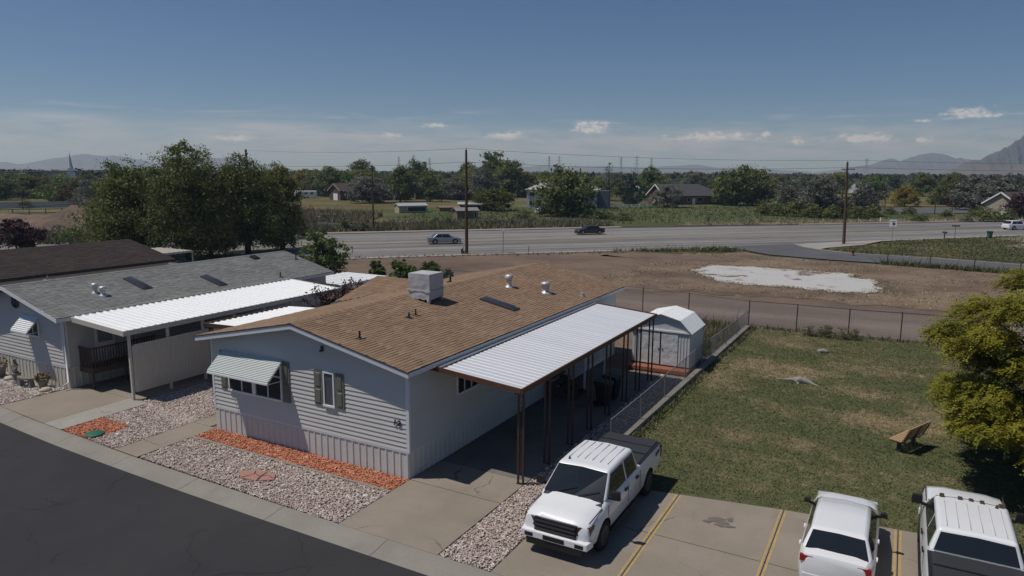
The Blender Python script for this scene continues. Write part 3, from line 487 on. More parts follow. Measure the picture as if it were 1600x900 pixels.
# ------------------------------------------------------------------ builders shared by the houses
def siding_wall(parent, axis, c, a0, a1, z0, pitch, rng_at, mat, out, name='siding_board', lap=0.034):
    """clapboards one by one; rng_at(z) gives how far the board at height z runs, or None at the top"""
    z = z0
    while True:
        lim = rng_at(z + pitch)
        if lim is None: break
        b0, b1 = max(a0, lim[0]), min(a1, lim[1])
        if b1 - b0 < 0.25: break
        q = lambda t, d, zz: (t, c + out * d, zz) if axis == 'x' else (c + out * d, t, zz)
        m = MB(); p = [q(b0, 0.0, z), q(b1, 0.0, z), q(b1, lap, z), q(b0, lap, z), q(b0, 0.0, z + pitch), q(b1, 0.0, z + pitch), q(b1, 0.006, z + pitch), q(b0, 0.006, z + pitch)]
        m.hexa(p); m.build(name, mat, parent); z += pitch
def skirting(parent, axis, c, a0, a1, z0, z1, w, mat, out, name='skirting_panel'):
    n = int(round((a1 - a0) / w)); w = (a1 - a0) / n
    pr = [(0.004, 0.0), (0.004, 0.012), (w * 0.62, 0.012), (w * 0.70, 0.034), (w * 0.86, 0.034), (w * 0.94, 0.012), (w - 0.002, 0.012), (w - 0.002, 0.0)]
    pts = [(t, out * d) if axis == 'x' else (out * d, t) for t, d in pr]
    if (axis == 'x') == (out > 0): pts = pts[::-1]
    me = MB().slab(pts, 0, z1 - z0).mesh(name, mat)
    for i in range(n): link(name, me, parent, (a0 + i * w, c, z0) if axis == 'x' else (c, a0 + i * w, z0))
def shingles(parent, O, U, Vv, L, H, mat, keep=lambda u, v: True, single=0, key=None, tabw=0.31, expo=0.145, seed=1, th=0.016):
    """tabs laid course by course; the nearest ones are pieces of their own, the rest one joined part"""
    O, U, Vv = np.array(O, float), np.array(U, float), np.array(Vv, float); U /= np.linalg.norm(U); Vv /= np.linalg.norm(Vv); Nn = np.cross(U, Vv)
    if Nn[2] < 0: Nn = -Nn
    r = np.random.default_rng(seed); T = []
    for k in range(int(H / expo) + 1):
        off = r.uniform(0, 1) * tabw; v0 = k * expo
        for c in range(-1, int(L / tabw) + 2):
            u0, u1 = max(0, c * tabw + off), min(L, (c + 1) * tabw + off)
            if u1 - u0 > 0.06 and keep((u0 + u1) / 2, v0 + expo / 2): T.append((u0 + 0.0015, u1 - 0.0015, v0, min(v0 + expo + 0.02, H + 0.02)))
    T = np.array(T); n = len(T); t = th * r.uniform(0.6, 1.5, n); lo = r.normal(0, 0.004, n); q = lambda u, v, h: O + u[:, None] * U + v[:, None] * Vv + h[:, None] * Nn; z = np.zeros(n)
    P = np.stack([q(T[:, 0], T[:, 2] + lo, z), q(T[:, 1], T[:, 2] + lo, z), q(T[:, 1], T[:, 3], z), q(T[:, 0], T[:, 3], z), q(T[:, 0], T[:, 2] + lo, t), q(T[:, 1], T[:, 2] + lo, t), q(T[:, 1], T[:, 3], z + 0.002), q(T[:, 0], T[:, 3], z + 0.002)], 1)
    quads = np.array([(4, 5, 6, 7), (0, 1, 5, 4), (1, 2, 6, 5), (3, 0, 4, 7)]); own = np.zeros(n, bool)
    if single:
        d = np.linalg.norm(P[:, 4] - np.array([0, 0, 10.0]), axis=1); own[np.argsort(d)[:single]] = True; cache = {}
        R = np.stack([U, Vv, Nn], 1)
        for i in np.where(own)[0]:
            kw = round(T[i, 1] - T[i, 0], 2); kh = i % 4
            if (kw, kh) not in cache:
                h = th * (0.7 + 0.25 * kh); m = MB(); a = kw; b = expo + 0.02
                m.add([(0, 0, 0), (a, 0, 0), (a, b, 0), (0, b, 0), (0, 0, h), (a, 0, h), (a, b, .002), (0, b, .002)], [tuple(x) for x in quads]); cache[(kw, kh)] = m.mesh('shingle', mat)
            o = link('shingle', cache[(kw, kh)], parent); M4 = Matrix([list(R[0]) + [P[i, 0, 0]], list(R[1]) + [P[i, 0, 1]], list(R[2]) + [P[i, 0, 2]], [0, 0, 0, 1]]); o.matrix_local = M4
    Pj = P[~own]; F = (quads[None] + (np.arange(len(Pj)) * 8)[:, None, None]).reshape(-1, 4)
    tag(link('shingle_courses', fast_mesh('shingle_courses', Pj.reshape(-1, 3), F, mat), parent), kind='stuff')
def beam(m, a, b, w, h, mi=0):     # box section between two points, w wide, h tall, top face on the line
    a, b = Vector(a), Vector(b); d = (b - a).normalized(); s = d.cross(Vector((0, 0, 1))).normalized() * (w / 2); u = s.cross(d).normalized() * h
    if u.z < 0: u = -u
    return m.hexa([a - s - u, b - s - u, b + s - u, a + s - u, a - s, b - s, b + s, a + s], mi)
def pans(parent, x0, z0, x1, z1, y0, y1, w, mat, name='roof_pan', rib=0.034):
    """metal roof pans running down the slope, side by side along y"""
    n = int(round((y1 - y0) / w)); w = (y1 - y0) / n
    pr = [(0.002, 0.0), (w * 0.30, 0.0), (w * 0.42, rib), (w * 0.62, rib), (w * 0.74, 0.0), (w - 0.002, 0.0)]
    L = math.hypot(x1 - x0, z1 - z0); m = MB(); k = len(pr)
    top = [(x, y, z + zz) for x, zz in ((0, 0), (x1 - x0, z1 - z0)) for y, z in pr]; bot = [(x, y, z - 0.006) for x, y, z in top]
    m.add(top + bot, [(i, k + i, k + i + 1, i + 1) if x1 > x0 else (i, i + 1, k + i + 1, k + i) for i in range(k - 1)] + [(2 * k + i, 2 * k + i + 1, 3 * k + i + 1, 3 * k + i) for i in range(k - 1)] + [(i, i + 1, 2 * k + i + 1, 2 * k + i) for i in range(k - 1)] + [(k + i, 3 * k + i, 3 * k + i + 1, k + i + 1) for i in range(k - 1)])
    me = m.mesh(name, mat)
    for i in range(n): link(name, me, parent, (x0, y0 + i * w, z0))
def window(parent, axis, c, a0, a1, z0, z1, out, cols=1, rows=1, fr=0.055, mat=None, glassmat=None, rowsplit=None):
    q = lambda t0, t1, d0, d1, za, zb, m: m.box(t0, t1, min(c + out * d0, c + out * d1), max(c + out * d0, c + out * d1), za, zb) if axis == 'x' else m.box(min(c + out * d0, c + out * d1), max(c + out * d0, c + out * d1), t0, t1, za, zb)
    m = MB(); D = 0.075
    q(a0, a1, 0, D, z1 - fr, z1, m); q(a0 - 0.02, a1 + 0.02, 0, D + 0.015, z0 - 0.01, z0 + fr, m); q(a0, a0 + fr, 0, D - 0.002, z0 + fr, z1 - fr, m); q(a1 - fr, a1, 0, D - 0.002, z0 + fr, z1 - fr, m); w = (a1 - a0 - fr) / cols
    for i in range(1, cols): x = a0 + i * w; q(x + 0.003, x + fr * 0.8, 0, D - 0.012, z0 + fr, z1 - fr, m)
    win = m.build('window', mat or M['white'], parent)
    for i in range(cols):
        g = MB(); q(a0 + i * w + fr * 0.7, a0 + (i + 1) * w + fr * 0.25, 0.028, 0.042, z0 + fr * 0.8, z1 - fr * 0.8, g); g.build('pane', glassmat or M['glass'], win)
    return win
def shutter(parent, c, a0, a1, z0, z1, mat, split=0.5):
    m = MB(); m.box(a0, a1, c - 0.055, c - 0.02, z0, z1); zm = z0 + (z1 - z0) * split
    for za, zb in ((z0 + 0.09, zm - 0.05), (zm + 0.05, z1 - 0.09)):
        x0, x1 = a0 + 0.07, a1 - 0.07; e = 0.025
        m.add([(x0, c - 0.055, za), (x1, c - 0.055, za), (x1, c - 0.055, zb), (x0, c - 0.055, zb), (x0 + e, c - 0.078, za + e), (x1 - e, c - 0.078, za + e), (x1 - e, c - 0.078, zb - e), (x0 + e, c - 0.078, zb - e)], [(4, 5, 6, 7), (0, 1, 5, 4), (1, 2, 6, 5), (2, 3, 7, 6), (3, 0, 4, 7)])
    return m.build('shutter', mat, parent)
def awning(parent, x0, x1, y, zt, d, zb, n, mat, slat_gap=0.012):
    m = MB()
    for x in (x0 + 0.01, x1 - 0.03):
        beam(m, (x, y - 0.02, zt - 0.03), (x, y - d, zb - 0.03), 0.03, 0.03); beam(m, (x, y - 0.02, zb - 0.08), (x, y - d + 0.02, zb - 0.045), 0.02, 0.02)
    m.box(x0, x1, y - d - 0.02, y - d, zb - 0.07, zb - 0.005); a = m.build('window_awning', M['white'], parent)
    q = lambda f, h: (y - 0.02 - (d - 0.02) * f, zt + (zb - zt) * f + h)
    MB().add([(x0, *q(0, 0)), (x1, *q(0, 0)), (x1, *q(1, 0)), (x0, *q(1, 0)), (x0, *q(0, -.008)), (x1, *q(0, -.008)), (x1, *q(1, -.008)), (x0, *q(1, -.008))], [(0, 1, 2, 3), (7, 6, 5, 4), (0, 3, 7, 4), (1, 5, 6, 2)]).build('backing', mat, a)
    for i in range(n):
        f0, f1 = (i + .18) / n, (i + 0.80) / n
        MB().hexa([(x0, *q(f1, .022)), (x1, *q(f1, .022)), (x1, *q(f0, .022)), (x0, *q(f0, .022)), (x0, *q(f1, .052)), (x1, *q(f1, .052)), (x1, *q(f0, .042)), (x0, *q(f0, .042))]).build('awning_slat', mat, a)
    return a
def pipe_vent(parent, x, y, z, h, r, mat, flash=0.16, sl=0.2):
    m = MB().tube([(x, y, z - 0.1), (x, y, z + h)], r, 8); m.hexa([(x - flash, y - flash, z + flash * sl), (x + flash, y - flash, z - flash * sl), (x + flash, y + flash, z - flash * sl), (x - flash, y + flash, z + flash * sl), (x - flash, y - flash, z + flash * sl + .012), (x + flash, y - flash, z - flash * sl + .012), (x + flash, y + flash, z - flash * sl + .012), (x - flash, y + flash, z + flash * sl + .012)])
    m.lathe([(r * 1.7, -0.02), (r * 1.25, 0.06)], (x, y, z), 8); return m.build('vent_pipe', mat, parent)
def tin_vent(parent, x, y, z, r, h, hat=True):
    m = MB().lathe([(r * 1.5, -0.1), (r * 1.35, 0.03), (r * 0.8, 0.06), (r * 0.8, h * 0.55), (r, h * 0.56), (r, h * 0.72)], (x, y, z), 14)
    if hat: m.lathe([(r * 1.22, h * 0.70), (r * 1.25, h * 0.86), (r * 0.9, h * 0.97), (0.02, h)], (x, y, z), 14)
    return m.build('roof_vent', M['duct'], parent)
def skylight(parent, x0, x1, y0, y1, zf):
    m = MB(); h = 0.13; m.hexa([(x0, y0, zf(x0) - .03), (x1, y0, zf(x1) - .03), (x1, y1, zf(x1) - .03), (x0, y1, zf(x0) - .03), (x0, y0, zf(x0) + h * .6), (x1, y0, zf(x1) + h * .6), (x1, y1, zf(x1) + h * .6), (x0, y1, zf(x0) + h * .6)])
    s = m.build('skylight', M['darkmetal'], parent); g = MB(); k = 10; prof = [(y0 + 0.03 + (y1 - y0 - 0.06) * i / k, h * 0.6 + 0.11 * math.sin(math.pi * i / k)) for i in range(k + 1)]; xs = [x0 + 0.03, x0 + 0.16, x1 - 0.16, x1 - 0.03]; sc = [0.1, 1, 1, 0.1]
    vs = [(x, y, zf(x) + h * 0.6 + (z - h * 0.6) * q) for x, q in zip(xs, sc) for y, z in prof]; n = k + 1
    g.add(vs, [(a * n + i, (a + 1) * n + i, (a + 1) * n + i + 1, a * n + i + 1) for a in range(3) for i in range(k)], 0, True); g.build('dome', M['skyglass'], s); return s

# ------------------------------------------------------------------ house number 12
XL, XR, YF, YB = -22.90, -13.53, 17.61, 36.40
RX, RZ, ER, EL = -18.22, 4.79, -13.18, -23.26
SR = (RZ - 3.77) / (ER - RX); roofz = lambda x: RZ - SR * abs(x - RX)
house = empty('mobile_home', (0, 0, 0), 0, 'grey sided mobile home with brown shingle roof, olive shutters and the number 12', 'house')
core = MB(); e = 0.012
core.prism([(XL + e, 0.02), (XR - e, 0.02), (XR - e, roofz(XR) - 0.12), (RX, RZ - 0.12), (XL + e, roofz(XL) - 0.12)], 'y', YF + e, YB - e); wall = core.build('wall', M['siding'], house)
under = lambda z: None if z > RZ - 0.15 else (RX - (RZ - 0.13 - z) / SR, RX + (RZ - 0.13 - z) / SR)
siding_wall(wall, 'x', YF, XL + 0.06, XR - 0.06, 0.92, 0.158, under, M['siding'], -1)
siding_wall(wall, 'y', XR, YF + 0.06, YB - 0.06, 0.92, 0.158, lambda z: None if z > roofz(XR) - 0.10 else (-99, 99), M['siding'], 1, lap=0.05)
siding_wall(wall, 'y', XL, YF + 0.06, YB - 0.06, 0.92, 0.158, lambda z: None if z > roofz(XR) - 0.10 else (-99, 99), M['siding'], -1)
sk = MB(); sk.box(XL - 0.03, XR + 0.03, YF - 0.03, YF - 0.004, 0.86, 0.915); sk.box(XR + 0.004, XR + 0.03, YF - 0.004, YB, 0.86, 0.915); sk = sk.build('skirting_rail', M['trim'], house)
skirting(sk, 'x', YF + 0.01, XL + 0.0, XR, -0.03, 0.86, 0.29, M['skirt'], -1); skirting(sk, 'y', XR - 0.01, YF, YB, -0.03, 0.86, 0.29, M['skirt'], 1)
for x0, x1 in ((XL - 0.032, XL + 0.075), (XR - 0.075, XR + 0.052)): MB().box(x0, x1, YF - 0.034, YF + 0.06, 0.90, roofz(XR) - 0.13).build('corner_trim', M['trim'], house)
# roof: deck, fascias, drip edge, shingles
d = MB(); RF, RB = YF - 0.42, YB + 0.42
d.prism([(EL, roofz(EL) - 0.12), (RX, RZ - 0.14), (ER, roofz(ER) - 0.12), (ER, roofz(ER) - 0.012), (RX, RZ - 0.012), (EL, roofz(EL) - 0.012)], 'y', RF + 0.02, RB - 0.02); roof = d.build('roof', M['darkedge'], house)
m = MB()
for x0, x1 in ((EL - 0.01, RX), (RX, ER + 0.01)):
    za, zb = roofz(x0), roofz(x1)
    for ya, yb in ((RF - 0.012, RF + 0.02), (RB - 0.02, RB + 0.012)): m.hexa([(x0, ya, za - 0.20), (x1, ya, zb - 0.20), (x1, yb, zb - 0.20), (x0, yb, za - 0.20), (x0, ya, za - 0.03), (x1, ya, zb - 0.03), (x1, yb, zb - 0.03), (x0, yb, za - 0.03)])
m.box(ER - 0.01, ER + 0.015, RF + 0.02, RB - 0.02, roofz(ER) - 0.18, roofz(ER) - 0.03); m.box(EL - 0.015, EL + 0.01, RF + 0.02, RB - 0.02, roofz(EL) - 0.18, roofz(EL) - 0.03)
m.build('fascia', M['trim'], house)
m = MB()
for x0, x1 in ((EL - 0.03, RX), (RX, ER + 0.03)):
    za, zb = roofz(x0), roofz(x1); m.hexa([(x0, RF - 0.03, za - 0.035), (x1, RF - 0.03, zb - 0.035), (x1, RF + 0.03, zb - 0.035), (x0, RF + 0.03, za - 0.035), (x0, RF - 0.03, za - 0.002), (x1, RF - 0.03, zb - 0.002), (x1, RF + 0.03, zb - 0.002), (x0, RF + 0.03, za - 0.002)])
m.build('drip_edge', M['darkedge'], house)
m = MB()
m = MB()
m.add([(EL, RF + .02, roofz(EL) - .125), (RX, RF + .02, RZ - .143), (ER, RF + .02, roofz(ER) - .125), (EL, YF, roofz(EL) - .125), (RX, YF, RZ - .143), (ER, YF, roofz(ER) - .125)], [(0, 1, 4, 3), (1, 2, 5, 4)]); m.build('soffit', M['trimgrey'], house)
LS = math.hypot(ER - RX, RZ - roofz(ER))
WX, WY, WZ, WS = -24.8, 29.8, 4.36, 0.262    # side wing with a cross gable: end, ridge line, ridge height, pitch
wing = lambda y: WZ - WS * abs(y - WY)
shingles(roof, (ER, RF - 0.02, roofz(ER)), (0, 1, 0), (RX - ER, 0, RZ - roofz(ER)), RB - RF + 0.04, LS, M['shingle_brown'], single=290, seed=2)
shingles(roof, (EL, RF - 0.02, roofz(EL)), (0, 1, 0), (RX - EL, 0, RZ - roofz(EL)), RB - RF + 0.04, LS, M['shingle_brown'], seed=3, keep=lambda u, v: roofz(EL + v * 0.98) > wing(RF + u) - 0.02)
m = MB()
for k in range(66): y0 = RF - 0.02 + k * 0.305; m.add([(RX - 0.16, y0, RZ - 0.012), (RX, y0, RZ + 0.028), (RX + 0.16, y0, RZ - 0.012), (RX - 0.16, y0 + 0.33, RZ - 0.022), (RX, y0 + 0.33, RZ + 0.016), (RX + 0.16, y0 + 0.33, RZ - 0.022)], [(0, 1, 4, 3), (1, 2, 5, 4)])
tag(m.build('ridge_caps', M['shingle_brown'], roof), kind='stuff')
# wing
wl = empty('side_wing', (0, 0, 0)); wl.parent = house; wf, wb = 25.75, 33.85
MB().prism([(wf + 0.3, 0.02), (wb - 0.3, 0.02), (wb - 0.3, wing(wb - .3) - .12), (WY, WZ - 0.12), (wf + 0.3, wing(wf + .3) - .12)], 'x', WX + 0.3, XL + 0.05).build('wall', M['siding'], wl)
wr = MB().prism([(wf, wing(wf) - .11), (WY, WZ - .12), (wb, wing(wb) - .11), (wb, wing(wb) - .012), (WY, WZ - .012), (wf, wing(wf) - .012)], 'x', WX + 0.01, RX - 1.9).build('roof', M['darkedge'], wl)
wlen = math.hypot(WY - wf, WZ - wing(wf)); kp = lambda u, v: wing(wf + v * 0.967) > roofz(WX + u) - 0.01
shingles(wr, (WX, wf, wing(wf)), (1, 0, 0), (0, WY - wf, WZ - wing(wf)), 4.7, wlen, M['shingle_brown'], seed=5, keep=kp); shingles(wr, (WX, wb, wing(wb)), (1, 0, 0), (0, WY - wb, WZ - wing(wb)), 4.7, wlen, M['shingle_brown'], seed=6, keep=kp)
m = MB()
for ya, yb in ((wf, WY), (WY, wb)): m.hexa([(WX - .012, ya, wing(ya) - .17), (WX + .012, ya, wing(ya) - .17), (WX + .012, yb, wing(yb) - .17), (WX - .012, yb, wing(yb) - .17), (WX - .012, ya, wing(ya) - .02), (WX + .012, ya, wing(ya) - .02), (WX + .012, yb, wing(yb) - .02), (WX - .012, yb, wing(yb) - .02)])
m.build('fascia', M['trim'], wl)
# front: wide window under its awning, slim window, shutters, porch lamp, number
w = window(house, 'x', YF - 0.012, -21.97, -19.15, 1.72, 3.18, -1, 4); MB().box(-20.68, -20.50, YF - 0.095, YF - 0.03, 1.78, 3.13).build('mullion', M['white'], w); MB().box(-21.9, -19.2, YF - 0.08, YF - 0.045, 2.60, 2.65).build('meeting_rail', M['white'], w)
window(house, 'x', YF - 0.012, -17.13, -16.63, 1.92, 3.16, -1, 1, glassmat=glass('grey_window_glass', (0.07, 0.08, 0.088), 0.1))  # slim window has a lighter grey-blue glass
for a, b, z0, z1 in ((-22.40, -22.03, 1.72, 3.24), (-19.10, -18.76, 1.72, 3.24), (-17.57, -17.19, 1.90, 3.17), (-16.57, -16.21, 1.90, 3.17)): shutter(house, YF, a, b, z0, z1, M['olive'])
awning(house, -22.24, -19.08, YF, 3.26, 0.78, 2.60, 15, plain('pale_awning_metal', (0.60, 0.64, 0.62), 0.5, var=0.06))
MB().box(-17.2, -17.08, YF - 0.06, YF - 0.02, 3.88, 4.05).box(-17.17, -17.11, YF - 0.15, YF - 0.05, 3.86, 3.92).build('porch_lamp', M['darkmetal'], house)
for ch, x in (('1', -14.05), ('2', -13.88)): o = link('number_digit', text_mesh(ch, 0.25, M['black'], 0.008), house, (x, YF - 0.058, 1.86), (math.pi / 2, 0, 0)); o["label"] = 'black house number digit ' + ch
window(house, 'y', XR + 0.012, 20.40, 21.86, 2.08, 2.86, 1, 3)
window(house, 'y', XR + 0.012, 24.2, 25.2, 2.0, 3.0, 1, 2)
dr = MB().box(XR + .012, XR + .06, 28.0, 28.95, 1.0, 3.0).build('side_door', M['white'], house); MB().box(XR + .06, XR + .085, 28.8, 28.84, 1.95, 2.05).build('door_handle', M['steel'], dr)
# things fixed on the roof
skylight(house, -16.15, -14.4, 26.3, 26.85, roofz)
pipe_vent(house, -15.95, 18.15, roofz(-15.95), 0.26, 0.035, M['black']); pipe_vent(house, -16.35, 21.45, roofz(-16.35), 0.22, 0.035, M['black']); pipe_vent(house, -16.40, 21.95, roofz(-16.4), 0.26, 0.03, M['black']); pipe_vent(house, -19.5, 29.0, roofz(-19.5), 0.32, 0.05, M['black'])
tin_vent(house, -16.55, 29.7, roofz(-16.55), 0.165, 0.62); tin_vent(house, -15.05, 30.7, roofz(-15.05), 0.21, 0.52, False); MB().lathe([(0.21, 0.38), (0.235, 0.40), (0.235, 0.50), (0.1, 0.54)], (-15.05, 30.7, roofz(-15.05)), 14).build('vent_cap', M['duct'], house)
MB().box(-13.82, -13.58, 31.95, 32.2, roofz(-13.7) - 0.03, roofz(-13.7) + 0.05).box(-13.76, -13.64, 31.98, 32.17, roofz(-13.7) + 0.04, roofz(-13.7) + 0.2).build('roof_vent', M['duct'], house)

# evaporative cooler under a tied tarpaulin
CX, CY = -16.95, 23.65; cz = roofz(CX)
cool = empty('swamp_cooler', (CX, CY, cz), 0, 'boxy rooftop evaporative cooler wrapped in a tied grey tarpaulin on the brown roof', 'cooler')
body = MB(); b0, b1, t0, t1 = 0.20, 0.28, 1.20, 1.24
k = 9; rs = random.Random(5); P = []
def tarp(face):
    g = []; 
    for i in range(k + 1):
        for j in range(k + 1):
            f, h = i / k, j / k; z = b0 + (t1 - b0) * h; bul = 0.035 * math.sin(math.pi * f) * (1 if h < 0.35 else 0.3) - (0.05 if abs(h - 0.3) < 0.06 else 0) * math.sin(math.pi * f) + rs.uniform(-0.012, 0.012)
            fold = -0.045 * max(0, math.sin(7 * (f + h * 0.6))) * (1 - h) if h > .32 else -0.02 * abs(math.sin(11 * f))
            d = (bul + fold) * (0 if i in (0, k) else 1); z += (rs.uniform(-0.05, 0.03) if j == 0 else 0)
            g.append((-1.08 * (1 - f), -d, z) if face == 0 else (d, 1.02 * f, z) if face == 1 else (-1.08 * f, 1.02 + d, z) if face == 2 else (-1.08 - d, 1.02 * (1 - f), z))
    return g
for face in range(4): body.add(tarp(face), [(i * (k + 1) + j, (i + 1) * (k + 1) + j, (i + 1) * (k + 1) + j + 1, i * (k + 1) + j + 1) for i in range(k) for j in range(k)], 0, True)
body.add([(-1.08, 0, t1), (0, 0, t1), (0, 1.02, t1), (-1.08, 1.02, t1), (-0.54, 0.51, t1 + 0.05)], [(0, 1, 4), (1, 2, 4), (2, 3, 4), (3, 0, 4)]); body.box(-1.0, -0.06, 0.06, 0.96, b0, b0 + 0.1)
t = MT('grey_tarpaulin', 0.6, 0.35); n = t.noise(3, 6, 0.7); t.col(t.mix(n, (0.36, 0.36, 0.38), (0.52, 0.52, 0.545))).bump(t.noise(5, 4, 0.6), 0.03, 0.7)
body.build('tarpaulin', t.m, cool)
m = MB(); m.tube([(-1.1, -0.03, 0.56), (0.02, -0.03, 0.52), (0.03, 1.04, 0.55), (-1.1, 1.05, 0.56), (-1.1, -0.03, 0.56)], 0.02, 6); m.build('tie_rope', plain('pale_rope', (0.5, 0.47, 0.42), 0.9), cool)
for x, y in ((-0.05, 0.04), (-1.0, 0.04), (-0.05, 0.95), (-1.0, 0.95)): MB().box(x - .025, x + .025, y - .025, y + .025, roofz(CX + x) - cz - .02, 0.24).build('leg', M['steel'], cool)
m = MB(); m.add([(0.0, -0.02, 0.30), (-0.16, -0.03, 0.26), (-0.05, -0.06, 0.02), (0.02, -0.02, -0.03), (0.02, 0.13, 0.26)], [(0, 1, 2), (2, 3, 0), (0, 3, 4)]); m.build('loose_corner', t.m, cool)

# carport along the right wall
cp = empty('carport', (-11.7, 25.5, 0), 0, 'long carport with a silver ribbed metal roof and rusty brown posts along the house wall', 'carport'); cp.location = (0, 0, 0)
CI, CO, ZI, ZO, CY0, CY1 = -13.36, -9.98, 3.56, 3.27, 18.74, 32.35
pans(cp, CI, ZI, CO, ZO, CY0, CY1, 0.29, M['galv'], rib=0.013)
MB().hexa([(-13.42, CY0, ZI + .05), (-13.0, CY0, ZI + .015), (-13.0, CY1, ZI + .015), (-13.42, CY1, ZI + .05), (-13.42, CY0, ZI + .065), (-13.0, CY0, ZI + .032), (-13.0, CY1, ZI + .032), (-13.42, CY1, ZI + .065)]).build('flashing', M['steel'], cp)
fa = MB(); beam(fa, (CO + .03, CY0 - .04, ZO + .06), (CO + .03, CY1 + .04, ZO + .06), 0.05, 0.17); beam(fa, (CI - .1, CY0 - .03, ZI + .06), (CO, CY0 - .03, ZO + .055), 0.05, 0.16); beam(fa, (CI - .1, CY1 + .03, ZI + .06), (CO, CY1 + .03, ZO + .055), 0.05, 0.16); fa.build('fascia', M['rust'], cp)
be = MB(); beam(be, (-10.16, CY0, ZO - .02), (-10.16, CY1, ZO - .02), 0.12, 0.14); be.build('header_beam', M['brown'], cp); be = MB()
for y in np.arange(20.6, 32, 1.92): beam(be, (CI, y, ZI - .03), (CO - .05, y, ZO - .03), 0.06, 0.09)
be.build('rafter', M['brown'], cp)
pm = MB()
for dx in (-0.09, 0.09): pm.box(dx - .028, dx + .028, -.028, .028, 0, 3.12)
pm.box(-.14, .14, -.06, .06, 0, .012); pme = pm.mesh('post', M['brown'])
for i, y in enumerate((19.06, 20.98, 22.94, 24.75, 26.68, 28.75, 30.5, 32.3)): po = link('post', pme, cp, (-10.16, y, 0))
sc = MB()
for zc in np.arange(0.35, 2.9, 0.42):
    for s in (-1, 1):
        pts = [(-10.16 + s * (0.05 - 0.045 * a / 6) * math.cos(a), 19.06, zc + s * 0.09 + (0.09 - 0.08 * a / 6) * math.sin(a) * s) for a in np.linspace(0, 5, 12)]; sc.tube(pts, 0.008, 4)
tag(sc.build('scroll_lattice', M['rust'], cp), kind='stuff')
# back steps and white railing under the carport
st = empty('entry_steps', (-13.5, 28.4, 0), 0, 'dark wooden entry steps under the carport by the side door', 'steps')
for i in range(5): MB().box(0.02 + 0.28 * i, 0.32 + 0.28 * i, -0.75, 0.75, 0.80 - 0.2 * i, 0.85 - 0.2 * i).build('tread', M['deckwood'], st)
for s in (-0.72, 0.70): MB().add([(0.02, s, 0), (1.45, s, 0), (0.02, s, 0.80), (0.02, s + .04, 0), (1.45, s + .04, 0), (0.02, s + .04, 0.80)], [(0, 1, 2), (3, 5, 4), (0, 3, 4, 1), (1, 4, 5, 2), (2, 5, 3, 0)]).build('stringer', M['deckwood'], st)
ra = empty('porch_railing', (-13.5, 29.4, 0), 0, 'white baluster railing beside the carport steps', 'railing')
m = MB(); m.box(1.1, 1.16, 0.0, 2.6, 1.78, 1.84); m.box(1.1, 1.16, 0.0, 2.6, 1.02, 1.07); m.box(0.0, 1.2, 0.0, 2.6, 0.92, 0.99); m.build('rail', M['white'], ra); bm = MB().box(-.02, .02, -.02, .02, 0, .72).mesh('baluster', M['white'])
for i in range(14): link('baluster', bm, ra, (1.13, 0.08 + i * 0.188, 1.06))
for y in (0.05, 2.55): MB().box(1.09, 1.17, y - .04, y + .04, 0, 1.9).build('post', M['white'], ra)
def wheelie(name, x, y, rz, h, mat, label, group=None):
    r0 = empty(name, (x, y, 0), rz, label, 'bin', group)
    b = MB().hexa([(-.21, -.24, .06), (.21, -.24, .06), (.21, .20, .06), (-.21, .20, .06), (-.29, -.33, h * .86), (.29, -.33, h * .86), (.29, .31, h * .86), (-.29, .31, h * .86)]); b.box(-.31, .31, -.35, .33, h * .84, h * .88); bevel(b.build('body', mat, r0), .02)
    l = MB().hexa([(-.32, -.37, h * .885), (.32, -.37, h * .885), (.32, .37, h * .885), (-.32, .37, h * .885), (-.28, -.31, h * .96), (.28, -.31, h * .96), (.28, .33, h), (-.28, .33, h)]); l.tube([(-.25, .40, h * .93), (.25, .40, h * .93)], .02, 6); bevel(l.build('lid', mat, r0), .02)
    for s in (-1, 1):
        wv = [(s * .26, .25 + .12 * math.cos(a), .12 + .12 * math.sin(a)) for a in np.linspace(0, 6.2832, 13)[:-1]]; wm_ = MB().add(wv + [(s * .31, q[1], q[2]) for q in wv], [tuple(range(12)), tuple(range(23, 11, -1))] + [(i, (i + 1) % 12, 12 + (i + 1) % 12, 12 + i) for i in range(12)]); wm_.build('wheel', M['rubber'], r0)
    return r0
wheelie('wheelie_bin', -10.75, 27.75, 1.5, 1.12, M['black'], 'nearer of two black wheelie bins standing under the carport')
wheelie('wheelie_bin', -10.75, 28.75, 1.45, 1.12, M['black'], 'farther of two black wheelie bins under the carport, towards the shed')

# awning with white pans on the far side of the house
la = empty('patio_cover', (0, 0, 0), 0, 'small white ribbed patio cover with brown beam between the two houses', 'patio cover')
pans(la, -23.2, 3.42, -26.65, 3.24, 20.3, 25.25, 0.30, M['panwhite'])
m = MB(); beam(m, (-26.72, 20.2, 3.32), (-26.72, 25.3, 3.32), .05, .16); beam(m, (-26.72, 20.24, 3.32), (-23.2, 20.24, 3.44), .06, .17); beam(m, (-26.5, 20.3, 3.16), (-26.5, 25.2, 3.16), .1, .12); m.build('fascia', M['brown'], la)
for y in (20.4, 22.7, 25.0):
    m = MB()
    for dx in (-.09, .09): m.box(-26.5 + dx - .028, -26.5 + dx + .028, y - .028, y + .028, 0, 3.08)
    m.build('post', M['brown'], la)

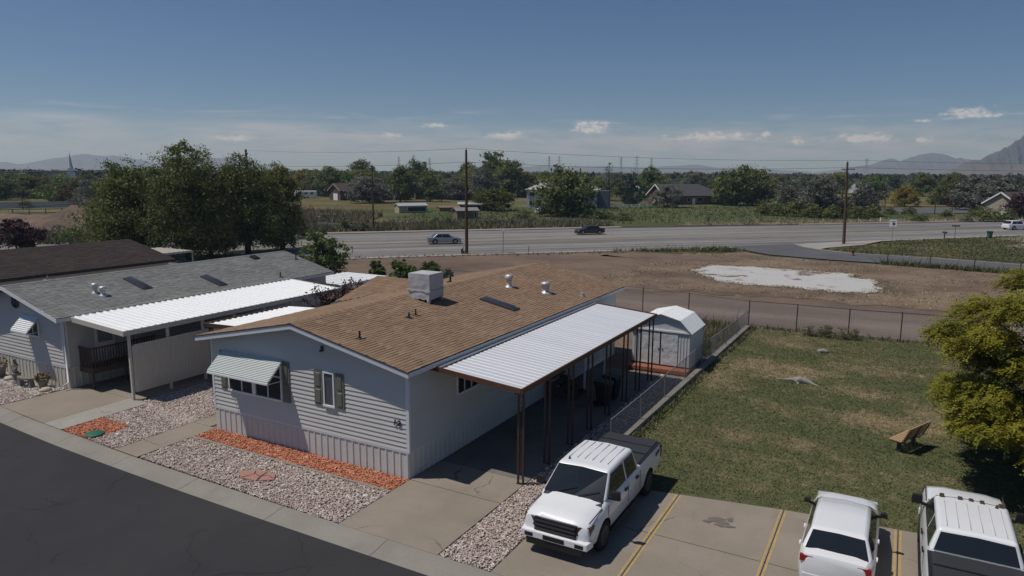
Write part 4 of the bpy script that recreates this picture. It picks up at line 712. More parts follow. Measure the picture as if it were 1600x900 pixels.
# metal garden shed on a red wooden platform
SX0, SX1, SY0, SY1, SZ = -11.9, -8.86, 34.62, 37.15, 0.2
sh = empty('garden_shed', (0, 0, 0), 0, 'white metal barn roof shed with double doors on a red wooden base', 'shed')
pf = MB()
for i in range(5): pf.box(SX0 - 0.05, SX1 + 0.05, SY0 - 0.62 + i * 0.125, SY0 - 0.62 + i * 0.125 + 0.118, 0.13, 0.17)
pf.box(SX0 - .05, SX1 + .05, SY0 - .64, SY0 - .60, 0.0, .17); pf.box(SX0 + .02, SX1 - .02, SY0, SY1, 0, SZ); pf.build('platform', M['redwood'], sh)
xc = (SX0 + SX1) / 2; prof = [(SX0, SZ), (SX1, SZ), (SX1, 2.03), (xc + .98, 2.60), (xc, 2.84), (xc - .98, 2.60), (SX0, 2.03)]
shw = plain('shed_white_metal', (0.62, 0.64, 0.665), 0.45, 0.4, 0.1, var=0.06); MB().prism(prof, 'y', SY0 + .02, SY1).build('wall', shw, sh)
skirting(sh, 'x', SY0 + .03, SX0, SX0 + .52, SZ, 2.0, .17, shw, -1, 'wall_panel'); skirting(sh, 'x', SY0 + .03, SX1 - .62, SX1, SZ, 2.0, .17, shw, -1, 'wall_panel'); skirting(sh, 'y', SX1 - .01, SY0 + .02, SY1, SZ, 2.05, .28, shw, 1, 'wall_panel')
MB().box(SX0, SX1, SY0 - .05, SY0 + .01, 1.98, 2.06).build('lintel', M['white'], sh); MB().box(SX0, SX1, SY0 - .03, SY0 + .01, SZ, SZ + .05).build('door_track', M['darkmetal'], sh)
t = MT('dented_door_metal', 0.4, 0.45, 0.1); t.col((0.66, 0.68, 0.71)).bump(t.noise(2.2, 3, 0.5), 0.08, 0.8)
for a, b in ((SX0 + .52, xc - .03), (xc + .03, SX1 - .62)):
    dd = MB().box(a + .01, b - .01, SY0 - .015, SY0 + .02, SZ + .05, 1.98).build('door', t.m, sh); hx = b - .1 if a < xc - .5 else a + .05; MB().box(hx, hx + .05, SY0 - .05, SY0 - .015, 1.05, 1.12).build('handle', M['steel'], dd)
MB().box(xc - .03, xc + .03, SY0 + .0, SY0 + .021, SZ + .05, 1.98).build('door_gap', M['black'], sh)
rp = [(SX1 + .09, 2.0), (xc + 1.0, 2.625), (xc, 2.875), (xc - 1.0, 2.625), (SX0 - .09, 2.0)]
for (xa, za), (xb, zb) in zip(rp, rp[1:]):
    n = 8; w = (SY1 - SY0 + .22) / n
    for i in range(n):
        y = SY0 - .12 + i * w; up = Vector((-(zb - za), 0, xb - xa)).normalized(); up = up if up.z > 0 else -up; q = lambda x, yy, z, h: (x + up.x * h, yy, z + up.z * h)
        m = MB(); m.hexa([q(xa, y, za, 0), q(xb, y, zb, 0), q(xb, y + w - .004, zb, 0), q(xa, y + w - .004, za, 0), q(xa, y, za, .012), q(xb, y, zb, .012), q(xb, y + w - .004, zb, .012), q(xa, y + w - .004, za, .012)]); m.hexa([q(xa, y, za, .012), q(xb, y, zb, .012), q(xb, y + .03, zb, .012), q(xa, y + .03, za, .012), q(xa, y + .005, za, .035), q(xb, y + .005, zb, .035), q(xb, y + .025, zb, .035), q(xa, y + .025, za, .035)]); m.build('roof_panel', M['panwhite'], sh)

# chain link fences, each with posts, rails and real wire mesh
def chain_fence(name, pts, h, label, step, r=0.0028, pr=0.03, base=0.0, postmat=None, railmat=None):
    f = empty(name, (pts[0][0], pts[0][1], 0), 0, label, 'fence'); o = Vector((pts[0][0], pts[0][1], 0)); k = MB().tube([(0, 0, -0.02), (0, 0, h + 0.04)], pr, 8).mesh('post', postmat or M['galvpost'])
    for x, y in pts: link('post', k, f, (x - o.x, y - o.y, base))
    rl = MB(); V = []; F = []
    for (xa, ya), (xb, yb) in zip(pts, pts[1:]):
        rl.tube([(xa - o.x, ya - o.y, base + h), (xb - o.x, yb - o.y, base + h)], pr * 0.7, 6)
        L = math.hypot(xb - xa, yb - ya); ux, uy = (xb - xa) / L, (yb - ya) / L
        for sgn in (1, -1):
            for s in np.arange(-h, L, step):
                a0, a1 = max(0, s), min(L, s + h)
                if a1 - a0 < 0.02: continue
                z0, z1 = (a0 - s, a1 - s) if sgn > 0 else (h - (a0 - s), h - (a1 - s)); b = len(V)
                for t_, z_ in ((a0, z0), (a1, z1)):
                    for dx, dz in ((0, r), (r, -r * .6), (-r, -r * .6)): V.append((xa - o.x + ux * t_ - uy * dx, ya - o.y + uy * t_ + ux * dx, base + z_ + dz))
                F += [(b, b + 1, b + 4, b + 3), (b + 1, b + 2, b + 5, b + 4), (b + 2, b, b + 3, b + 5)]
    rl.build('top_rail', railmat or M['galvpost'], f); tag(link('chain_link_mesh', fast_mesh('chain_link_mesh', V, F, M['chain']), f), kind='stuff'); return f
FXY = [(-8.62, 23.1), (-8.6, 26.35), (-8.6, 29.6), (-8.6, 32.94), (-8.6, 36.2), (-8.5, 38.45), (-8.4, 40.9), (-8.35, 43.7), (-8.3, 46.9)]
chain_fence('chain_link_fence', FXY, 1.2, 'low chain link fence on a concrete strip between the yard and the lawn', 0.10)
ms = empty('concrete_edging', (0, 0, 0), 0, 'low pale concrete edging running under the lawn fence', 'edging')
for i in range(10): a = 22.9 + i * 2.4; x = -8.72 + 0.012 * (a - 22.9); MB().hexa([(x, a, -.1), (x + .30, a, -.1), (x + .32, a + 2.38, -.1), (x + .02, a + 2.38, -.1), (x + .02, a, .20), (x + .28, a, .20), (x + .30, a + 2.38, .20), (x + .04, a + 2.38, .20)]).build('edging_block', M['kerb'], ms)
chain_fence('chain_link_fence', [(-34, 49.3), (-30, 49.2), (-26.5, 49.1), (-23, 49.0), (-19.5, 48.8), (-16.0, 48.6), (-12.5, 48.0), (-8.3, 47.05), (-5.4, 47.25), (-2.4, 47.2), (0.42, 47.55), (3.2, 47.85), (6.1, 48.1), (9.0, 48.3), (12, 48.5), (15, 48.7)], 1.78, 'taller chain link fence along the dirt road behind the lawn and house', 0.13, 0.003, 0.033, 0.0, M['darkmetal'], M['darkmetal'])
chain_fence('wire_fence', [(-1.2, 89.6), (2.9, 88.6), (6.9, 87.8), (10.8, 87.2), (14.7, 86.6), (18.6, 86.0)], 1.2, 'far wire fence on dark posts beside the side road', 0.25, 0.003, 0.05, 0, M['pole'], M['wire'])

# ------------------------------------------------------------------ the grey-roofed neighbour
def simple_gable_house(name, label, xl, xr, yf, yb, rx, rz, ez, over, sid, shin, skirtmat=None, sk_h=0.95, pitch=0.17, front_boards=True, side='R', single=0, seed=1, fasc=None):
    h = empty(name, (0, 0, 0), 0, label, 'house'); er, el2 = xr + over, xl - over; s = (rz - ez) / (er - rx); zf = lambda x: rz - s * abs(x - rx)
    w = MB().prism([(xl + .012, 0.02), (xr - .012, 0.02), (xr - .012, zf(xr) - .12), (rx, rz - .12), (xl + .012, zf(xl) - .12)], 'y', yf + .012, yb - .012).build('wall', sid, h)
    lim = lambda z: None if z > rz - .15 else (rx - (rz - .13 - z) / s, rx + (rz - .13 - z) / s)
    if front_boards:
        siding_wall(w, 'x', yf, xl + .06, xr - .06, sk_h + .02, pitch, lim, sid, -1); siding_wall(w, 'y', xr, yf + .06, yb - .06, sk_h + .02, pitch, lambda z: None if z > zf(xr) - .1 else (-99, 99), sid, 1)
    if skirtmat:
        r = MB().box(xl - .03, xr + .03, yf - .03, yf - .004, sk_h - .06, sk_h).box(xr + .004, xr + .03, yf - .004, yb, sk_h - .06, sk_h).build('skirting_rail', M['trim'], h)
        skirting(r, 'x', yf + .01, xl, xr, -.03, sk_h - .06, .30, skirtmat, -1); skirting(r, 'y', xr - .01, yf, yb, -.03, sk_h - .06, .30, skirtmat, 1)
    rf, rb = yf - over * 1.5, yb + over
    ro = MB().prism([(el2, ez - .12), (rx, rz - .14), (er, ez - .12), (er, ez - .012), (rx, rz - .012), (el2, ez - .012)], 'y', rf + .02, rb - .02).build('roof', M['darkedge'], h)
    m = MB()
    for x0, x1 in ((el2 - .01, rx), (rx, er + .01)):
        za, zb = zf(x0), zf(x1)
        for ya, yc in ((rf - .012, rf + .02), (rb - .02, rb + .012)): m.hexa([(x0, ya, za - .20), (x1, ya, zb - .20), (x1, yc, zb - .20), (x0, yc, za - .20), (x0, ya, za - .008), (x1, ya, zb - .008), (x1, yc, zb - .008), (x0, yc, za - .008)])
    m.box(er - .01, er + .02, rf + .02, rb - .02, ez - .18, ez - .02); m.build('fascia', fasc or M['white'], h)
    H = math.hypot(er - rx, rz - ez)
    shingles(ro, (er, rf - .01, ez), (0, 1, 0), (rx - er, 0, rz - ez), rb - rf + .02, H, shin, single=single, seed=seed); shingles(ro, (el2, rf - .01, ez), (0, 1, 0), (rx - el2, 0, rz - ez), rb - rf + .02, H, shin, seed=seed + 1)
    m = MB()
    for k in range(int((rb - rf) / .305)): y0 = rf + k * .305; m.add([(rx - .16, y0, rz - .012), (rx, y0, rz + .028), (rx + .16, y0, rz - .012), (rx - .16, y0 + .33, rz - .022), (rx, y0 + .33, rz + .016), (rx + .16, y0 + .33, rz - .022)], [(0, 1, 4, 3), (1, 2, 5, 4)])
    tag(m.build('ridge_caps', shin, ro), kind='stuff'); return h, zf
NX, NY0, NY1 = -33.0, 17.72, 34.45
nb, nz = simple_gable_house('mobile_home', 'cream sided mobile home with grey shingle roof at the left of the street', -41.1, NX, NY0, NY1, -37.05, 4.55, 3.42, 0.36, M['nsiding'], M['shingle_grey'], M['nskirt'], 1.0, seed=21)
m = MB(); m.box(NX - .08, NX + .03, NY0 - .035, NY0 + .06, .98, nz(NX) - .13); m.build('corner_trim', M['white'], nb)
skylight(nb, -35.9, -34.25, 22.45, 23.0, nz); skylight(nb, -34.8, -33.2, 26.3, 26.85, nz); tin_vent(nb, -34.75, 20.25, nz(-34.75), .13, .5); tin_vent(nb, -34.35, 20.4, nz(-34.35), .14, .46)
pipe_vent(nb, -37.25, 19.4, nz(-37.2), .22, .04, M['steel']); MB().hexa([(-36.65, 31.4, nz(-36.6) - .05), (-36.15, 31.4, nz(-36.1) - .05), (-36.15, 31.9, nz(-36.1) - .05), (-36.65, 31.9, nz(-36.6) - .05), (-36.6, 31.45, nz(-36.6) + .16), (-36.2, 31.45, nz(-36.1) + .14), (-36.2, 31.85, nz(-36.1) + .14), (-36.6, 31.85, nz(-36.6) + .16)]).build('box_vent', M['black'], nb)
pipe_vent(nb, -35.4, 34.2, nz(-35.4), .34, .035, M['black']); pipe_vent(nb, -33.15, 30.7, nz(-33.15), .3, .035, M['black'])
window(nb, 'x', NY0 - .012, -36.1, -35.1, 2.2, 3.1, -1, 2); awning(nb, -36.42, -35.05, NY0, 3.15, .62, 2.52, 9, M['panwhite'])
o = MB(); [o.tube([(-36.95 + .29 * math.cos(a), NY0 - .05, 3.72 + .29 * math.sin(a)) for a in np.linspace(0, 6.2832, 17)], .035, 5)]
for k in range(8): a = k * math.pi / 4; o.tube([(-36.95, NY0 - .05, 3.72), (-36.95 + .28 * math.cos(a), NY0 - .05, 3.72 + .28 * math.sin(a))], [.05, .02], 5)
o = o.build('wall_ornament', M['darkmetal']); tag(o, 'round dark metal sunburst ornament hanging on the cream gable wall', 'ornament')
dsp = MB().tube([(-32.9, 17.5, 3.25), (-32.95, 17.62, 3.0), (-32.95, 17.62, .35), (-32.95, 17.35, .2)], .05, 6); dsp.tube([(-33.18, 17.66, 3.2), (-33.18, 17.66, 1.15)], .05, 6); dsp.build('downspout', M['white'], nb)
dd = MB().box(NX + .012, NX + .06, 19.0, 19.95, 1.0, 3.0).build('side_door', M['white'], nb); g = MB().box(NX + .06, NX + .07, 19.12, 19.83, 1.9, 2.85).build('pane', M['glass'], dd)
m = MB()
for k in range(-3, 6): m.tube([(NX + .08, 19.12 + max(0, k) * .14, 1.9 + max(0, -k) * .18), (NX + .08, 19.12 + min(5, k + 5) * .142, 1.9 + min(5, 5 - k) * .18)], .012, 4)
for k in range(-3, 6): m.tube([(NX + .08, 19.83 - max(0, k) * .14, 1.9 + max(0, -k) * .18), (NX + .08, 19.83 - min(5, k + 5) * .142, 1.9 + min(5, 5 - k) * .18)], .012, 4)
m.build('door_lattice', M['white'], dd)
# deck with balusters
dk = empty('entry_deck', (0, 0, 0), 0, 'small raised brown wooden deck with baluster railing beside the cream house', 'deck')
for i in range(7): MB().box(-32.96 + i * .135, -32.96 + i * .135 + .128, 18.25, 21.4, .93, .97).build('deck_board', M['deckwood'], dk)
m = MB(); m.box(-32.97, -32.02, 18.19, 18.24, .72, .965); m.box(-32.02, -31.97, 18.19, 21.42, .72, .965); m.build('rim_joist', M['deckwood'], dk)
m = MB(); m.box(-32.97, -31.97, 18.18, 18.26, 1.86, 1.91); m.box(-32.05, -31.95, 18.18, 21.42, 1.86, 1.912); m.build('handrail', M['deckwood'], dk); bl = MB().box(-.02, .02, -.02, .02, 0, .9).mesh('baluster', M['deckwood'])
for i in range(8): link('baluster', bl, dk, (-32.9 + i * .125, 18.215, .965))
for i in range(24): link('baluster', bl, dk, (-31.995, 18.34 + i * .13, .965))
for x, y in ((-32.03, 18.23), (-32.03, 21.36), (-32.03, 19.8)): MB().box(x - .05, x + .05, y - .05, y + .05, 0, .72).build('post', M['deckwood'], dk)
# carport with the white pan roof and the ribbed privacy wall
nc = empty('carport', (0, 0, 0), 0, 'bright white ribbed carport roof with beige slatted privacy wall beside the cream house', 'carport')
pans(nc, -32.72, 3.37, -28.84, 3.13, 17.85, 31.15, .335, M['panwhite'], rib=.055)
m = MB(); beam(m, (-32.74, 17.82, 3.41), (-28.80, 17.82, 3.17), .05, .22); beam(m, (-28.8, 17.8, 3.17), (-28.8, 31.2, 3.17), .05, .22); beam(m, (-32.74, 31.18, 3.41), (-28.80, 31.18, 3.17), .05, .22); beam(m, (-32.78, 17.82, 3.47), (-32.78, 31.2, 3.47), .06, .07); m.build('fascia', M['beige'], nc)
m = MB(); beam(m, (-28.98, 17.9, 3.06), (-28.98, 31.1, 3.06), .1, .14); m.build('header_beam', M['beige'], nc)
for y in (18.15, 20.0, 21.85, 23.7, 25.6, 27.5, 29.4, 31.0): MB().box(-29.03, -28.93, y - .05, y + .05, 0, 2.92).build('post', M['beige'], nc)
pw = MB().box(-28.93, -28.90, 18.3, 31.0, 2.40, 2.47).box(-28.93, -28.90, 18.3, 31.0, .33, .40).build('privacy_wall', M['beige'], nc); skirting(pw, 'y', -28.93, 18.22, 31.0, .36, 2.42, .152, M['beige'], 1, 'wall_slat')
# dark roofed house beyond, and two pale flat roofs behind
nb3, nz3 = simple_gable_house('mobile_home', 'mobile home with a broad dark brown shingle roof at the far left', -58.4, -48.2, 18.0, 33.8, -53.3, 4.58, 3.35, 0.36, M['nsiding'], M['shingle_dark'], None, .9, seed=31, front_boards=False, fasc=M['darkedge'])
def flat_canopy(name, label, P, z, n, mat, post):
    c = empty(name, (0, 0, 0), 0, label, 'canopy'); (a, b, c2, d) = [Vector(p) for p in P]
    for i in range(n):
        f0, f1 = i / n, (i + .97) / n; q = [a.lerp(b, f0), a.lerp(b, f1), d.lerp(c2, f1), d.lerp(c2, f0)]; m = MB().slab([(v.x, v.y) for v in q], z - .04, z); e0, e1 = q[0], q[3]; m.slab([(e0.x, e0.y), (e0.x + (q[1] - e0).x * .15, e0.y + (q[1] - e0).y * .15), (e1.x + (q[2] - e1).x * .15, e1.y + (q[2] - e1).y * .15), (e1.x, e1.y)], z, z + .05); m.build('roof_pan', mat, c)
    for v in (a, b, c2, d): MB().box(v.x - .05, v.x + .05, v.y - .05, v.y + .05, 0, z - .04).build('post', post, c)
    f = MB(); q = [a, b, c2, d]
    for u, v in zip(q, q[1:] + q[:1]): beam(f, (u.x, u.y, z - .02), (v.x, v.y, z - .02), .05, .16)
    f.build('fascia', mat, c); return c
flat_canopy('patio_canopy', 'white ribbed flat canopy roof glimpsed behind the grey roofed house', [(-36.2, 34.9), (-36.2, 40.0), (-32.4, 40.0), (-32.4, 34.9)][::-1], 2.5, 9, M['panwhite'], M['beige'])
flat_canopy('patio_canopy', 'pale flat canopy roof beyond the dark brown roof on the left', [(-60.4, 38.0), (-60.4, 41.6), (-55.9, 41.6), (-55.9, 38.0)][::-1], 2.85, 8, M['beige'], M['beige'])
# garden ornaments on the white rocks
gb = empty('garden_bench', (-35.15, 17.12, 0), 0.1, 'small curved carved stone bench on white rocks in front of the cream house', 'bench')
sp_ = [(.62 * math.cos(a) * r_, .34 * math.sin(a) * r_ - .1) for r_, aa in ((1, np.linspace(3.5, 5.9, 8)), (.45, np.linspace(5.9, 3.5, 8))) for a in aa]
MB().slab(sp_, .38, .46).build('seat', M['stone'], gb)
for x in (-.38, .36): MB().hexa([(x - .12, -.36, 0), (x + .12, -.36, 0), (x + .12, -.12, 0), (x - .12, -.12, 0), (x - .09, -.33, .38), (x + .09, -.33, .38), (x + .09, -.15, .38), (x - .09, -.15, .38)]).build('leg', M['stone'], gb)
def skin_figure(name, joints, edges, mat, parent=None, loc=(0, 0, 0), rz=0, sub=1):
    me = bpy.data.meshes.new(name); me.from_pydata([j[:3] for j in joints], edges, []); o = link(name, me, parent, loc, (0, 0, rz)); sk = o.modifiers.new('skin', 'SKIN'); o.modifiers.new('sub', 'SUBSURF').levels = sub; o.modifiers['sub'].render_levels = sub
    for v, j in zip(me.skin_vertices[0].data, joints): v.radius = (j[3], j[3])
    me.skin_vertices[0].data[0].use_root = True
    dg = bpy.context.evaluated_depsgraph_get(); me2 = bpy.data.meshes.new_from_object(o.evaluated_get(dg)); o.modifiers.clear(); o.data = me2; me2.materials.clear(); me2.materials.append(mat); bpy.data.meshes.remove(me); return o
stt = empty('cherub_statue', (-36.15, 17.0, 0), 0.3, 'grey stone statue of a kneeling child on a round pedestal by the stone bench', 'statue')
MB().lathe([(.24, 0), (.24, .06), (.17, .1), (.14, .3), (.2, .42), (.22, .48)], (0, 0, 0), 14).build('pedestal', M['stone'], stt)
J = [(0, 0, .60, .10), (0, .01, .75, .11), (0, 0, .92, .09), (0, -.01, 1.0, .045), (0, -.03, 1.10, .075), (0, -.03, 1.19, .06), (-.12, 0, .90, .04), (-.16, -.08, .76, .033), (-.08, -.16, .72, .03), (.12, 0, .90, .04), (.17, -.06, .76, .033), (.10, -.16, .70, .03), (-.08, -.10, .56, .06), (-.10, .08, .52, .045), (.08, -.10, .56, .06), (.10, .08, .52, .045)]
skin_figure('figure', J, [(0, 1), (1, 2), (2, 3), (3, 4), (4, 5), (2, 6), (6, 7), (7, 8), (2, 9), (9, 10), (10, 11), (0, 12), (12, 13), (0, 14), (14, 15)], M['stone'], stt)
def leaf_ball(c, r, n, size, seed):
    g = np.random.default_rng(seed); d = g.normal(0, 1, (n, 3)); d /= np.linalg.norm(d, axis=1)[:, None]; p = np.array(c) + d * np.array(r) * g.uniform(.5, 1, n)[:, None] ** .5; return leaf_quads(p, size, g, d)
def leaf_quads(p, size, g, nrm=None, flat=0.0, asp=0.55):
    n = len(p); a = g.normal(0, 1, (n, 3)); 
    if nrm is not None: a = a + nrm * 0.9
    a[:, 2] += flat; a /= np.linalg.norm(a, axis=1)[:, None]; b = np.cross(a, g.normal(0, 1, (n, 3))); b /= np.linalg.norm(b, axis=1)[:, None]; c = np.cross(a, b); s = (size * g.lognormal(0, .3, n))[:, None]
    V = np.stack([p - b * s, p + c * s * asp, p + b * s, p - c * s * asp], 1).reshape(-1, 3); return V, np.arange(4 * n).reshape(-1, 4)
def flower_pot(x, y, s, label, seed, cols):
    f = empty('flower_pot', (x, y, 0), 0, label, 'flower pot'); MB().lathe([(.13 * s, 0), (.15 * s, .02), (.2 * s, .3 * s), (.24 * s, .33 * s), (.24 * s, .38 * s), (.2 * s, .37 * s)], (0, 0, 0), 14).build('pot', M['stone'], f)
    V, F = leaf_ball((0, 0, .46 * s), (.3 * s, .3 * s, .2 * s), 160, .055, seed); link('leaves', fast_mesh('leaves', V, F, M['lf_green']), f); V, F = leaf_ball((0, 0, .52 * s), (.32 * s, .32 * s, .2 * s), 60, .05, seed + 1); tag(link('flowers', fast_mesh('flowers', V, F, cols), f), kind='stuff')
redfl = stones('red_and_pink_flowers', [(.35, .02, .03), (.5, .12, .14), (.6, .3, .3)]); flower_pot(-34.2, 17.15, 1.05, 'stone pot of red flowers beside the carved stone bench', 5, redfl); flower_pot(-37.9, 17.1, 1.5, 'large pot of pale pink flowers at the left edge by the cream skirting', 9, redfl)
bd = MB()
for (x, y, s) in ((-33.7, 16.95, .22), (-34.8, 16.75, .2), (-37.0, 17.1, .24)): bd.lathe([(s * .6, -.05), (s, .06), (s * .8, .16), (s * .2, .2)], (x, y, 0), 8)
for i, (x, y, s) in enumerate(((-33.62, 16.95, .26), (-37.0, 17.1, .28))): tag(MB().lathe([(s * .6, -.05), (s, .06), (s * .75, .15), (s * .2, .19)], (x, y, 0), 7).build('garden_rock', plain('pale_rock_%d' % i, (.5, .42, .33), .9, var=.3, scale=6)), ('tan boulder beside the pot of red flowers', 'tan boulder left of the kneeling statue')[i], 'rock')

# slatted bench, roots on the lawn
be = empty('park_bench', (0.92, 28.70, 0), math.radians(65), 'wooden slatted park bench on the lawn', 'bench')
for i in range(5): MB().box(-.75, .75, .02 + i * .092, .02 + i * .092 + .07, .42, .45).build('seat_slat', M['slatwood'], be)
for i in range(5): f = i * .105; MB().hexa([(-.75, -.03 - f * .42, .47 + f), (.75, -.03 - f * .42, .47 + f), (.75, -.0 - f * .42, .48 + f), (-.75, -.0 - f * .42, .48 + f), (-.75, -.03 - (f + .08) * .42, .47 + f + .08), (.75, -.03 - (f + .08) * .42, .47 + f + .08), (.75, -.0 - (f + .08) * .42, .48 + f + .08), (-.75, -.0 - (f + .08) * .42, .48 + f + .08)]).build('back_slat', M['slatwood'], be)
for x in (-.68, 0, .68):
    m = MB(); beam(m, (x, -.05, .44), (x, -.29, .99), .05, .04); beam(m, (x, -.05, .415), (x, .46, .415), .05, .04); m.build('bracket', M['darkmetal'], be)
for x in (-.55, .55):
    m = MB(); m.box(x - .05, x + .05, .10, .22, -.02, .376); m.box(x - .05, x + .05, -.06, .42, .34, .374); m.build('leg', M['darkmetal'], be)
rt = empty('tree_root', (-3.9, 35.75, 0), 0, 'long bleached grey tree root lying exposed on the lawn', 'root')
J = [(.10, -.05, .10, .20), (.42, -.05, .12, .17), (-.2, -.02, .07, .10), (-.55, -.02, .03, .045), (-.95, -.12, .02, .025), (.62, -.1, .06, .10), (.85, -.28, .03, .05), (1.05, -.36, .01, .03), (.05, -.28, .05, .07), (.16, -.5, .01, .04), (.25, .12, .1, .1), (.5, .25, .02, .05)]
skin_figure('root', J, [(0, 1), (0, 2), (2, 3), (3, 4), (1, 5), (5, 6), (6, 7), (0, 8), (8, 9), (1, 10), (10, 11)], M['greywood'], rt, sub=2)
r2 = empty('tree_root', (-5.2, 36.0, 0), 0, 'short tip of bleached root poking out of the lawn left of the long root', 'root'); skin_figure('root', [(0, 0, .02, .03), (.14, -.06, .04, .035), (.26, -.1, .0, .02)], [(0, 1), (1, 2)], M['greywood'], r2)
r3 = empty('tree_root', (-3.5, 42.5, 0), 0, 'pale grey root knob on the lawn nearest the back fence', 'root'); skin_figure('root', [(0, 0, .08, .16), (.22, -.03, .12, .15), (.4, -.1, .04, .09), (-.2, .05, .03, .1), (.1, -.22, .02, .07)], [(0, 1), (1, 2), (0, 3), (0, 4)], M['greywood'], r3, sub=2)

# ------------------------------------------------------------------ vehicles: nose towards local -y
def boolean_cut(o, cutters):
    for c in cutters:
        md = o.modifiers.new('cut', 'BOOLEAN'); md.operation = 'DIFFERENCE'; md.solver = 'EXACT'; md.object = c
    me = bpy.data.meshes.new_from_object(o.evaluated_get(bpy.context.evaluated_depsgraph_get())); o.modifiers.clear(); old = o.data; me.name = old.name; o.data = me; bpy.data.meshes.remove(old)
    for c in cutters: bpy.data.objects.remove(c)
def disc(x0, x1, y, z, r, n, mat, name, parent=None, prof=None):
    m = MB(); R = prof or [(r, 0), (r, 1)]; vs = []
    for rr, f in R:
        for a in np.linspace(0, 2 * math.pi, n + 1)[:-1]: vs.append((x0 + (x1 - x0) * f, y + rr * math.cos(a), z + rr * math.sin(a)))
    k = len(R); m.add(vs, [(i * n + j, i * n + (j + 1) % n, (i + 1) * n + (j + 1) % n, (i + 1) * n + j) for i in range(k - 1) for j in range(n)] + [tuple(range(n - 1, -1, -1)), tuple(range((k - 1) * n, k * n))]); return m.build(name, mat, parent)
def lower_body(st, mat, wheels, wr, hw, parent, name='body'):
    """st: (y, z bottom, z top, half width, shoulder inset, crown)"""
    vs = []; ring = 16
    for y, zb, zt, w, sh, cr in st:
        half = [(w - .14, zb), (w - .03, zb + .05), (w - .004, zb + (zt - zb) * .3), (w, zb + (zt - zb) * .55), (w - sh * .18, zt - (zt - zb) * .24), (w - sh * .5, zt - (zt - zb) * .09), (w - sh * 1.1, zt - .008), (w * .5, zt + cr * .8)]
        vs += [(x, y, z) for x, z in half] + [(-x, y, z) for x, z in half[::-1]]
    n = len(st); F = [(i * ring + j, i * ring + (j + 1) % ring, (i + 1) * ring + (j + 1) % ring, (i + 1) * ring + j) for i in range(n - 1) for j in range(ring)] + [tuple(range(ring - 1, -1, -1)), tuple(range((n - 1) * ring, n * ring))]
    m = MB(); m.add(vs, F, 0, False); o = m.build(name, [mat, M['black']], parent)
    bme = bmesh.new(); bme.from_mesh(o.data); bmesh.ops.recalc_face_normals(bme, faces=bme.faces); bme.to_mesh(o.data); bme.free()
    o.parent = None; cut = []
    for y in wheels:
        for s in (-1, 1): c = disc(s * (hw - .30), s * (hw + .2), y, wr + .0, wr + .07, 24, M['black'], 'cutter'); b2 = bmesh.new(); b2.from_mesh(c.data); bmesh.ops.recalc_face_normals(b2, faces=b2.faces); b2.to_mesh(c.data); b2.free(); cut.append(c)
    bpy.context.view_layer.update(); boolean_cut(o, cut); o.parent = parent
    bevel(o, .05, 4, 34).modifiers['bevel'].harden_normals = True; o.data.polygons.foreach_set('use_smooth', [True] * len(o.data.polygons)); o.data.set_sharp_from_angle(angle=math.radians(38)); return o
def wheels_for(parent, ys, hw, r, rimmat, n=20):
    for y in ys:
        for s in (-1, 1):
            w = disc(s * (hw - .24), s * (hw - .01), y, r, r, n, M['rubber'], 'wheel', parent, [(r * .9, 0), (r, .12), (r, .85), (r * .93, 1)])
            disc(s * (hw - .03), s * (hw + .004), y, r, r * .62, 16, rimmat, 'rim', w, [(r * .64, 0), (r * .66, .8), (r * .55, .9), (r * .2, .6), (r * .16, 1)])
            for k in range(6):
                a = k * math.pi / 3; m = MB(); c, d = math.cos(a), math.sin(a); x = s * (hw + .002)
                m.hexa([(x - s * .03, y + c * r * .15 - d * .03, r + d * r * .15 + c * .03), (x, y + c * r * .15 - d * .03, r + d * r * .15 + c * .03), (x, y + c * r * .15 + d * .03, r + d * r * .15 - c * .03), (x - s * .03, y + c * r * .15 + d * .03, r + d * r * .15 - c * .03), (x - s * .03, y + c * r * .58 - d * .025, r + d * r * .58 + c * .025), (x, y + c * r * .58 - d * .025, r + d * r * .58 + c * .025), (x, y + c * r * .58 + d * .025, r + d * r * .58 - c * .025), (x - s * .03, y + c * r * .58 + d * .025, r + d * r * .58 - c * .025)]); m.build('spoke', rimmat, w)
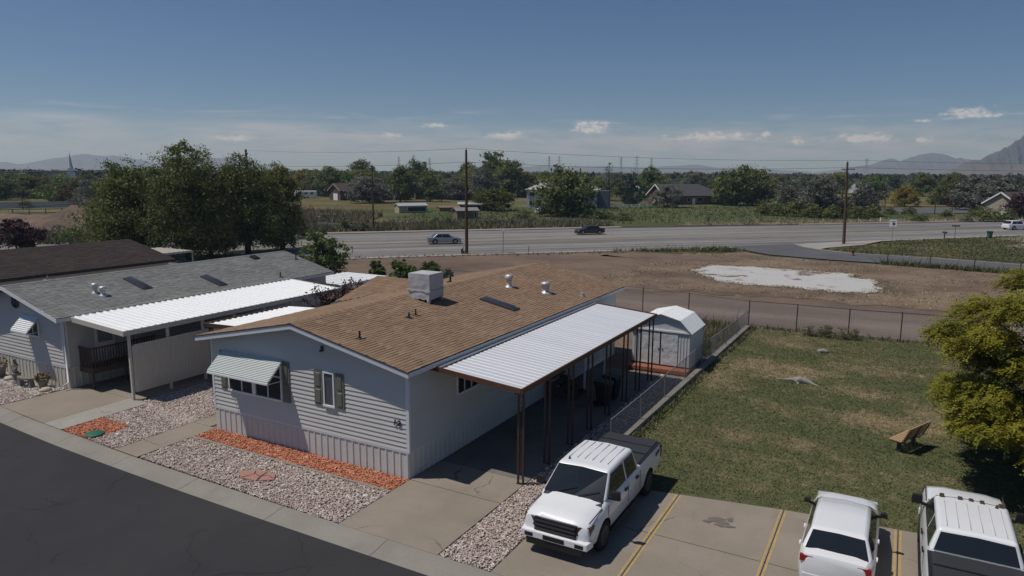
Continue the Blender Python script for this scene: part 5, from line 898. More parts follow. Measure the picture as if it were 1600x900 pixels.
def cab(parent, yb0, yt0, yt1, yb1, zb, zr, wb, wr, mat, crown=.03, doors=(), glass=True, quarter=None):
    """tapered greenhouse with windscreen, rear and side glass set on it; doors: (y0, y1) of the side glass at belt height"""
    m = MB(); L0, L1 = yt0, yt1
    P = [(wb, yb0, zb), (-wb, yb0, zb), (-wb, yb1, zb), (wb, yb1, zb), (wr, yt0, zr), (0, yt0 - .05, zr + crown), (-wr, yt0, zr), (-wr, yt1, zr), (0, yt1 + .03, zr + crown), (wr, yt1, zr), (wr, (yt0 + yt1) / 2, zr + .025), (-wr, (yt0 + yt1) / 2, zr + .025), (0, (yt0 + yt1) / 2, zr + crown + .03)]
    m.add(P, [(0, 1, 6, 5, 4), (2, 3, 9, 8, 7), (3, 0, 4, 10, 9), (1, 2, 7, 11, 6), (4, 5, 12, 10), (5, 6, 11, 12), (10, 12, 8, 9), (12, 11, 7, 8), (0, 3, 2, 1)]); o = m.build('cab', mat, parent); bevel(o, .085, 4, 30).modifiers['bevel'].harden_normals = True; o.data.polygons.foreach_set('use_smooth', [True] * len(o.data.polygons)); o.data.set_sharp_from_angle(angle=math.radians(30))
    def lerp(a, b, t): return tuple(a[i] + (b[i] - a[i]) * t for i in range(3))
    def pane(name, a, b, c, d, f0, f1, g0, g1, off, th=.012):   # a-b bottom, d-c top
        q = [lerp(lerp(a, b, f0), lerp(d, c, f0), g0), lerp(lerp(a, b, f1), lerp(d, c, f1), g0), lerp(lerp(a, b, f1), lerp(d, c, f1), g1), lerp(lerp(a, b, f0), lerp(d, c, f0), g1)]
        n = Vector(off) * th; g = MB(); g.hexa([tuple(Vector(p) - n) for p in q] + [tuple(Vector(p) + n) for p in q]); return g.build(name, M['carglass'], parent)
    nf = (Vector((0, yb0, zb)) - Vector((0, yt0, zr))).cross(Vector((1, 0, 0))).normalized(); nf = nf if nf.y < 0 else -nf; nr = (Vector((0, yb1, zb)) - Vector((0, yt1, zr))).cross(Vector((1, 0, 0))).normalized(); nr = nr if nr.y > 0 else -nr
    wq = MB(); tm = (0, yt0 - .05, zr + crown); bm_ = (0, yb0, zb)
    for (a, d, fa) in ((P[1], P[6], -1), (P[0], P[4], 1)):
        q = [lerp(lerp(a, bm_, .06), lerp(d, tm, .06), .02), lerp(bm_, tm, .02), lerp(bm_, tm, .93), lerp(lerp(a, bm_, .06), lerp(d, tm, .06), .90)]; q = q if fa < 0 else [q[1], q[0], q[3], q[2]]
        wq.hexa([tuple(Vector(p) - nf * .01) for p in q] + [tuple(Vector(p) + nf * .014) for p in q])
    wq.build('windscreen', M['carglass'], parent); wq = MB(); tm = (0, yt1 + .03, zr + crown); bm_ = (0, yb1, zb)
    for (a, d, fa) in ((P[2], P[7], -1), (P[3], P[9], 1)):
        q = [lerp(lerp(a, bm_, .10), lerp(d, tm, .10), .12), lerp(bm_, tm, .12), lerp(bm_, tm, .88), lerp(lerp(a, bm_, .10), lerp(d, tm, .10), .86)]; q = q if fa < 0 else [q[1], q[0], q[3], q[2]]
        wq.hexa([tuple(Vector(p) - nr * .03) for p in q] + [tuple(Vector(p) + nr * .022) for p in q])
    wq.build('rear_window', M['carglass'], parent)
    tb = (yb1 - yb0); tt = (yt1 - yt0)
    for s in (1, -1):
        ns = Vector((s * (zr - zb), 0, wb - wr)).normalized()
        for (u0, u1, v0, v1) in doors:   # y at belt, y at roof
            B = lambda y: (s * wb, y, zb); T = lambda y: (s * wr, y, zr); q = [lerp(B(u0), T(v0), .06), lerp(B(u1), T(v1), .06), lerp(B(u1), T(v1), .84), lerp(B(u0), T(v0), .84)]; g = MB(); g.hexa([tuple(Vector(p) - ns * .012) for p in q] + [tuple(Vector(p) + ns * .010) for p in q]); g.build('side_window', M['carglass'], parent)
    return o
def mirror(parent, x, y, z, s, mat, w=.22, h=.2):
    m = MB(); m.hexa([(x + s * .05, y - .09, z - h / 2), (x + s * (.05 + w), y - .06, z - h / 2), (x + s * (.05 + w), y + .05, z - h / 2), (x + s * .05, y + .05, z - h / 2), (x + s * .06, y - .08, z + h / 2), (x + s * (.03 + w), y - .05, z + h / 2), (x + s * (.03 + w), y + .05, z + h / 2), (x + s * .06, y + .05, z + h / 2)]); m.box(min(x - s * .03, x + s * .08), max(x - s * .03, x + s * .08), y - .03, y + .03, z - h / 2 - .03, z - h / 2 + .05); bevel(m.build('mirror', mat, parent), .02)
def pickup(name, loc, rz, label, bedlen, hood_z, belt_z, roof_z, lights=False, cover=True, detail=True, L=6.0, wr=.41, group=None, bedmat=None, hood=1.12):
    t = empty(name, (loc[0], loc[1], 0), rz, label, 'pickup truck', group); hw = 1.0; n0, n1 = -L / 2, L / 2; wy = (-L / 2 + 1.0, L / 2 - 1.25); yc = n0 + hood; yr = n1 - bedlen
    st = [(n0, .52, hood_z - .30, .84, .06, .02), (n0 + .05, .45, hood_z - .15, .92, .08, .04), (n0 + .16, .43, hood_z - .075, .955, .10, .06), (n0 + .42, .42, hood_z - .03, .985, .13, .08), (yc - .1, .42, hood_z + .02, 1.0, .14, .08), (yc + .05, .42, belt_z, 1.0, .09, .03), (yr - .03, .42, belt_z, 1.0, .09, .0), (yr + .0, .42, belt_z + .0, .99, .07, .0), (n1 - .25, .50, belt_z + .03, .985, .07, .0), (n1, .56, belt_z + .03, .96, .07, .0)]
    lower_body(st, M['carwhite'], wy, wr, hw, t); wheels_for(t, wy, hw, wr, M['darkmetal'])
    y0, y1 = yc + .72, yr - .28; md = (y0 + y1) / 2 + .1
    cab(t, yc - .02, y0, y1, yr - .05, belt_z - .03, roof_z, .93, .76, M['carwhite'], doors=((yc + .22, md - .12, y0 + .10, md - .10), (md, yr - .28, md + .02, y1 - .1)))
    for x in np.linspace(-.58, .58, 6): MB().hexa([(x - .007, y0 + .32, roof_z + .02), (x + .007, y0 + .32, roof_z + .02), (x + .007, y1 - .14, roof_z + .02), (x - .007, y1 - .14, roof_z + .02)] + [(x + e_, yy, roof_z + .064 - abs(x) * .046) for yy, e_ in ((y0 + .32, -.007), (y0 + .32, .007), (y1 - .14, .007), (y1 - .14, -.007))]).build('roof_rib', M['trimgrey'], t)
    MB().lathe([(.04, 0), (.02, .07), (.008, .09)], (-.52, y0 + .18, roof_z + .02), 8).build('aerial', M['darkmetal'], t)
    m = MB().hexa([(-.88, yr + .03, belt_z + .01), (.88, yr + .03, belt_z + .01), (.86, n1 - .04, belt_z + .04), (-.86, n1 - .04, belt_z + .04), (-.86, yr + .03, belt_z + .055), (.86, yr + .03, belt_z + .055), (.84, n1 - .05, belt_z + .085), (-.84, n1 - .05, belt_z + .085)]); bc = m.build('bed_cover', bedmat or M['vinyl'], t); bevel(bc, .02)
    for f in (.36, .68): y = yr + (n1 - yr) * f; MB().box(-.85, .85, y - .015, y + .015, belt_z + .05, belt_z + .092).build('cover_hinge', M['black'], bc)
    for s in (-1, 1): MB().box(s * .90 - .045, s * .90 + .045, yr + .03, n1 - .03, belt_z + .012, belt_z + .045).build('bed_rail', M['black'], t)
    for s in (-1, 1):
        mirror(t, s * .95, yc + .30, belt_z + .13, s, M['black'], .26, .24)
        for y in (md - .26, yr - .42): MB().box(min(s * 1.0, s * 1.03), max(s * 1.0, s * 1.03), y - .10, y + .10, belt_z - .22, belt_z - .15).build('door_handle', M['black'], t)
        for y in (yc + .12, md - .05, yr - .12): MB().box(min(s * .996, s * 1.003), max(s * .996, s * 1.003), y - .010, y + .010, .62, belt_z - .08).build('door_seam', M['black'], t)
        MB().box(min(s * .82, s * .985), max(s * .82, s * .985), n1 - .06, n1 + .012, belt_z - .42, belt_z - .04).build('tail_light', M['redlens'], t)
        MB().hexa([(s * .60, n0 - .02, hood_z - .38), (s * .94, n0 + .10, hood_z - .38), (s * .94, n0 + .30, hood_z - .38), (s * .60, n0 + .1, hood_z - .38), (s * .60, n0 + .0, hood_z - .16), (s * .95, n0 + .12, hood_z - .14), (s * .97, n0 + .34, hood_z - .14), (s * .60, n0 + .1, hood_z - .16)]).build('headlight', M['amber'], t)
        MB().box(min(s * .75, s * 1.02), max(s * .75, s * 1.02), yc + .35, yr - .5, .34, .40).build('side_step', M['black'], t)
        MB().hexa([(s * .984, n1 - .62, belt_z - .22), (s * .984, n1 - .30, belt_z - .15), (s * 1.0, n1 - .30, belt_z - .15), (s * 1.0, n1 - .62, belt_z - .22), (s * .984, n1 - .60, belt_z - .14), (s * .984, n1 - .28, belt_z - .08), (s * 1.0, n1 - .28, belt_z - .08), (s * 1.0, n1 - .60, belt_z - .14)]).build('side_decal', M['darkmetal'], t)
    g = MB().box(-.60, .60, n0 - .03, n0 + .06, hood_z - .50, hood_z - .14).build('grille', M['black'], t)
    for k in range(3): MB().box(-.57, .57, n0 - .05, n0 - .02, hood_z - .46 + k * .11, hood_z - .41 + k * .11).build('grille_bar', M['darkmetal'], g)
    b = MB().hexa([(-.95, n0 - .12, .46), (.95, n0 - .12, .46), (1.0, n0 + .2, .46), (-1.0, n0 + .2, .46), (-.95, n0 - .12, .66), (.95, n0 - .12, .66), (1.0, n0 + .2, .66), (-1.0, n0 + .2, .66)]); bevel(b.build('front_bumper', M['carwhite'], t), .03); MB().box(-.8, .8, n0 - .10, n0 + .1, .28, .455).build('air_dam', M['black'], t)
    MB().box(-.92, .92, n1 - .02, n1 + .16, .44, .60).build('rear_bumper', M['chrome'], t); MB().box(-.80, .80, n1 - .008, n1 + .02, .66, belt_z - .02).build('tailgate', M['carwhite'], t)
    MB().add([(-.86, yc - .10, hood_z + .035), (.86, yc - .10, hood_z + .035), (.86, yc + .04, belt_z - .01), (-.86, yc + .04, belt_z - .01), (0, yc - .16, hood_z + .055)], [(0, 4, 1, 2, 3)]).build('cowl', M['black'], t)
    for x in (-.5, .15): m = MB(); beam(m, (x, yc - .02, belt_z + .04), (x + .55, yc + .16, belt_z + .2), .02, .015); m.build('wiper', M['black'], t)
    for s in (-1, 1):
        m = MB(); beam(m, (s * .90, n0 + .12, hood_z - .02), (s * .90, yc - .12, hood_z + .012), .016, .03); m.build('bonnet_seam', M['darkmetal'], t)
        MB().box(s * .72 - .12, s * .72 + .12, n0 - .125, n0 - .10, .50, .60).build('fog_lamp', M['black'], t)
    MB().box(-.30, .30, n0 - .135, n0 - .115, .50, .62).build('bumper_opening', M['black'], t)
    if lights:
        for x in (-.62, -.23, 0, .23, .62): MB().hexa([(x - .06, y0 - .02, roof_z + .01), (x + .06, y0 - .02, roof_z + .01), (x + .05, y0 + .12, roof_z + .02), (x - .05, y0 + .12, roof_z + .02), (x - .045, y0 + .0, roof_z + .075), (x + .045, y0 + .0, roof_z + .075), (x + .04, y0 + .1, roof_z + .075), (x - .04, y0 + .1, roof_z + .075)]).build('roof_marker_light', M['amber'], t)
    return t
pickup('pickup_truck', (-7.28, 18.6), 0.0, 'white crew cab pickup with black bed cover parked nose out beside the carport', 2.05, 1.16, 1.27, 1.88)
pickup('pickup_truck', (2.05, 19.0), math.pi, 'white pickup with five roof marker lights parked nose to the lawn, rightmost', 2.0, 1.42, 1.45, 1.95, lights=True, L=6.4, hood=1.47)
def sedan(name, loc, rz, label, mat, L=4.75, W=.9, H=1.46, kind='sedan', cat='car'):
    t = empty(name, (loc[0], loc[1], 0), rz, label, cat); n0, n1 = -L / 2, L / 2; wr = .335 if kind != 'suv' else .37; wy = (n0 + .92, n1 - .98); zb = .20 if kind != 'suv' else .26; hz_ = {'sedan': .72, 'hatch': .90, 'suv': .92}[kind]; bz = {'sedan': .94, 'hatch': 1.03, 'suv': 1.08}[kind]
    tail = {'sedan': bz + .06, 'hatch': bz + .04, 'suv': bz + .02}[kind]
    yc = n0 + (1.15 if kind != 'hatch' else 0.98); st = [(n0, zb + .12, hz_ - .12, W * .66, .06, 0), (n0 + .07, zb + .03, hz_ - .02, W * .84, .08, .02), (n0 + .4, zb, hz_ + .08, W * .96, .14, .05), (yc - .05, zb, bz - .03, W, .14, .05), (yc + .3, zb, bz, W, .10, .02), (n1 - 1.0, zb, bz + .03, W, .10, .02), (n1 - .35, zb + .02, tail, W * .97, .12, .03), (n1 - .05, zb + .08, tail - .04, W * .88, .10, .02), (n1, zb + .14, tail - .12, W * .76, .08, 0)]
    lower_body(st, mat, wy, wr, W, t); wheels_for(t, wy, W, wr, M['steel'], 16)
    y0 = yc + .78; y1, yb = {'sedan': (n1 - 1.35, n1 - .62), 'hatch': (n1 - .75, n1 - .22), 'suv': (n1 - .75, n1 - .16)}[kind]; md = (y0 + y1) / 2 + .08
    cab(t, yc, y0, y1, yb, bz - .04, H - .03, W - .07, W - .25, mat, .025, ((yc + .32, md - .04, y0 + .06, md - .03), (md + .04, y1 + (yb - y1) * .45, md + .04, y1 - .08)))
    for s in (-1, 1):
        mirror(t, s * (W - .06), yc + .42, bz + .07, s, M['black'] if kind == 'hatch' else mat, .18, .13); MB().box(min(s * W * .55, s * W * .9), max(s * W * .55, s * W * .9), n1 - .10, n1 - .012, tail - .24, tail - .09).build('tail_light', M['redlens'], t)
        MB().hexa([(s * W * .5, n0 + .0, hz_ - .16), (s * W * .86, n0 + .12, hz_ - .14), (s * W * .88, n0 + .3, hz_ - .12), (s * W * .5, n0 + .14, hz_ - .12), (s * W * .5, n0 + .06, hz_ - .02), (s * W * .88, n0 + .16, hz_ + .0), (s * W * .9, n0 + .4, hz_ + .03), (s * W * .5, n0 + .2, hz_ + .02)]).build('headlight', M['lens'], t)
        for y in (md - .2, y1 - .05): MB().box(min(s * (W - .02), s * (W + .018)), max(s * (W - .02), s * (W + .018)), y - .09, y + .09, bz - .16, bz - .12).build('door_handle', mat, t)
    MB().box(-W * .45, W * .45, n0 - .012, n0 + .1, zb + .18, hz_ - .14).build('grille', M['black'], t); MB().box(-W * .8, W * .8, n1 - .1, n1 + .015, zb + .16, zb + .34).build('rear_bumper', mat, t); MB().box(-W * .8, W * .8, n0 + .02, n0 + .25, zb - .02, zb + .1).build('air_dam', M['black'], t)
    return t
sedan('parked_car', (-0.74, 19.25), math.pi, 'white hatchback with black mirrors parked nose to the lawn', M['carwhite'], 4.3, .86, 1.45, 'hatch')
HD = math.atan2(0.714, 0.70) + math.pi / 2
sedan('driven_car', (-56.1, 81.9), HD, 'silver sedan driving along the main road left of the wooden pole', M['carsilver'])
sedan('driven_car', (-44.6, 106.9), HD + math.pi, 'dark maroon sedan driving along the far side of the main road', M['carmaroon'], 4.8, .91, 1.42)
sedan('driven_car', (17.9, 157.2), HD, 'white sport utility car driving away at the right edge of the road', M['carwhite'], 4.7, .93, 1.70, 'suv')

# ------------------------------------------------------------------ trees, shrubs, weeds
def crown_leaves(blobs, n, size, g, clump=46, spread=0.16, shell=0.62, asp=0.5):
    b = np.array(blobs); wgt = (b[:, 3] * b[:, 4] * b[:, 5]) ** (2 / 3); nc = max(8, n // clump); k = g.choice(len(b), nc, p=wgt / wgt.sum())
    d = g.normal(0, 1, (nc, 3)); d[:, 2] = np.where(d[:, 2] < -0.3, d[:, 2] * 0.4, d[:, 2]); d /= np.linalg.norm(d, axis=1)[:, None]
    c = b[k, :3] + d * b[k, 3:] * (shell + (1.04 - shell) * g.uniform(0, 1, nc) ** 0.6)[:, None]; cs = g.uniform(0.55, 1.5, nc)
    q = g.integers(0, nc, n); off = g.normal(0, 1, (n, 3)) * (spread * cs[q])[:, None] * np.cbrt(b[k[q], 3] * b[k[q], 4] * b[k[q], 5])[:, None] * 1.25; off[:, 2] *= 0.7
    return leaf_quads(c[q] + off, size, g, d[q], 0.25, asp)
def round_blobs(g, n, zlo=0.3, zhi=1.0, wid=0.5, taper=0.35):
    B = []
    for i in range(n):
        f = (i + 0.5) / n; z = zlo + (zhi - zlo) * f; prof = math.sin(math.pi * (0.22 + 0.70 * f)) ** 0.8 * (1 - taper * max(0, f - 0.6)); a = i * 2.4 + g.uniform(-.5, .5); r = wid * prof * g.uniform(0.25, 0.62); s = wid * g.uniform(0.34, 0.52) * (0.65 + 0.5 * prof)
        B.append((r * math.cos(a), r * math.sin(a), z - s * 0.55 * f, s, s, s * 0.8 * (zhi - zlo) / 0.75))
    return B
def trunk_mesh(name, h, r, limbs, g, spread=0.28, top=0.62):
    m = MB(); m.tube([(0, 0, -0.05 * h), (0.01 * h * g.normal(), 0.01 * h * g.normal(), h * .25), (0.02 * h * g.normal(), 0.02 * h * g.normal(), h * top)], [r * 1.25, r * 0.85, r * 0.25], 7)
    for i in range(limbs):
        a = i * 2.4 + g.uniform(-.4, .4); z0 = h * g.uniform(.18, .42); e = (spread * h * math.cos(a), spread * h * math.sin(a), z0 + h * g.uniform(.25, .42)); mid_ = (e[0] * .45, e[1] * .45, z0 + (e[2] - z0) * .6); m.tube([(0, 0, z0), mid_, e], [r * .6, r * .38, r * .12], 5)
    return m.mesh(name, M['bark'])
PROTO = {}
def make_proto(kind, seed):
    g = np.random.default_rng(seed); mat = {'dark': 'lf_dark', 'mid': 'lf_mid', 'green': 'lf_green', 'silver': 'lf_silver', 'yellow': 'lf_yellow', 'lime': 'lf_lime', 'brown': 'lf_brown', 'purple': 'lf_purple', 'con': 'lf_con', 'bare': 'lf_silver', 'bushd': 'lf_dark', 'bushs': 'lf_silver', 'weed': 'weed_grey', 'weedg': 'weed_green', 'bushg': 'lf_green'}[kind]
    if kind == 'con':
        B = [(0.5 * (1 - f) * 0.55 * math.cos(i * 2.4), 0.5 * (1 - f) * 0.55 * math.sin(i * 2.4), 0.08 + 0.86 * f, 0.30 * (1 - f) + .05, 0.30 * (1 - f) + .05, 0.11) for i, f in enumerate(np.linspace(0, 1, 22))]; V, F = crown_leaves(B, 3600, 0.026, g, 30, .2, .4)
    elif kind == 'bare':
        V, F = crown_leaves(round_blobs(g, 9, .35, 1.0, .42), 700, 0.020, g, 12, .2)
    elif kind in ('bushd', 'bushs', 'weed', 'weedg', 'bushg'):
        B = round_blobs(g, 9, .22, 1.0, .5, .2) + [(.25 * math.cos(a), .25 * math.sin(a), .25, .26, .26, .25) for a in np.linspace(0, 5, 5)]; V, F = crown_leaves(B, 2200, 0.036, g, 26, .2, .5, .35 if kind.startswith('weed') else .5)
    else:
        B = round_blobs(g, 15, .14, 1.0, .56, {'silver': .2, 'yellow': .5}.get(kind, .35)); V, F = crown_leaves(B, 8500, 0.026, g, 50, .17)
    return fast_mesh('crown', V, F, M[mat])
TRK = [trunk_mesh('trunk', 1.0, 0.028, 5, np.random.default_rng(s)) for s in (1, 2)]
BARET = trunk_mesh('trunk', 1.0, 0.02, 9, np.random.default_rng(3), .26, .98)
TCOUNT = [0]
def tree(name, kind, x, y, h, w, label, group=None, z=-0.06, cat=None, trunk=True):
    TCOUNT[0] += 1; g = np.random.default_rng(TCOUNT[0] * 13); kk = {'bush': {'dark': 'bushd', 'silver': 'bushs', 'green': 'bushg'}.get(kind, kind)}.get(name, kind); seeds = 3 if kk in ('dark', 'silver', 'mid') else 2; key = (kk, int(g.integers(0, seeds)))
    if key not in PROTO: PROTO[key] = make_proto(kk, 100 + 7 * len(PROTO))
    o = empty(name, (x, y, z), float(g.uniform(0, 6.28)), label, cat or ('shrub' if name == 'bush' else 'tree'), group)
    c = link('crown', PROTO[key], o); c.scale = (w * 1.12, w * 1.12, h * 1.03)
    if name != 'bush' or kk in ('bushd', 'bushs'): t = link('trunk', BARET if kind == 'bare' else TRK[TCOUNT[0] % 2], o); s = h if name != 'bush' else h * .6; t.scale = (s, s, s)
    return o
def big_tree(name, kind, x, y, h, w, label, n=15000, leaf=0.15, seed=1, mat=None, zlo=0.2, z=-0.06, nb=24, cat='tree'):
    g = np.random.default_rng(seed); o = empty(name, (x, y, z), 0, label, cat); B = [(a * w, b * w, c * h, d * w, e_ * w, f * h * .9) for a, b, c, d, e_, f in round_blobs(g, nb, zlo, .98, .5, .3)]
    V, F = crown_leaves(B, n, leaf, g, 55, .15, .55); link('crown', fast_mesh('crown', V, F, mat or M[{'dark': 'lf_dark', 'mid': 'lf_mid', 'green': 'lf_green', 'purple': 'lf_purple', 'lime2': 'lf_green'}[kind]]), o)
    m = trunk_mesh('trunk', h, .028 * h, 8, g, .26, .8); link('trunk', m, o); return o
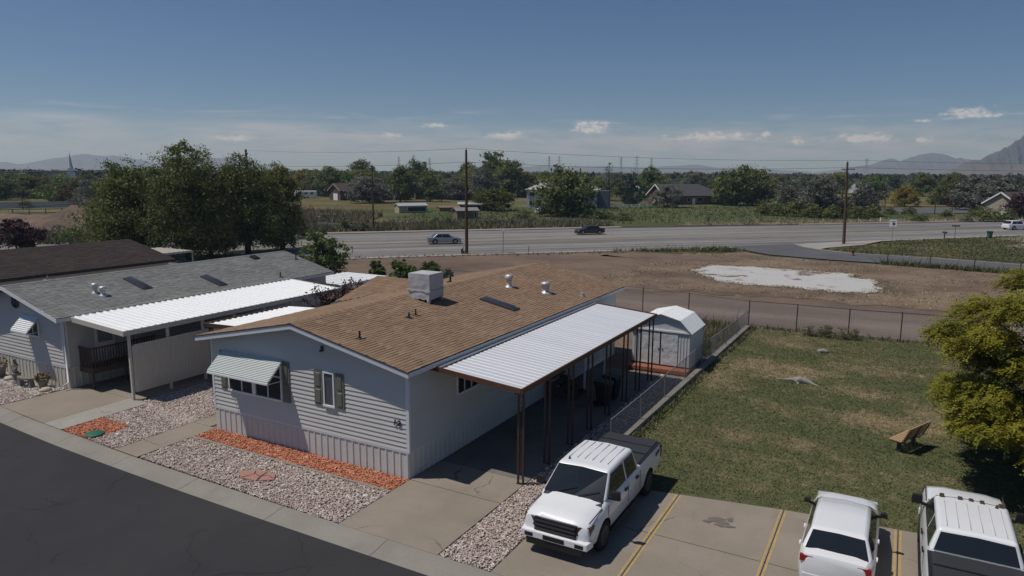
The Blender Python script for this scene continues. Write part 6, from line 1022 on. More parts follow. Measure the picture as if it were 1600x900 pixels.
TREES = [
    ('big_tree', 'dark', -70.8, 52.3, 13.1, 10.8, 'tall bushy dark green tree, highest of the clump behind the dark roof'),
    ('big_tree', 'dark', -69.4, 59.4, 11.7, 11.2, 'wide dark green tree with bare lower trunk, behind the grey roof'),
    ('big_tree', 'dark', -78.0, 50.2, 11.2, 10.2, 'dark green tree at the left side of the clump behind the dark brown roof'),
    ('big_tree', 'mid', -80.7, 51.0, 8.5, 7.8, 'lower leafy tree at the left foot of the big clump'),
    ('big_tree', 'mid', -69.1, 64.6, 11.1, 6.0, 'narrow tree at the right edge of the big clump, nearest the main road'),
    ('big_tree', 'mid', -70.0, 54.5, 9.4, 8.0, 'paler green tree in the middle front of the big clump'),
    ('tree', 'yellow', -220.7, 220.4, 10.3, 12.4, 'yellow autumn tree beside the white trailer'),
    ('tree', 'dark', -222.7, 229.6, 8.5, 8.7, 'dark tree just right of the yellow autumn tree'),
    ('tree', 'dark', -201.2, 215.6, 10.9, 13.3, 'dark round tree behind the brown roofed house on the left'),
    ('tree', 'green', -203.4, 223.5, 8.1, 13.7, 'bright green low crown behind the brown roofed house'),
    ('tree', 'dark', -207.9, 241.1, 13.2, 16.7, 'tallest dark tree behind the brown roofed houses'),
    ('tree', 'silver', -148.0, 174.8, 8.4, 12.0, 'silver leaved tree beside the lone pole across the road'),
    ('tree', 'dark', -145.9, 188.0, 11.0, 9.0, 'dark green tree with short trunk, left of the pair behind the tan wooden shed'),
    ('tree', 'dark', -138.0, 193.7, 9.6, 8.6, 'dark green tree with short trunk, right of the pair behind the tan wooden shed'),
    ('tree', 'dark', -189.1, 255.8, 13.4, 13.2, 'tall dark crown behind the pair of trees near the tan wooden shed'),
    ('tree', 'silver', -140.4, 211.8, 7.9, 9.7, 'silver leaved tree left of the tall pole by the road'),
    ('tree', 'mid', -157.6, 248.7, 13.0, 10.7, 'green tree right behind the tall pole by the road'),
    ('tree', 'silver', -126.4, 208.4, 11.2, 9.7, 'tall silver leaved tree right of the tall pole'),
    ('tree', 'dark', -149.8, 254.7, 16.7, 15.0, 'highest dark tree right of the tall pole'),
    ('tree', 'dark', -136.2, 246.5, 13.4, 15.3, 'broad dark tree between the silver trees and the pale two storey house'),
    ('tree', 'silver', -138.8, 263.0, 9.5, 12.4, 'silver leaved tree behind the chimney of the pale two storey house'),
    ('tree', 'lime', -92.8, 158.7, 5.9, 9.3, 'low spreading yellow green orchard tree on the mown grass'),
    ('tree', 'brown', -99.2, 161.9, 4.7, 4.1, 'small brownish orchard tree beside the spreading yellow green one'),
    ('tree', 'dark', -67.0, 147.3, 11.0, 11.4, 'large dense dark tree in front of the pale two storey house'),
    ('bush', 'dark', -71.2, 144.5, 3.7, 3.5, 'dark bush at the left foot of the large dense tree'),
    ('bush', 'dark', -61.3, 145.6, 3.4, 4.9, 'dark bush at the right foot of the large dense tree'),
    ('tree', 'bare', -80.0, 206.6, 12.8, 6.0, 'nearly leafless pale tree left of the dark conifer'),
    ('tree', 'green', -86.9, 212.5, 6.9, 7.5, 'green tree behind the white rail fence, left of the leafless tree'),
    ('conifer', 'con', -74.2, 210.6, 11.3, 6.1, 'dark pointed conifer left of the brick house'),
    ('tree', 'green', -81.9, 254.5, 10.9, 11.6, 'green tree behind the gable of the brick house'),
    ('tree', 'silver', -59.8, 201.5, 5.9, 8.0, 'silver leaved bush tree in front of the brick house'),
    ('tree', 'dark', -46.8, 224.7, 11.5, 10.8, 'left crown of the big dark tree pair right of the brick house'),
    ('tree', 'dark', -41.4, 228.5, 11.9, 11.3, 'right crown of the big dark tree pair right of the brick house'),
    ('tree', 'silver', -29.4, 222.4, 8.2, 9.3, 'silver leaved tree farthest left in the row behind the dark bushes'),
    ('tree', 'silver', -17.3, 180.1, 9.3, 8.2, 'silver leaved tree left of the right hand wooden pole'),
    ('tree', 'silver', -8.7, 185.8, 7.7, 6.7, 'silver leaved tree right of the right hand wooden pole'),
    ('bush', 'dark', -29.8, 177.7, 3.5, 4.2, 'dark bush at the left end of the bush row beyond the road'),
    ('bush', 'dark', -26.1, 177.2, 3.2, 4.2, 'second dark bush from the left end of the bush row'),
    ('bush', 'dark', -22.5, 176.7, 4.3, 4.8, 'taller dark bush under the leftmost silver tree'),
    ('bush', 'dark', -18.3, 173.9, 3.3, 4.7, 'rounded dark bush below the silver tree left of the pole'),
    ('bush', 'dark', -14.4, 173.8, 3.0, 4.7, 'dark bush just left of the right hand wooden pole'),
    ('conifer', 'con', -12.6, 177.6, 5.1, 3.2, 'small dark pointed evergreen beside the right hand wooden pole'),
    ('bush', 'dark', -9.1, 177.3, 2.7, 4.5, 'dark bush just right of the right hand wooden pole'),
    ('bush', 'dark', -6.5, 181.6, 2.9, 3.9, 'dark bush at the right end of the bush row'),
    ('tree', 'yellow', -0.1, 252.2, 6.1, 6.4, 'small yellow green tree by the parking lot'),
    ('tree', 'dark', 10.2, 269.8, 5.6, 6.4, 'dark green tree beside the far wooden pole near the parking lot'),
    ('tree', 'purple', 13.2, 261.4, 4.2, 4.7, 'dark reddish tree between the parking lot and the silver trees'),
    ('tree', 'silver', 16.6, 236.8, 8.9, 10.3, 'silver leaved tree, left of the pair near the right edge'),
    ('tree', 'silver', 21.7, 228.8, 8.6, 10.8, 'silver leaved tree, right of the pair near the right edge'),
    ('bush', 'dark', -3.0, 198.6, 1.9, 2.9, 'small dark bush left of the parking lot'),
    ('bush', 'dark', 1.0, 198.2, 2.3, 3.2, 'dark bush in front of the parking lot'),
    ('bush', 'dark', 2.9, 172.8, 1.7, 3.1, 'dark bush at the road edge below the parking lot'),
    ('bush', 'dark', 8.6, 194.4, 1.8, 3.2, 'dark bush right of the parking lot'),
    ('bush', 'weed', 11.6, 178.4, 1.5, 3.2, 'pale green bush at the road edge below the silver pair'),
    ('bush', 'dark', 14.3, 192.6, 2.6, 3.8, 'dark bush under the left silver tree near the right edge'),
    ('bush', 'dark', 15.6, 181.0, 3.1, 4.3, 'dark bush under the right silver tree near the right edge'),
    ('bush', 'dark', 19.0, 183.2, 2.7, 4.3, 'dark bush in front of the brown roofed house at the right edge'),
    ('tree', 'purple', 23.6, 201.4, 5.4, 6.2, 'dark purple leaved tree at the right edge'),
    ('tree', 'green', -279.1, 139.5, 7.5, 10.2, 'green tree left of the church steeple, leftmost of its row'),
    ('tree', 'lime', -267.3, 140.5, 7.2, 10.9, 'yellow green tree left of the church steeple'),
    ('tree', 'green', -217.9, 119.9, 6.9, 9.5, 'green tree below the church steeple'),
    ('tree', 'brown', -206.6, 117.9, 6.7, 7.3, 'brownish grey tree right below the church steeple'),
    ('tree', 'silver', -189.5, 112.1, 6.9, 7.6, 'silver leaved tree beside the left clump of big trees'),
    ('bush', 'silver', -175.9, 102.4, 3.3, 4.8, 'silver leaved shrub at the end of the pale board fence'),
    ('bush', 'dark', -199.9, 100.9, 2.3, 2.8, 'small dark shrub in front of the pale board fence'),
    ('tree', 'dark', -259.5, 124.9, 6.7, 9.4, 'dark tree at the left edge beyond the board fence'),
    ('tree', 'dark', -193.5, 117.8, 7.3, 8.2, 'dark tree between the silver tree and the big clump'),
    ('tree', 'purple', -92.8, 45.2, 4.3, 5.8, 'dark purple leaved plum tree at the left edge behind the dark roof'),
    ('bush', 'weed', -108.7, 58.6, 2.1, 2.9, 'grey green shrub on the dirt in front of the mound'),
    ('bush', 'green', -104.6, 58.8, 2.0, 3.3, 'yellowish green shrub beside the dirt mound'),
    ('bush', 'weed', -104.1, 61.5, 2.4, 3.7, 'grey green shrub at the foot of the big clump'),
    ('tree', 'lime2', -48.1, 49.9, 4.6, 4.1, 'young leafy tree behind the far corner of the grey roof'),
    ('bush', 'lime2', -41.6, 50.0, 2.1, 1.6, 'leafy shrub left of the rooftop cooler beyond the brown roof'),
    ('bush', 'lime2', -39.1, 50.7, 2.3, 2.3, 'leafy shrub rising behind the rooftop cooler, left part'),
    ('bush', 'lime2', -37.1, 51.9, 2.0, 2.3, 'leafy shrub rising behind the rooftop cooler, right part'),
    ('bush', 'lime2', -35.7, 52.7, 1.3, 1.2, 'small leafy shrub right of the rooftop cooler'),
    ('bush', 'weed', -4.5, 46.7, 0.7, 0.9, 'grey green weed clump at the back fence, left of its row'),
    ('bush', 'weedg', -3.6, 46.8, 0.8, 1.0, 'taller dark weed clump at the back fence, second of its row'),
    ('bush', 'weed', -2.7, 46.8, 0.8, 0.9, 'weed clump at the back fence, third of its row'),
    ('bush', 'weedg', -2.0, 46.8, 0.7, 0.7, 'dark weed clump at the back fence, rightmost of its row'),
    ('bush', 'weedg', -82.7, 91.4, 2.2, 4.0, 'green roadside bush left of the lone pole across the road'),
    ('bush', 'weedg', -80.3, 92.8, 1.6, 3.1, 'green roadside bush just left of the lone pole across the road'),
    ('bush', 'weedg', -76.3, 109.2, 1.7, 2.2, 'dark green bush left of the grey plank lean-to'),
    ('bush', 'weedg', -74.7, 110.2, 1.8, 1.9, 'dark green bush against the grey plank lean-to'),
    ('bush', 'weed', -68.0, 114.5, 2.2, 3.1, 'grey green weed bush across the road from the tall pole'),
    ('bush', 'weedg', -57.0, 143.3, 2.2, 5.6, 'long low dark bush right of the large dense tree'),
    ('bush', 'weedg', -51.5, 142.1, 1.9, 4.7, 'end of the low dark bush row right of the large dense tree'),
    ('bush', 'weedg', -68.2, 128.9, 2.2, 4.0, 'green bush left of the large dense tree by the road'),
    ('bush', 'weed', -78.8, 77.3, 1.9, 4.0, 'grey brush at the road edge right of the big clump'),
    ('bush', 'weed', -101.8, 107.0, 1.9, 4.0, 'pale brush in the weedy field left of the lone pole'),
]

for i, (nm, kd, x, y, h, w, lb) in enumerate(TREES):
    if nm == 'big_tree': big_tree('tree', kd, x, y, h, w, lb, 38000, 0.125, 40 + i, zlo=0.14)
    elif kd == 'lime2': big_tree(nm if nm == 'tree' else 'bush', kd, x, y, h, w * 1.15, lb, 7000 if nm == 'tree' else 3600, 0.12, 40 + i, zlo=.06, nb=16, cat='tree' if nm == 'tree' else 'shrub')
    elif kd == 'purple' and x < -50: big_tree('tree', kd, x, y, h, w, lb, 6000, 0.13, 40 + i, zlo=.15, nb=16)
    else: tree(nm, kd, x, y, h, w, lb)
# dark leaved plum branches between the houses, partly bare
pl = empty('plum_tree', (-28.3, 30.2, 0), 0, 'dark purple leaved plum with bare twiggy branches between the two houses', 'tree'); g = np.random.default_rng(77); m = MB(); tips = []
for k in range(26):
    a = g.uniform(0, 6.28); r_ = g.uniform(.5, 2.3); e = np.array([r_ * math.cos(a), 1.3 * r_ * math.sin(a), 3.4 - .28 * r_ + g.uniform(-.5, .5)])
    if k < 5: e = np.array([1.3 + .35 * k, .2 * k - .6, 3.9 - .12 * abs(k - 1)])
    m.tube([(0, 0, .6), tuple(e * .5 + [0, 0, .6]), tuple(e)], [.06, .035, .015], 5); tips += [e * f + [0, 0, .6 * (1 - f)] for f in ((.45, .6, .75, .9, 1.0) if k >= 5 else (.7, .8, .9, 1.0))]
m.tube([(0, 0, -.1), (0, 0, .7)], [.11, .08], 7); m.build('trunk', M['bark'], pl); tips = np.array(tips); q = g.integers(0, len(tips), 2600); V, F = leaf_quads(tips[q] + g.normal(0, .13, (2600, 3)), .065, g, None, .1, .5); link('leaves', fast_mesh('leaves', V, F, M['lf_purple']), pl)
# honey locust at the right: feathery sprays of small leaflets on drooping limbs
hl = empty('honey_locust', (5.0, 27.6, 0), 0, 'large yellow green feathery leaved tree at the right edge of the lawn', 'tree'); g = np.random.default_rng(91)
B = []
for i in range(38):
    f = (i + .5) / 38; z = 1.35 + 5.2 * f; R = 3.5 * math.sin(math.pi * (.24 + .66 * f)) ** .5; a = i * 2.4 + g.uniform(-.5, .5); r_ = R * g.uniform(.45, 1.0); s = g.uniform(.7, 1.15) * (.7 + .35 * R / 3); B.append((r_ * math.cos(a), r_ * math.sin(a), z, s, s, s * .62))
B = np.array(B); ns = 18000; wg = B[:, 3] ** 2; k = g.choice(len(B), ns, p=wg / wg.sum()); d = g.normal(0, 1, (ns, 3)); d[:, 2] = np.abs(d[:, 2]) * .9 - .25; d /= np.linalg.norm(d, axis=1)[:, None]; c = B[k, :3] + d * B[k, 3:] * g.uniform(.5, 1.08, ns)[:, None]
out_ = c.copy(); out_[:, 2] = 0; out_ /= np.linalg.norm(out_, axis=1)[:, None] + 1e-6; dr = out_ * .8 + g.normal(0, .55, (ns, 3)); dr[:, 2] = g.normal(-.25, .3, ns); dr /= np.linalg.norm(dr, axis=1)[:, None]; sd_ = np.cross(dr, [0, 0, 1.0]); sd_ /= np.linalg.norm(sd_, axis=1)[:, None]; nl = 9; P = []; VV = []
for j in range(nl):
    for s in (-1, 1):
        t_ = (j + .5) / nl; L = g.uniform(.30, .46, ns)[:, None]; p = c + dr * (t_ * L) - np.array([0, 0, 1]) * (t_ ** 2 * .09); ax = sd_ * s * .078 + dr * .028 + g.normal(0, .012, (ns, 3)); wv = dr * .026; VV.append(np.stack([p, p + ax * .5 + wv, p + ax, p + ax * .5 - wv], 1))
V = np.concatenate(VV, 0).reshape(-1, 3); link('leaves', fast_mesh('leaves', V, np.arange(len(V)).reshape(-1, 4), M['lf_honey']), hl)
m = MB(); m.tube([(0, 0, -.1), (.05, 0, 1.2), (0, .1, 2.4), (.1, 0, 5.2)], [.19, .15, .12, .03], 9)
for b in B[::2]: m.tube([(0, .05, 1.3 + .35 * (b[2] - 1.3)), (b[0] * .5, b[1] * .5, b[2] * .75 + .4), (b[0], b[1], b[2] - .1)], [.07, .045, .012], 6)
m.build('trunk', M['bark'], hl)
g = np.random.default_rng(5); SP = np.array([(-18.8, 72.5), (-18.1, 77.8), (-13.5, 78.7), (-6.5, 78.3), (-3.6, 78.5), (-3.9, 75.3), (-1.8, 75.1), (-1.2, 67.8), (-3.4, 65.4), (-8.5, 66.2), (-10.6, 65.6), (-14.7, 66.6), (-16.8, 69.5), (-18.8, 72.5)])
for a_, b_ in zip(SP, SP[1:]):
    u_ = (b_ - a_) / np.linalg.norm(b_ - a_); n_ = np.array([-u_[1], u_[0]]) * .45; tufts('slab_edge_weeds', [tuple(a_ - n_), tuple(b_ - n_), tuple(b_ + n_), tuple(a_ + n_)], int(60 * np.linalg.norm(b_ - a_)), .08, .06, M['weed_straw'], -.02, 3, .7)
# weeds, dry tufts and brush as stuff
tufts('roadside_weeds', offset_path(FP, 3.4)[1:4] + offset_path(FP, 17)[1:4][::-1], 9000, 0.55, 0.10, M['weed_grey'], -.06, 5, .35)
tufts('roadside_weeds', offset_path(FP, 3.4)[1:4] + offset_path(FP, 12)[1:4][::-1], 1300, 0.6, 0.12, M['weed_green'], -.06, 5, .35)
tufts('roadside_brush', offset_path(FP, 6)[1:4] + offset_path(FP, 22)[1:4][::-1], 3500, 0.5, 0.10, M['weed_dry'], -.06, 5, .4)
tufts('pale_brush', [(-128, 108), (-104, 92), (-92, 108), (-104, 128), (-126, 128)], 4200, 0.8, 0.12, M['weed_dry'], -.06, 5, .4)
tufts('field_grass', [(-90, 112), (-62, 118), (-16, 162), (8, 192), (-20, 232), (-80, 190), (-110, 150)], 6000, 0.35, 0.10, M['weed_green'], -.06, 4, .4)
tufts('verge_grass', [(-36, 134), (-17, 151.8), (3, 172), (24, 194), (21.5, 197), (0, 176.5), (-20, 156), (-39, 137)], 3000, 0.45, 0.09, M['weed_straw'], -.02, 4, .4)
tufts('verge_grass', [(-8.4, 100.8), (-5.1, 98.8), (4, 98.0), (14, 95.9), (30, 97), (30, 140), (18.4, 143), (-.4, 121.8), (-4.2, 111.3)], 12000, 0.12, 0.06, M['weed_green'], 0, 3, .5)
tufts('dry_grass', [(-26, 60), (-12, 60.5), (8, 61), (28, 62), (28, 70), (12, 85.5), (-6, 88.3), (-20, 90.5), (-24, 88), (-25, 75)], 7000, 0.075, 0.06, M['weed_straw'], -.06, 3, .6, weight=lambda q: np.where((q[:, 0] > -19) & (q[:, 0] < -1.5) & (q[:, 1] > 65.5) & (q[:, 1] < 78.6), 0.02, 0.45 + .45 * np.sin(q[:, 0] * .45 + 1.3 * np.sin(q[:, 1] * .3)) * np.sin(q[:, 1] * .5)))
tufts('fence_weeds', [(-8.3, 46.85), (12, 48.2), (12, 49.0), (-8.3, 47.8)], 900, 0.16, 0.035, M['weed_green'], -.05, 4, .5); tufts('fence_weeds', [(-8.5, 23), (-8.0, 23), (-7.9, 46.6), (-8.4, 46.6)], 2500, 0.11, 0.03, M['blade'], -.02, 3, .6)
tufts('yard_weeds', [(-13, 38.3), (-9, 38.3), (-8.8, 46.8), (-13, 47)], 2600, 0.28, 0.035, M['weed_green'], -.03, 4, .5); tufts('yard_weeds', [(-13, 40), (-9, 40), (-8.8, 46.8), (-13, 47)], 500, 0.4, 0.03, M['weed_dry'], -.03, 4, .5)
tufts('side_road_weeds', [(-2, 88.6), (19, 85.2), (19, 87.4), (-2, 90)], 1800, 0.4, 0.05, M['weed_green'], -.05, 4, .5); tufts('side_road_weeds', [(-33, 85), (-20, 91), (-17, 94.8), (-21, 97), (-30, 88)], 2200, 0.3, 0.05, M['weed_green'], -.06, 4, .5)
tufts('lot_edge_weeds', [(-62, 58), (-46.5, 72.5), (-31, 86), (-30, 84), (-46, 70.5), (-60, 56)], 2500, 0.2, 0.05, M['weed_dry'], -.07, 4, .5); tufts('pit_weeds', [(-135, 60), (-104, 66), (-96, 56), (-112, 46), (-135, 44)], 2600, 0.6, 0.08, M['weed_green'], -.05, 5, .4)

# ------------------------------------------------------------------ poles, wires, signs
def pole(x, y, h, label, r=.17, arms=(), lean=0.0, name='utility_pole', cat='utility pole', rz=None):
    o = empty(name, (x, y, -.05), (HD if rz is None else rz), label, cat); MB().tube([(0, 0, -.3), (lean * .4, 0, h * .4), (lean, 0, h)], [r * 1.1, r * .95, r * .65], 10).build('shaft', M['pole'], o)
    for z, w in arms:
        f = z / h; a = MB().box(-w / 2 + lean * f, w / 2 + lean * f, -.24, -.13, z - .07, z + .07); a = a.build('crossarm', M['pole'], o)
        for xx in (-w / 2 + .1, w / 2 - .1, -w * .2): MB().lathe([(.03, 0), (.06, .05), (.04, .1), (.07, .14), (.03, .22)], (xx + lean * f, -.185, z + .06), 8).build('insulator', M['beige'], a)
        m = MB(); beam(m, (lean * f - .02, -.16, z - .7), (lean * f + w * .32, -.16, z - .02), .04, .04); m.build('brace', M['darkmetal'], a)
    MB().lathe([(.03, 0), (.07, .05), (.05, .12), (.07, .18), (.03, .3)], (lean, 0, h - .02), 8).build('pole_top_insulator', M['beige'], o); return o
pole(-46.9, 73.4, 12.6, 'tall brown wooden utility pole at the near kerb beside the silver car', .20, ((11.0, 1.3),)); pole(-7.2, 111.4, 11.6, 'brown wooden utility pole with crossarm on the grass wedge at the right', .20, ((10.6, 2.4),), .55)
pole(-79.3, 94.6, 11.0, 'slim brown pole standing across the main road from the weedy field', .15, rz=0); pole(-122.3, 105.5, 14.3, 'dark pole with crossarms rising behind the big tree clump', .34, ((13.5, 5.0), (12.1, 5.5)))
for (x, y, h, lb) in ((-4.5, 207.6, 8.4, 'thin dark pole left of the yellow green tree by the parking lot'), (6.6, 205, 8.5, 'thin dark pole right of the parking lot'), (10.9, 217.9, 7.6, 'thin dark pole in front of the reddish tree'), (-196, 98, 4.5, 'short pale pole behind the board fence at the left')): pole(x, y, h, lb, .12, rz=0)
mt = MB(); mt.box(-.55, -.35, -.25, .0, 0, .55); mt.box(-.30, -.12, -.3, -.1, 0, .35); mt.tube([(-.45, -.1, .5), (-.25, -.1, .75)], .05, 6)
mm = mt.build('utility_meter', M['darkmetal'], None, (-46.9, 73.2, 0)); tag(mm, 'small dark meter box at the foot of the tall brown pole', 'meter box')
def wire(a, b, sag, label, r=.016, group=None, name='power_line'):
    pts = [(a[0] + (b[0] - a[0]) * t, a[1] + (b[1] - a[1]) * t, a[2] + (b[2] - a[2]) * t - 4 * sag * t * (1 - t)) for t in np.linspace(0, 1, 25)]; o = MB().tube(pts, r, 5).build(name, M['wire']); tag(o, label, 'power line', group); return o
PT = [(-122.3, 105.5, 14.2), (-46.9, 73.4, 12.7), (-6.8, 111.6, 11.8), (60, 172, 12.2)]
wire(PT[0], PT[1], .5, 'upper power wire from the dark pole behind the trees to the tall brown pole'); wire(PT[1], PT[2], .5, 'upper power wire from the tall brown pole to the pole on the grass wedge'); wire(PT[2], PT[3], .5, 'upper power wire running right from the pole on the grass wedge')
LW = [(-122, 104, 11.2), (-46.9, 73.0, 11.1), (-7.0, 111, 10.8), (60, 171, 11)]
wire(LW[0], LW[1], .5, 'lower power wire from the dark pole behind the trees to the tall brown pole', .02); wire(LW[1], LW[2], .5, 'lower power wire from the tall brown pole to the pole on the grass wedge', .02); wire(LW[2], LW[3], .5, 'lower power wire running right from the pole on the grass wedge', .02)
wire((-230, 70, 8.6), (-122, 104, 10.6), .3, 'thick dark cable crossing in front of the church steeple', .11); wire((-140, 36, 3.0), (-84, 60, 6.6), .4, 'pale cable crossing in front of the trees at the left', .06)
def sign(name, x, y, h, w, hh, label, mat, rz, lines=None, pm=None):
    o = empty(name, (x, y, 0), rz, label, 'sign'); MB().box(-.035, .035, -.035, .035, -.1, h).build('post', pm or M['galvpost'], o); MB().box(-w / 2, w / 2, -.055, -.037, h - hh, h).build('panel', mat, o)
    for (tx, ty, s, tm) in lines or (): 
        link('lettering', text_mesh(tx, s, tm, .003), o, (0, -.062, h - hh / 2 + ty), (math.pi / 2, 0, 0))
    return o
sign('road_sign', -1.3, 122.0, 3.1, .95, 1.05, 'white square road sign with dark symbol at the near kerb on the right', M['white'], .05, None); sb = bpy.data.objects['road_sign']
MB().lathe([(.2, -.008), (.2, .008)], (0, 0, 0), 12).build('symbol', M['darkmetal'], sb, (.08, -.065, 2.45), (math.pi / 2, 0, 0)); MB().box(-.3, .34, -.062, -.058, 2.72, 2.86).build('symbol_bar', M['steel'], sb)
sign('street_sign', 7.0, 125.9, 2.35, 1.1, .22, 'green street name blade on a thin post at the right', M['green_plastic'], .2); sign('marker_post', -43.7, 76.9, 2.9, .22, .3, 'thin grey post with small white marker at the kerb right of the tall pole', M['white'], .3)
sign('marker_post', -4.2, 165.9, 1.0, .25, .9, 'short white marker post across the road right of the wooden pole', M['white'], 0)
o = empty('mailbox', (5.8, 128.8, 0), .7, 'dark mailbox on a wooden post beside the road at the right', 'mailbox'); MB().box(-.06, .06, -.06, .06, -.1, .85).build('post', M['pole'], o); MB().prism([(-.14, .85), (.14, .85), (.14, 1.02), (.08, 1.12), (-.08, 1.12), (-.14, 1.02)], 'y', -.35, .35).build('box', M['darkmetal'], o)
wheelie('wheelie_bin', 12.1, 134.0, 2.2, 1.15, M['green_plastic'], 'green wheelie bin at the end of the drive by the main road')
hyd = plain('hydrant_red', (.12, .028, .02), .5); o = empty('fire_hydrant', (-5.1, 96.2, 0), 0, 'dark red fire hydrant beside the side road kerb', 'hydrant'); MB().lathe([(.2, 0), (.2, .05), (.13, .07), (.13, .55), (.18, .58), (.18, .63), (.14, .66), (.12, .82), (.05, .9), (.04, .97)], (0, 0, 0), 12).build('barrel', hyd, o); MB().tube([(-.24, 0, .48), (.24, 0, .48)], .07, 8).build('outlet', hyd, o)
for i, (x, y, h, lb) in enumerate(((-59.3, 66.6, .8, 'leftmost thin stake at the near kerb of the main road'), (-41.2, 79.0, .7, 'thin stake at the kerb right of the marker post'), (-27.0, 91.6, .6, 'thin stake at the kerb near the side road'))): tag(MB().tube([(0, 0, -.1), (.04, .02, h)], .04, 6).build('stake', M['pole'], None, (x, y, 0)), lb, 'stake')
for k, (p, hgt_) in enumerate((((-515, 150), 34), ((-505, 175), 36), ((-640, 270), 38), ((-700, 900), 42), ((-690, 925), 46), ((-670, 940), 40), ((-560, 1150), 45), ((-545, 1160), 45), ((-440, 1190), 44), ((-420, 1215), 46), ((-395, 1220), 42), ((-60, 1300), 40))):
    d = math.hypot(*p); s = 1250 / d; x, y = p[0] * s, p[1] * s; o = empty('transmission_tower', (x, y, 0), random.uniform(0, 1), 'faint steel transmission tower far away on the skyline', 'tower', 'transmission towers on the skyline'); h = hgt_ * .82; m = MB()
    for sx in (-1, 1):
        for sy in (-1, 1): m.tube([(sx * 3.0, sy * 3.0, 0), (sx * .9, sy * .9, h * .6), (sx * .4, sy * .4, h)], .22, 4)
    for j in range(7): z = h * j / 7; w = 3.0 - 2.4 * j / 7; m.tube([(-w, -w, z), (w, w, z + h / 7)], .14, 4); m.tube([(w, -w, z), (-w, w, z + h / 7)], .14, 4)
    m.build('lattice', M['steel'], o); a = MB()
    for z in (.66, .8, .93): a.tube([(-5.5 + 3 * (z - .66), 0, h * z), (5.5 - 3 * (z - .66), 0, h * z)], .22, 4)
    a.build('crossarm', M['steel'], o)

# ------------------------------------------------------------------ buildings beyond the road
rb = plain('brick_dark_red', (0.17, 0.085, 0.065), .9, .1, var=.2, scale=3); tanw = plain('tan_stucco', (.36, .31, .25), .9, .1, var=.1, scale=2); whw = plain('pale_siding', (.50, .52, .54), .7, .2, var=.07, scale=2); brw = plain('brown_wall', (.12, .085, .07), .9, .1, var=.2, scale=2); blw = plain('blue_grey_wall', (.10, .112, .135), .8, .2, var=.1, scale=2)
rgrey = plain('grey_roof', (.13, .135, .14), .95, .1, var=.2, scale=2); rpale = plain('pale_grey_roof', (.38, .38, .38), .9, .1, var=.12, scale=2); rbrown = plain('brown_roof', (.085, .066, .06), .95, .1, var=.2, scale=2); rdark = plain('charcoal_roof', (.075, .078, .082), .95, .1, var=.2, scale=2)
def far_house(name, label, loc, rz, w, d, h, rh, wall, roof, hip=(False, False), wins=((-.3, .9), (.2, .9)), door=None, trim=None, over=.5, group=None, cat='house', garage=None, chimney=None, gwall=None):
    """ridge along local x, front towards local -y"""
    o = empty(name, (loc[0], loc[1], -.05), rz, label, cat, group); X, Y = w / 2, d / 2; r0 = -X + (Y if hip[0] else 0); r1 = X - (Y if hip[1] else 0)
    m = MB().box(-X, X, -Y, Y, -.2, h)
    if not hip[0]: m.add([(-X, -Y, h), (-X, Y, h), (-X, 0, h + rh)], [(0, 1, 2)])
    if not hip[1]: m.add([(X, -Y, h), (X, Y, h), (X, 0, h + rh)], [(0, 2, 1)])
    m.build('wall', wall, o); e = over; k = rh / Y; P = [(-X - e, -Y - e, h - k * e), (X + e, -Y - e, h - k * e), (X + e, Y + e, h - k * e), (-X - e, Y + e, h - k * e), (r0 - (0 if hip[0] else e), 0, h + rh), (r1 + (0 if hip[1] else e), 0, h + rh)]; up = [(x, y, z + .16) for x, y, z in P]
    F = [(0, 1, 5, 4), (2, 3, 4, 5), (1, 2, 5), (3, 0, 4)]; R = MB().add(up, [f for f, use in zip(F, (1, 1, hip[1], hip[0])) if use]); R.add(P, [tuple(reversed(f)) for f, use in zip(F, (1, 1, hip[1], hip[0])) if use])
    for a, b in ((0, 1), (1, 2), (2, 3), (3, 0)):
        if (a, b) == (1, 2) and not hip[1]: R.add([P[1], up[1], up[5], P[5]], [(0, 1, 2, 3)]).add([P[5], up[5], up[2], P[2]], [(0, 1, 2, 3)])
        elif (a, b) == (3, 0) and not hip[0]: R.add([P[3], up[3], up[4], P[4]], [(0, 1, 2, 3)]).add([P[4], up[4], up[0], P[0]], [(0, 1, 2, 3)])
        else: R.add([P[a], P[b], up[b], up[a]], [(0, 1, 2, 3)])
    ro = R.build('roof', roof, o)
    if trim:
        t_ = MB()
        for sx, hp in ((-1, hip[0]), (1, hip[1])):
            if hp: continue
            xe = sx * (X + e + .03)
            for sy in (-1, 1): beam(t_, (xe, sy * (Y + e), h - k * e + .18), (xe, 0, h + rh + .18), .10, .30)
        t_.build('barge_board', trim, o)
    if chimney: MB().box(chimney[0] - .5, chimney[0] + .5, chimney[1] - .4, chimney[1] + .4, h, h + rh + .9).build('chimney', gwall or wall, ro)
    for i, wv in enumerate(wins):
        f, zc = wv[0], wv[1]; x = f * w; ww, wh = (wv[2], wv[3]) if len(wv) > 2 else (1.3, 1.1); q = MB().box(x - ww / 2 - .08, x + ww / 2 + .08, -Y - .06, -Y + .02, zc, zc + wh + .16).build('window', M['white'], o); MB().box(x - ww / 2, x + ww / 2, -Y - .09, -Y - .05, zc + .08, zc + wh + .08).build('pane', M['glass'], q)
    if door is not None: MB().box(door * w - .5, door * w + .5, -Y - .07, -Y + .02, 0, 2.1).build('door', M['white'], o)
    if garage:   # doors on the -x gable
        for (y0, y1) in garage: MB().box(-X - .07, -X + .02, y0, y1, 0, 2.3).build('garage_door', M['white'], o)
    return o
VW = lambda x, y: math.atan2(y, x) - math.pi / 2     # turn that makes a front face the photographed side
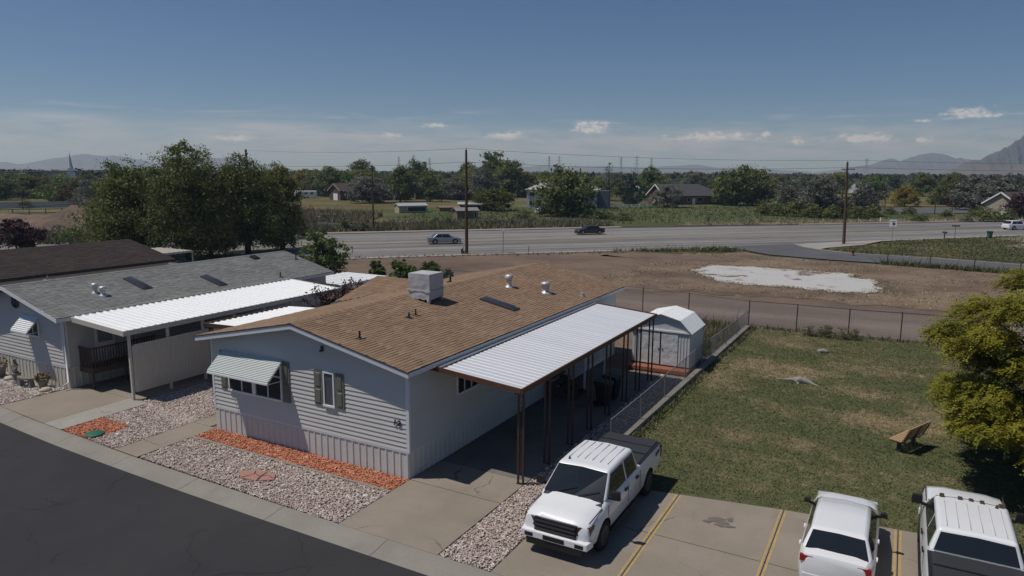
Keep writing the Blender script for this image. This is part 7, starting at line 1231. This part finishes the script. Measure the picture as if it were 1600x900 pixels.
far_house('brick_house', 'brick ranch house with long charcoal roof and white gable boards beyond the pasture', (-62, 228), VW(-62, 228) + .50, 21, 12, 2.9, 3.3, rb, rdark, (False, True), ((-.1, .9, 1.2, 1.2), (.08, .9, 2.0, 1.2), (.33, .9, 1.6, 1.2)), -.02, M['white'], garage=((-4.2, -1.2), (.2, 2.2)))
far_house('two_storey_house', 'pale two storey house with light grey hip roof behind the large dense tree', (-85, 184), VW(-85, 184) - .12, 19.5, 9, 5.2, 2.0, whw, rpale, (True, True), ((-.42, 3.2, 1.4, 1.1), (-.28, 3.2, 1.4, 1.1), (-.16, 3.2, 2.0, 1.1), (.1, 3.2), (-.4, .7, 2.4, 1.2), (-.2, .6, 1.1, 1.8), (.12, .8)), -.26, chimney=(-6.5, 1.5), gwall=tanw)
an = bpy.data.objects['two_storey_house']; MB().box(9.76, 13.0, -3.5, 3.5, -.2, 4.9).build('annex', blw, an)
far_house('brown_house', 'brown two gabled house left of the silver tree by the lone pole', (-170, 190), VW(-170, 190) + .5, 10.5, 8, 3.4, 2.2, brw, rbrown, (False, True), ((-.25, .8, 1.6, 1.2), (.2, .8)), .02, tanw, garage=((-2, 1),))
far_house('brown_house', 'brown house with dark roof hidden behind the silver tree by the lone pole', (-158, 198), VW(-158, 198) + .3, 11, 8, 3.2, 2.6, brw, rbrown, (False, False), ((-.25, .8), (.22, .8, 1.8, 1.2)), 0, rdark)
far_house('brown_house', 'dark roofed house behind the pair of short trunked trees', (-150, 214), VW(-150, 214) + .1, 15, 8, 3.4, 2.6, brw, rdark, (False, True), ((-.3, .8), (.1, .8), (.3, .8)), -.1, rbrown)
far_house('grey_roofed_house', 'low house with broad grey roof between the short trunked trees', (-139, 226), VW(-139, 226) - .1, 14, 9, 3.0, 3.0, tanw, rgrey, (False, False), ((-.3, .8), (.2, .8)), 0)
far_house('grey_roofed_house', 'house with grey roof just left of the big tree clump, half hidden', (-310, 196), VW(-310, 196) + .2, 15, 10, 3.0, 3.2, brw, rgrey, (False, False), ((-.2, .8),), 0)
far_house('brown_house', 'house with brown roof and tan gable at the far right edge', (25.5, 214), VW(25.5, 214) + .9, 14, 9, 3.0, 2.6, tanw, rbrown, (False, False), ((-.2, .8),), .1, M['white'], garage=((-3, -.2),))
far_house('tan_shed', 'small tan board shed with bright metal roof in the field across the road', (-105.5, 140), VW(-105.5, 140) + .35, 7.2, 3.4, 1.7, .5, plain('tan_boards', (.42, .36, .26), .9, .1, var=.2, scale=2), M['duct'], (False, False), ((.12, .35, 4.6, 1.0),), None, cat='shed', over=.25)
far_house('plank_shed', 'grey weathered plank lean-to behind the tall roadside pole', (-83.0, 129.5), VW(-83, 129.5) + .3, 4.6, 3.2, 1.7, .5, M['wood'], plain('weathered_grey_boards', (.24, .225, .215), .9, .1, var=.2, scale=2), (False, False), ((.38, .2, .5, 1.2),), None, cat='shed', over=.35)
far_house('open_shed', 'dark walled shed with pale flat roof behind the tall roadside pole', (-98, 156), VW(-98, 156), 6.2, 4, 1.7, .35, M['deckwood'], rpale, (False, False), ((0, .2, 4.8, 1.1),), None, cat='shed', over=.6)
far_house('low_shed', 'low brown board shed right of the tan board shed', (-101.5, 150.5), VW(-101.5, 150.5) + .2, 5.2, 3, .9, .3, M['redwood'], M['wood'], (False, False), (), None, cat='shed', over=.2)
o = empty('travel_trailer', (-190.8, 190.5, 0), VW(-190.8, 190.5) + .1, 'white travel trailer parked beside the yellow autumn tree', 'trailer'); bevel(MB().box(-3.8, 3.8, -1.2, 1.2, .5, 2.7).build('body', M['white'], o), .15); q = MB()
for x in (-2.2, 0, 2.0): MB().box(x - .5, x + .5, -1.23, -1.19, 1.5, 2.1).build('window', M['glass'], o)
for x in (-.6, .5): disc(-.1, .1, 0, 0, .36, 12, M['rubber'], 'wheel', o).matrix_local = Matrix.Translation((x, -1.0, .36)) @ Matrix.Rotation(math.pi / 2, 4, 'Z')
far_house('white_roofed_building', 'distant building with bright white roof right of the large dense tree', (-120, 330), VW(-120, 330), 14, 7, 2.5, .8, whw, M['white'], (False, False), (), None, cat='building')
# church with a white steeple
ch = empty('church', (-430, 243, 0), VW(-430, 243), 'church with a slender white steeple above the trees at the left', 'church'); MB().box(-16, 3, 0, 24, 0, 5).add([(-17, -1, 5), (-17, 25, 5), (4, 25, 5), (4, -1, 5), (-6.5, -1, 9), (-6.5, 25, 9)], [(0, 4, 5, 1), (2, 5, 4, 3), (0, 3, 4), (1, 5, 2)]).build('nave', rgrey, ch)
sw = MB().box(-2.0, 2.0, -2, 2, 0, 8.0).box(-2.4, 2.4, -2.4, 2.4, 8.0, 8.3).box(-1.4, 1.4, -1.4, 1.4, 8.3, 10.5).box(-1.7, 1.7, -1.7, 1.7, 10.5, 10.8).build('tower', M['white'], ch); MB().lathe([(1.3, 0), (.75, 3), (.08, 8.8)], (0, 0, 10.8), 8, smooth=False).build('spire', whw, ch); MB().tube([(0, 0, 19), (0, 0, 20.4)], .07, 5).build('finial', M['steel'], ch)
# fences beyond
def board_fence(name, a, b, h, n, mat, label, gap=.12):
    f = empty(name, (a[0], a[1], 0), math.atan2(b[1] - a[1], b[0] - a[0]), label, 'fence'); L = math.hypot(b[0] - a[0], b[1] - a[1]); w = L / n; me = MB().box(gap / 2, w - gap / 2, -.03, .03, .05, h).mesh('fence_panel', mat); pm_ = MB().box(-.07, .07, -.07, .07, 0, h + .1).mesh('post', mat)
    for i in range(n): link('fence_panel', me, f, (i * w, 0, 0))
    for i in range(n + 1): link('post', pm_, f, (i * w, 0, 0))
def rail_fence(name, a, b, h, n, rails, mat, label, r=.05, bars=0):
    f = empty(name, (a[0], a[1], 0), math.atan2(b[1] - a[1], b[0] - a[0]), label, 'fence'); L = math.hypot(b[0] - a[0], b[1] - a[1]); w = L / n; pm_ = MB().box(-r * 1.4, r * 1.4, -r * 1.4, r * 1.4, 0, h + .05).mesh('post', mat)
    for i in range(n + 1): link('post', pm_, f, (i * w, 0, 0))
    for k in range(rails): z = h * (k + 1) / rails - .08; MB().box(0, L, -r * .5, r * .5, z - r * 1.3, z + r * 1.3).build('rail', mat, f)
    if bars:
        bm_ = MB().box(-.02, .02, -.02, .02, .05, h).mesh('bar', mat)
        for i in range(int(L / bars)): link('bar', bm_, f, (i * bars, 0, 0))
board_fence('board_fence', (-215, 82), (-190.3, 112.5), 1.6, 16, plain('pale_board_fence', (.46, .45, .44), .8, .2, var=.1), 'pale grey board fence across the back of the dirt ground at the left'); rail_fence('iron_fence', (-176, 66), (-156, 99), 1.5, 13, 2, M['darkmetal'], 'black iron bar fence behind the dirt mound at the left', .05, .45)
rail_fence('rail_fence', (-81.5, 179), (-58, 205), .95, 14, 2, M['white'], 'white rail fence along the back of the green pasture', .07); rail_fence('rail_fence', (-79, 155), (-75.4, 154), 1.1, 2, 3, M['white'], 'short white rail fence left of the large dense tree', .08)
rail_fence('guard_rail', (-92, 95.0), (-80.6, 93.6), .75, 6, 1, M['steel'], 'low steel guard rail beside the lone pole across the road', .12)
# basketball hoop, parked far cars
o = empty('basketball_hoop', (-43.6, 226.5, 0), VW(-43.6, 226.5), 'basketball hoop with white backboard in front of the big dark tree pair', 'basketball hoop'); MB().tube([(0, .3, 0), (0, .3, 3.0)], .08, 6).build('post', M['steel'], o); MB().box(-.9, .9, -.03, .03, 2.8, 3.9).build('backboard', M['white'], o); MB().tube([(.25 * math.cos(a), -.3 + .25 * math.sin(a), 3.0) for a in np.linspace(0, 6.283, 13)], .025, 5).build('rim', M['redlens'], o)
# dirt mound
def mound(name, cx, cy, rx, ry, h, mat, seed, lab=None):
    g = np.random.default_rng(seed); n = 26; V = []; F = []
    ph = g.uniform(0, 6.28, 8)
    for i in range(n):
        for j in range(n):
            u, v = i / (n - 1) * 2 - 1, j / (n - 1) * 2 - 1; d = math.hypot(u, v); z = h * max(0, 1 - d) ** .8 * (1 + .25 * math.sin(5 * u + ph[0]) + .2 * math.sin(7 * v + ph[1]) + .15 * math.sin(11 * u * v + ph[2])) + g.uniform(-.06, .06) * h * (d < .95); V.append((cx + rx * u, cy + ry * v, -.08 + z))
    F = [(i * n + j, (i + 1) * n + j, (i + 1) * n + j + 1, i * n + j + 1) for i in range(n - 1) for j in range(n - 1)]; o = link(name, fast_mesh(name, V, F, mat)); tag(o, kind='structure')
mound('dirt_mound', -137, 77, 14, 8, 3.0, M['dirt'], 3); mound('dirt_mound', -150, 72, 14, 9, 1.8, M['dirt'], 4); mound('dirt_mound', -118, 84, 10, 7, 1.9, M['dirt'], 5); mound('dirt_mound', -24, 83, 8, 3, .35, M['dirt'], 6)
# trees and houses out over the valley
g = np.random.default_rng(2024); KP = ['dark', 'dark', 'dark', 'mid', 'mid', 'green', 'silver', 'silver']; nfar = 0
def in_view(d, a): return d * math.sin(a), d * math.cos(a)
for i in range(150):
    d = g.uniform(255, 520); a = math.radians(g.uniform(-66, 8)); x, y = in_view(d, a)
    if -20 < x < 60 and 225 < y < 470 and g.uniform() < .75: continue
    kd = KP[g.integers(0, 8)]; h = g.uniform(6.0, 10.5); tree('tree', kd, x, y, h, h * g.uniform(.75, 1.2), 'tree of the distant belt beyond the fields, between the road and the skyline', 'trees of the distant belt')
WC = [whw, tanw, brw, whw, rb]; RC = [rgrey, rdark, rbrown, rdark, rgrey]
for i in range(44):
    d = g.uniform(380, 900); a = math.radians(g.uniform(-66, 8)); x, y = in_view(d, a); w = g.uniform(11, 17); j = int(g.integers(0, 5))
    far_house('distant_house', 'small distant house among the trees of the valley', (x, y), VW(x, y) + g.uniform(-.7, .7), w, g.uniform(8, 11), g.uniform(2.7, 4.2), g.uniform(1.8, 3), WC[j], RC[(j + i) % 5], (False, False), ((-.25, .9, 1.8, 1.3), (.2, .9, 1.8, 1.3)), None, None, .5, 'distant houses across the valley')
n = 5200; d = 420 * (9.0) ** g.uniform(0, 1, n); a = np.radians(g.uniform(-80, 22, n)); cx, cy_ = d * np.sin(a), d * np.cos(a); hh = g.uniform(5, 10.0, n) * (1 + .15 * (g.uniform(0, 1, n) > .95)); ww = hh * g.uniform(.5, .9, n); k = 34
u = g.normal(0, 1, (n, k, 3)); u /= np.linalg.norm(u, axis=2)[..., None]; rr = g.uniform(.55, 1.05, (n, k, 1)); P = np.stack([cx, cy_, hh * .55], 1)[:, None] + u * rr * np.stack([ww * .55, ww * .55, hh * .47], 1)[:, None]; sz = np.repeat((hh * .11)[:, None], k, 1).ravel()
V, F = leaf_quads(P.reshape(-1, 3), 1.0, g, u.reshape(-1, 3), .2, .7); V = (V.reshape(-1, 4, 3) - P.reshape(-1, 1, 3)) * sz[:, None, None] + P.reshape(-1, 1, 3)
t = MT('far_wood_leaves', .8, .1); nn = t.noise(.02, 4, .6); c = t.ramp(t.math('ADD', t.math('MULTIPLY', t.rnd(), .35), t.math('MULTIPLY', t.step(nn, .3, .7), .65)), [(0, (.020, .031, .015)), (.45, (.035, .046, .021)), (.75, (.055, .064, .033)), (1, (.085, .092, .06))]); t.col(c)
tag(link('far_wood', fast_mesh('far_wood', V.reshape(-1, 3), F, t.m)), kind='stuff')
# mountains: (azimuth from the view axis in photo pixels, ridge pixel) turned into real ridges at real distance
from mathutils import noise as mnoise
def mountain(name, prof, D, mat, depth=.32, seed=1, rough=.12):
    xs = np.array([p[0] for p in prof], float); hs = np.array([p[1] for p in prof], float); N_ = 220; K = 44; az = np.linspace(xs[0], xs[-1], N_); H = np.interp(az, xs, hs); V = []
    for i in range(N_):
        for j in range(K):
            v = j / (K - 1); d = D * (1 - depth + depth * 1.5 * v); peak = 1 / 1.5; f = (v / peak) ** 1.5 if v < peak else max(0, 1 - (v - peak) / (1 - peak)) ** .9
            a = math.radians(az[i]); x, y = d * math.sin(a), d * math.cos(a); n1 = mnoise.fractal((az[i] * 1.1 + seed * 9, v * 1.6, seed), 1.0, 2.1, 6); n2 = abs(mnoise.fractal((az[i] * 1.3 + v * 1.5, v * 1.1 + 5, seed * 3.0), 1.0, 2.2, 5))
            e = f * (1 + rough * (n1 * 1.2 - n2 * 1.6) * (1 - .75 * max(0, 1 - abs(v - peak) * 5)) * min(1, f * 3)); V.append((x, y, -5 + (H[i] + 5) * e + (H[i] * .02 * n1 if v >= peak * .95 and v < peak * 1.05 else 0)))
    F = [(i * K + j, (i + 1) * K + j, (i + 1) * K + j + 1, i * K + j + 1) for i in range(N_ - 1) for j in range(K - 1)]; me = fast_mesh(name, V, F, mat); tag(link(name, me), kind='structure')
t = MT('mountain_rock', .95, .05); nn = t.noise(.004, 7, .7); n2 = t.noise(.02, 5, .7); sz_ = t.N.new('ShaderNodeSeparateXYZ'); t.L.new(t.pos(), sz_.inputs[0]); lo = t.step(t.math('ADD', sz_.outputs[2], t.math('MULTIPLY', nn, 60.0)), 95.0, 55.0)
c = t.ramp(t.math('ADD', t.math('MULTIPLY', nn, .6), t.math('MULTIPLY', n2, .4)), [(.3, (.045, .046, .040)), (.5, (.085, .073, .066)), (.7, (.15, .125, .11))]); t.col(t.mix(t.math('MULTIPLY', lo, .6), c, (.15, .123, .10))).bump(n2, 12, 1.0)
def ridge(pts, D):   # photo ridge line -> (azimuth from +Y, height)
    return [(math.degrees(math.atan((x - 800) / 1105)) - 28.88, 10 + 1.09 * D * math.tan(math.atan((268.2 + .0043 * (x - 800) - y) / math.hypot(1105, x - 800)))) for x, y in pts]
mountain('mountain', ridge([(1385, 279), (1440, 274), (1470, 266), (1500, 254), (1506, 250), (1515, 250), (1530, 243), (1546, 234), (1565, 227), (1580, 217), (1600, 206), (1640, 195), (1700, 186), (1780, 184), (1900, 200), (2100, 250), (2200, 274)], 4300), 4300, t.m, seed=3, rough=.34)
mountain('mountain', ridge([(1250, 271), (1310, 264), (1350, 258), (1378, 249), (1395, 252), (1420, 244), (1442, 240), (1460, 243), (1490, 249), (1560, 256), (1700, 271)], 7800), 7800, t.m, seed=5, rough=.2)
mountain('mountain', ridge([(-700, 262), (-400, 248), (-150, 258), (-40, 254), (0, 256), (20, 254), (40, 258), (62, 255), (90, 250), (120, 246), (146, 242), (165, 246), (182, 245), (212, 248), (250, 256), (290, 252), (330, 246), (360, 249), (400, 255), (440, 262), (470, 266)], 8400), 8400, t.m, seed=7, rough=.2)
mountain('mountain', ridge([(690, 268), (760, 265), (810, 262), (850, 259), (880, 262), (940, 260), (1000, 262), (1085, 258), (1110, 262), (1180, 264), (1260, 268)], 8600), 8600, t.m, seed=9, rough=.15)

# ------------------------------------------------------------------ air
m = MB().box(-9500, 9500, -900, 9500, -1.2, 400)
hz = m.build('haze', []); tag(hz, kind='stuff')
hm = bpy.data.materials.new('valley_haze'); hm.use_nodes = True; ht = hm.node_tree
for n in list(ht.nodes): ht.nodes.remove(n)
ho = ht.nodes.new('ShaderNodeOutputMaterial'); hv = ht.nodes.new('ShaderNodeVolumePrincipled'); hv.inputs['Color'].default_value = (0.52, 0.72, 1.0, 1); hv.inputs['Density'].default_value = HAZE_DENSITY; hv.inputs['Absorption Color'].default_value = (1, 1, 1, 1); hv.inputs['Anisotropy'].default_value = 0.2
ht.links.new(hv.outputs[0], ho.inputs['Volume']); hz.data.materials.append(hm)
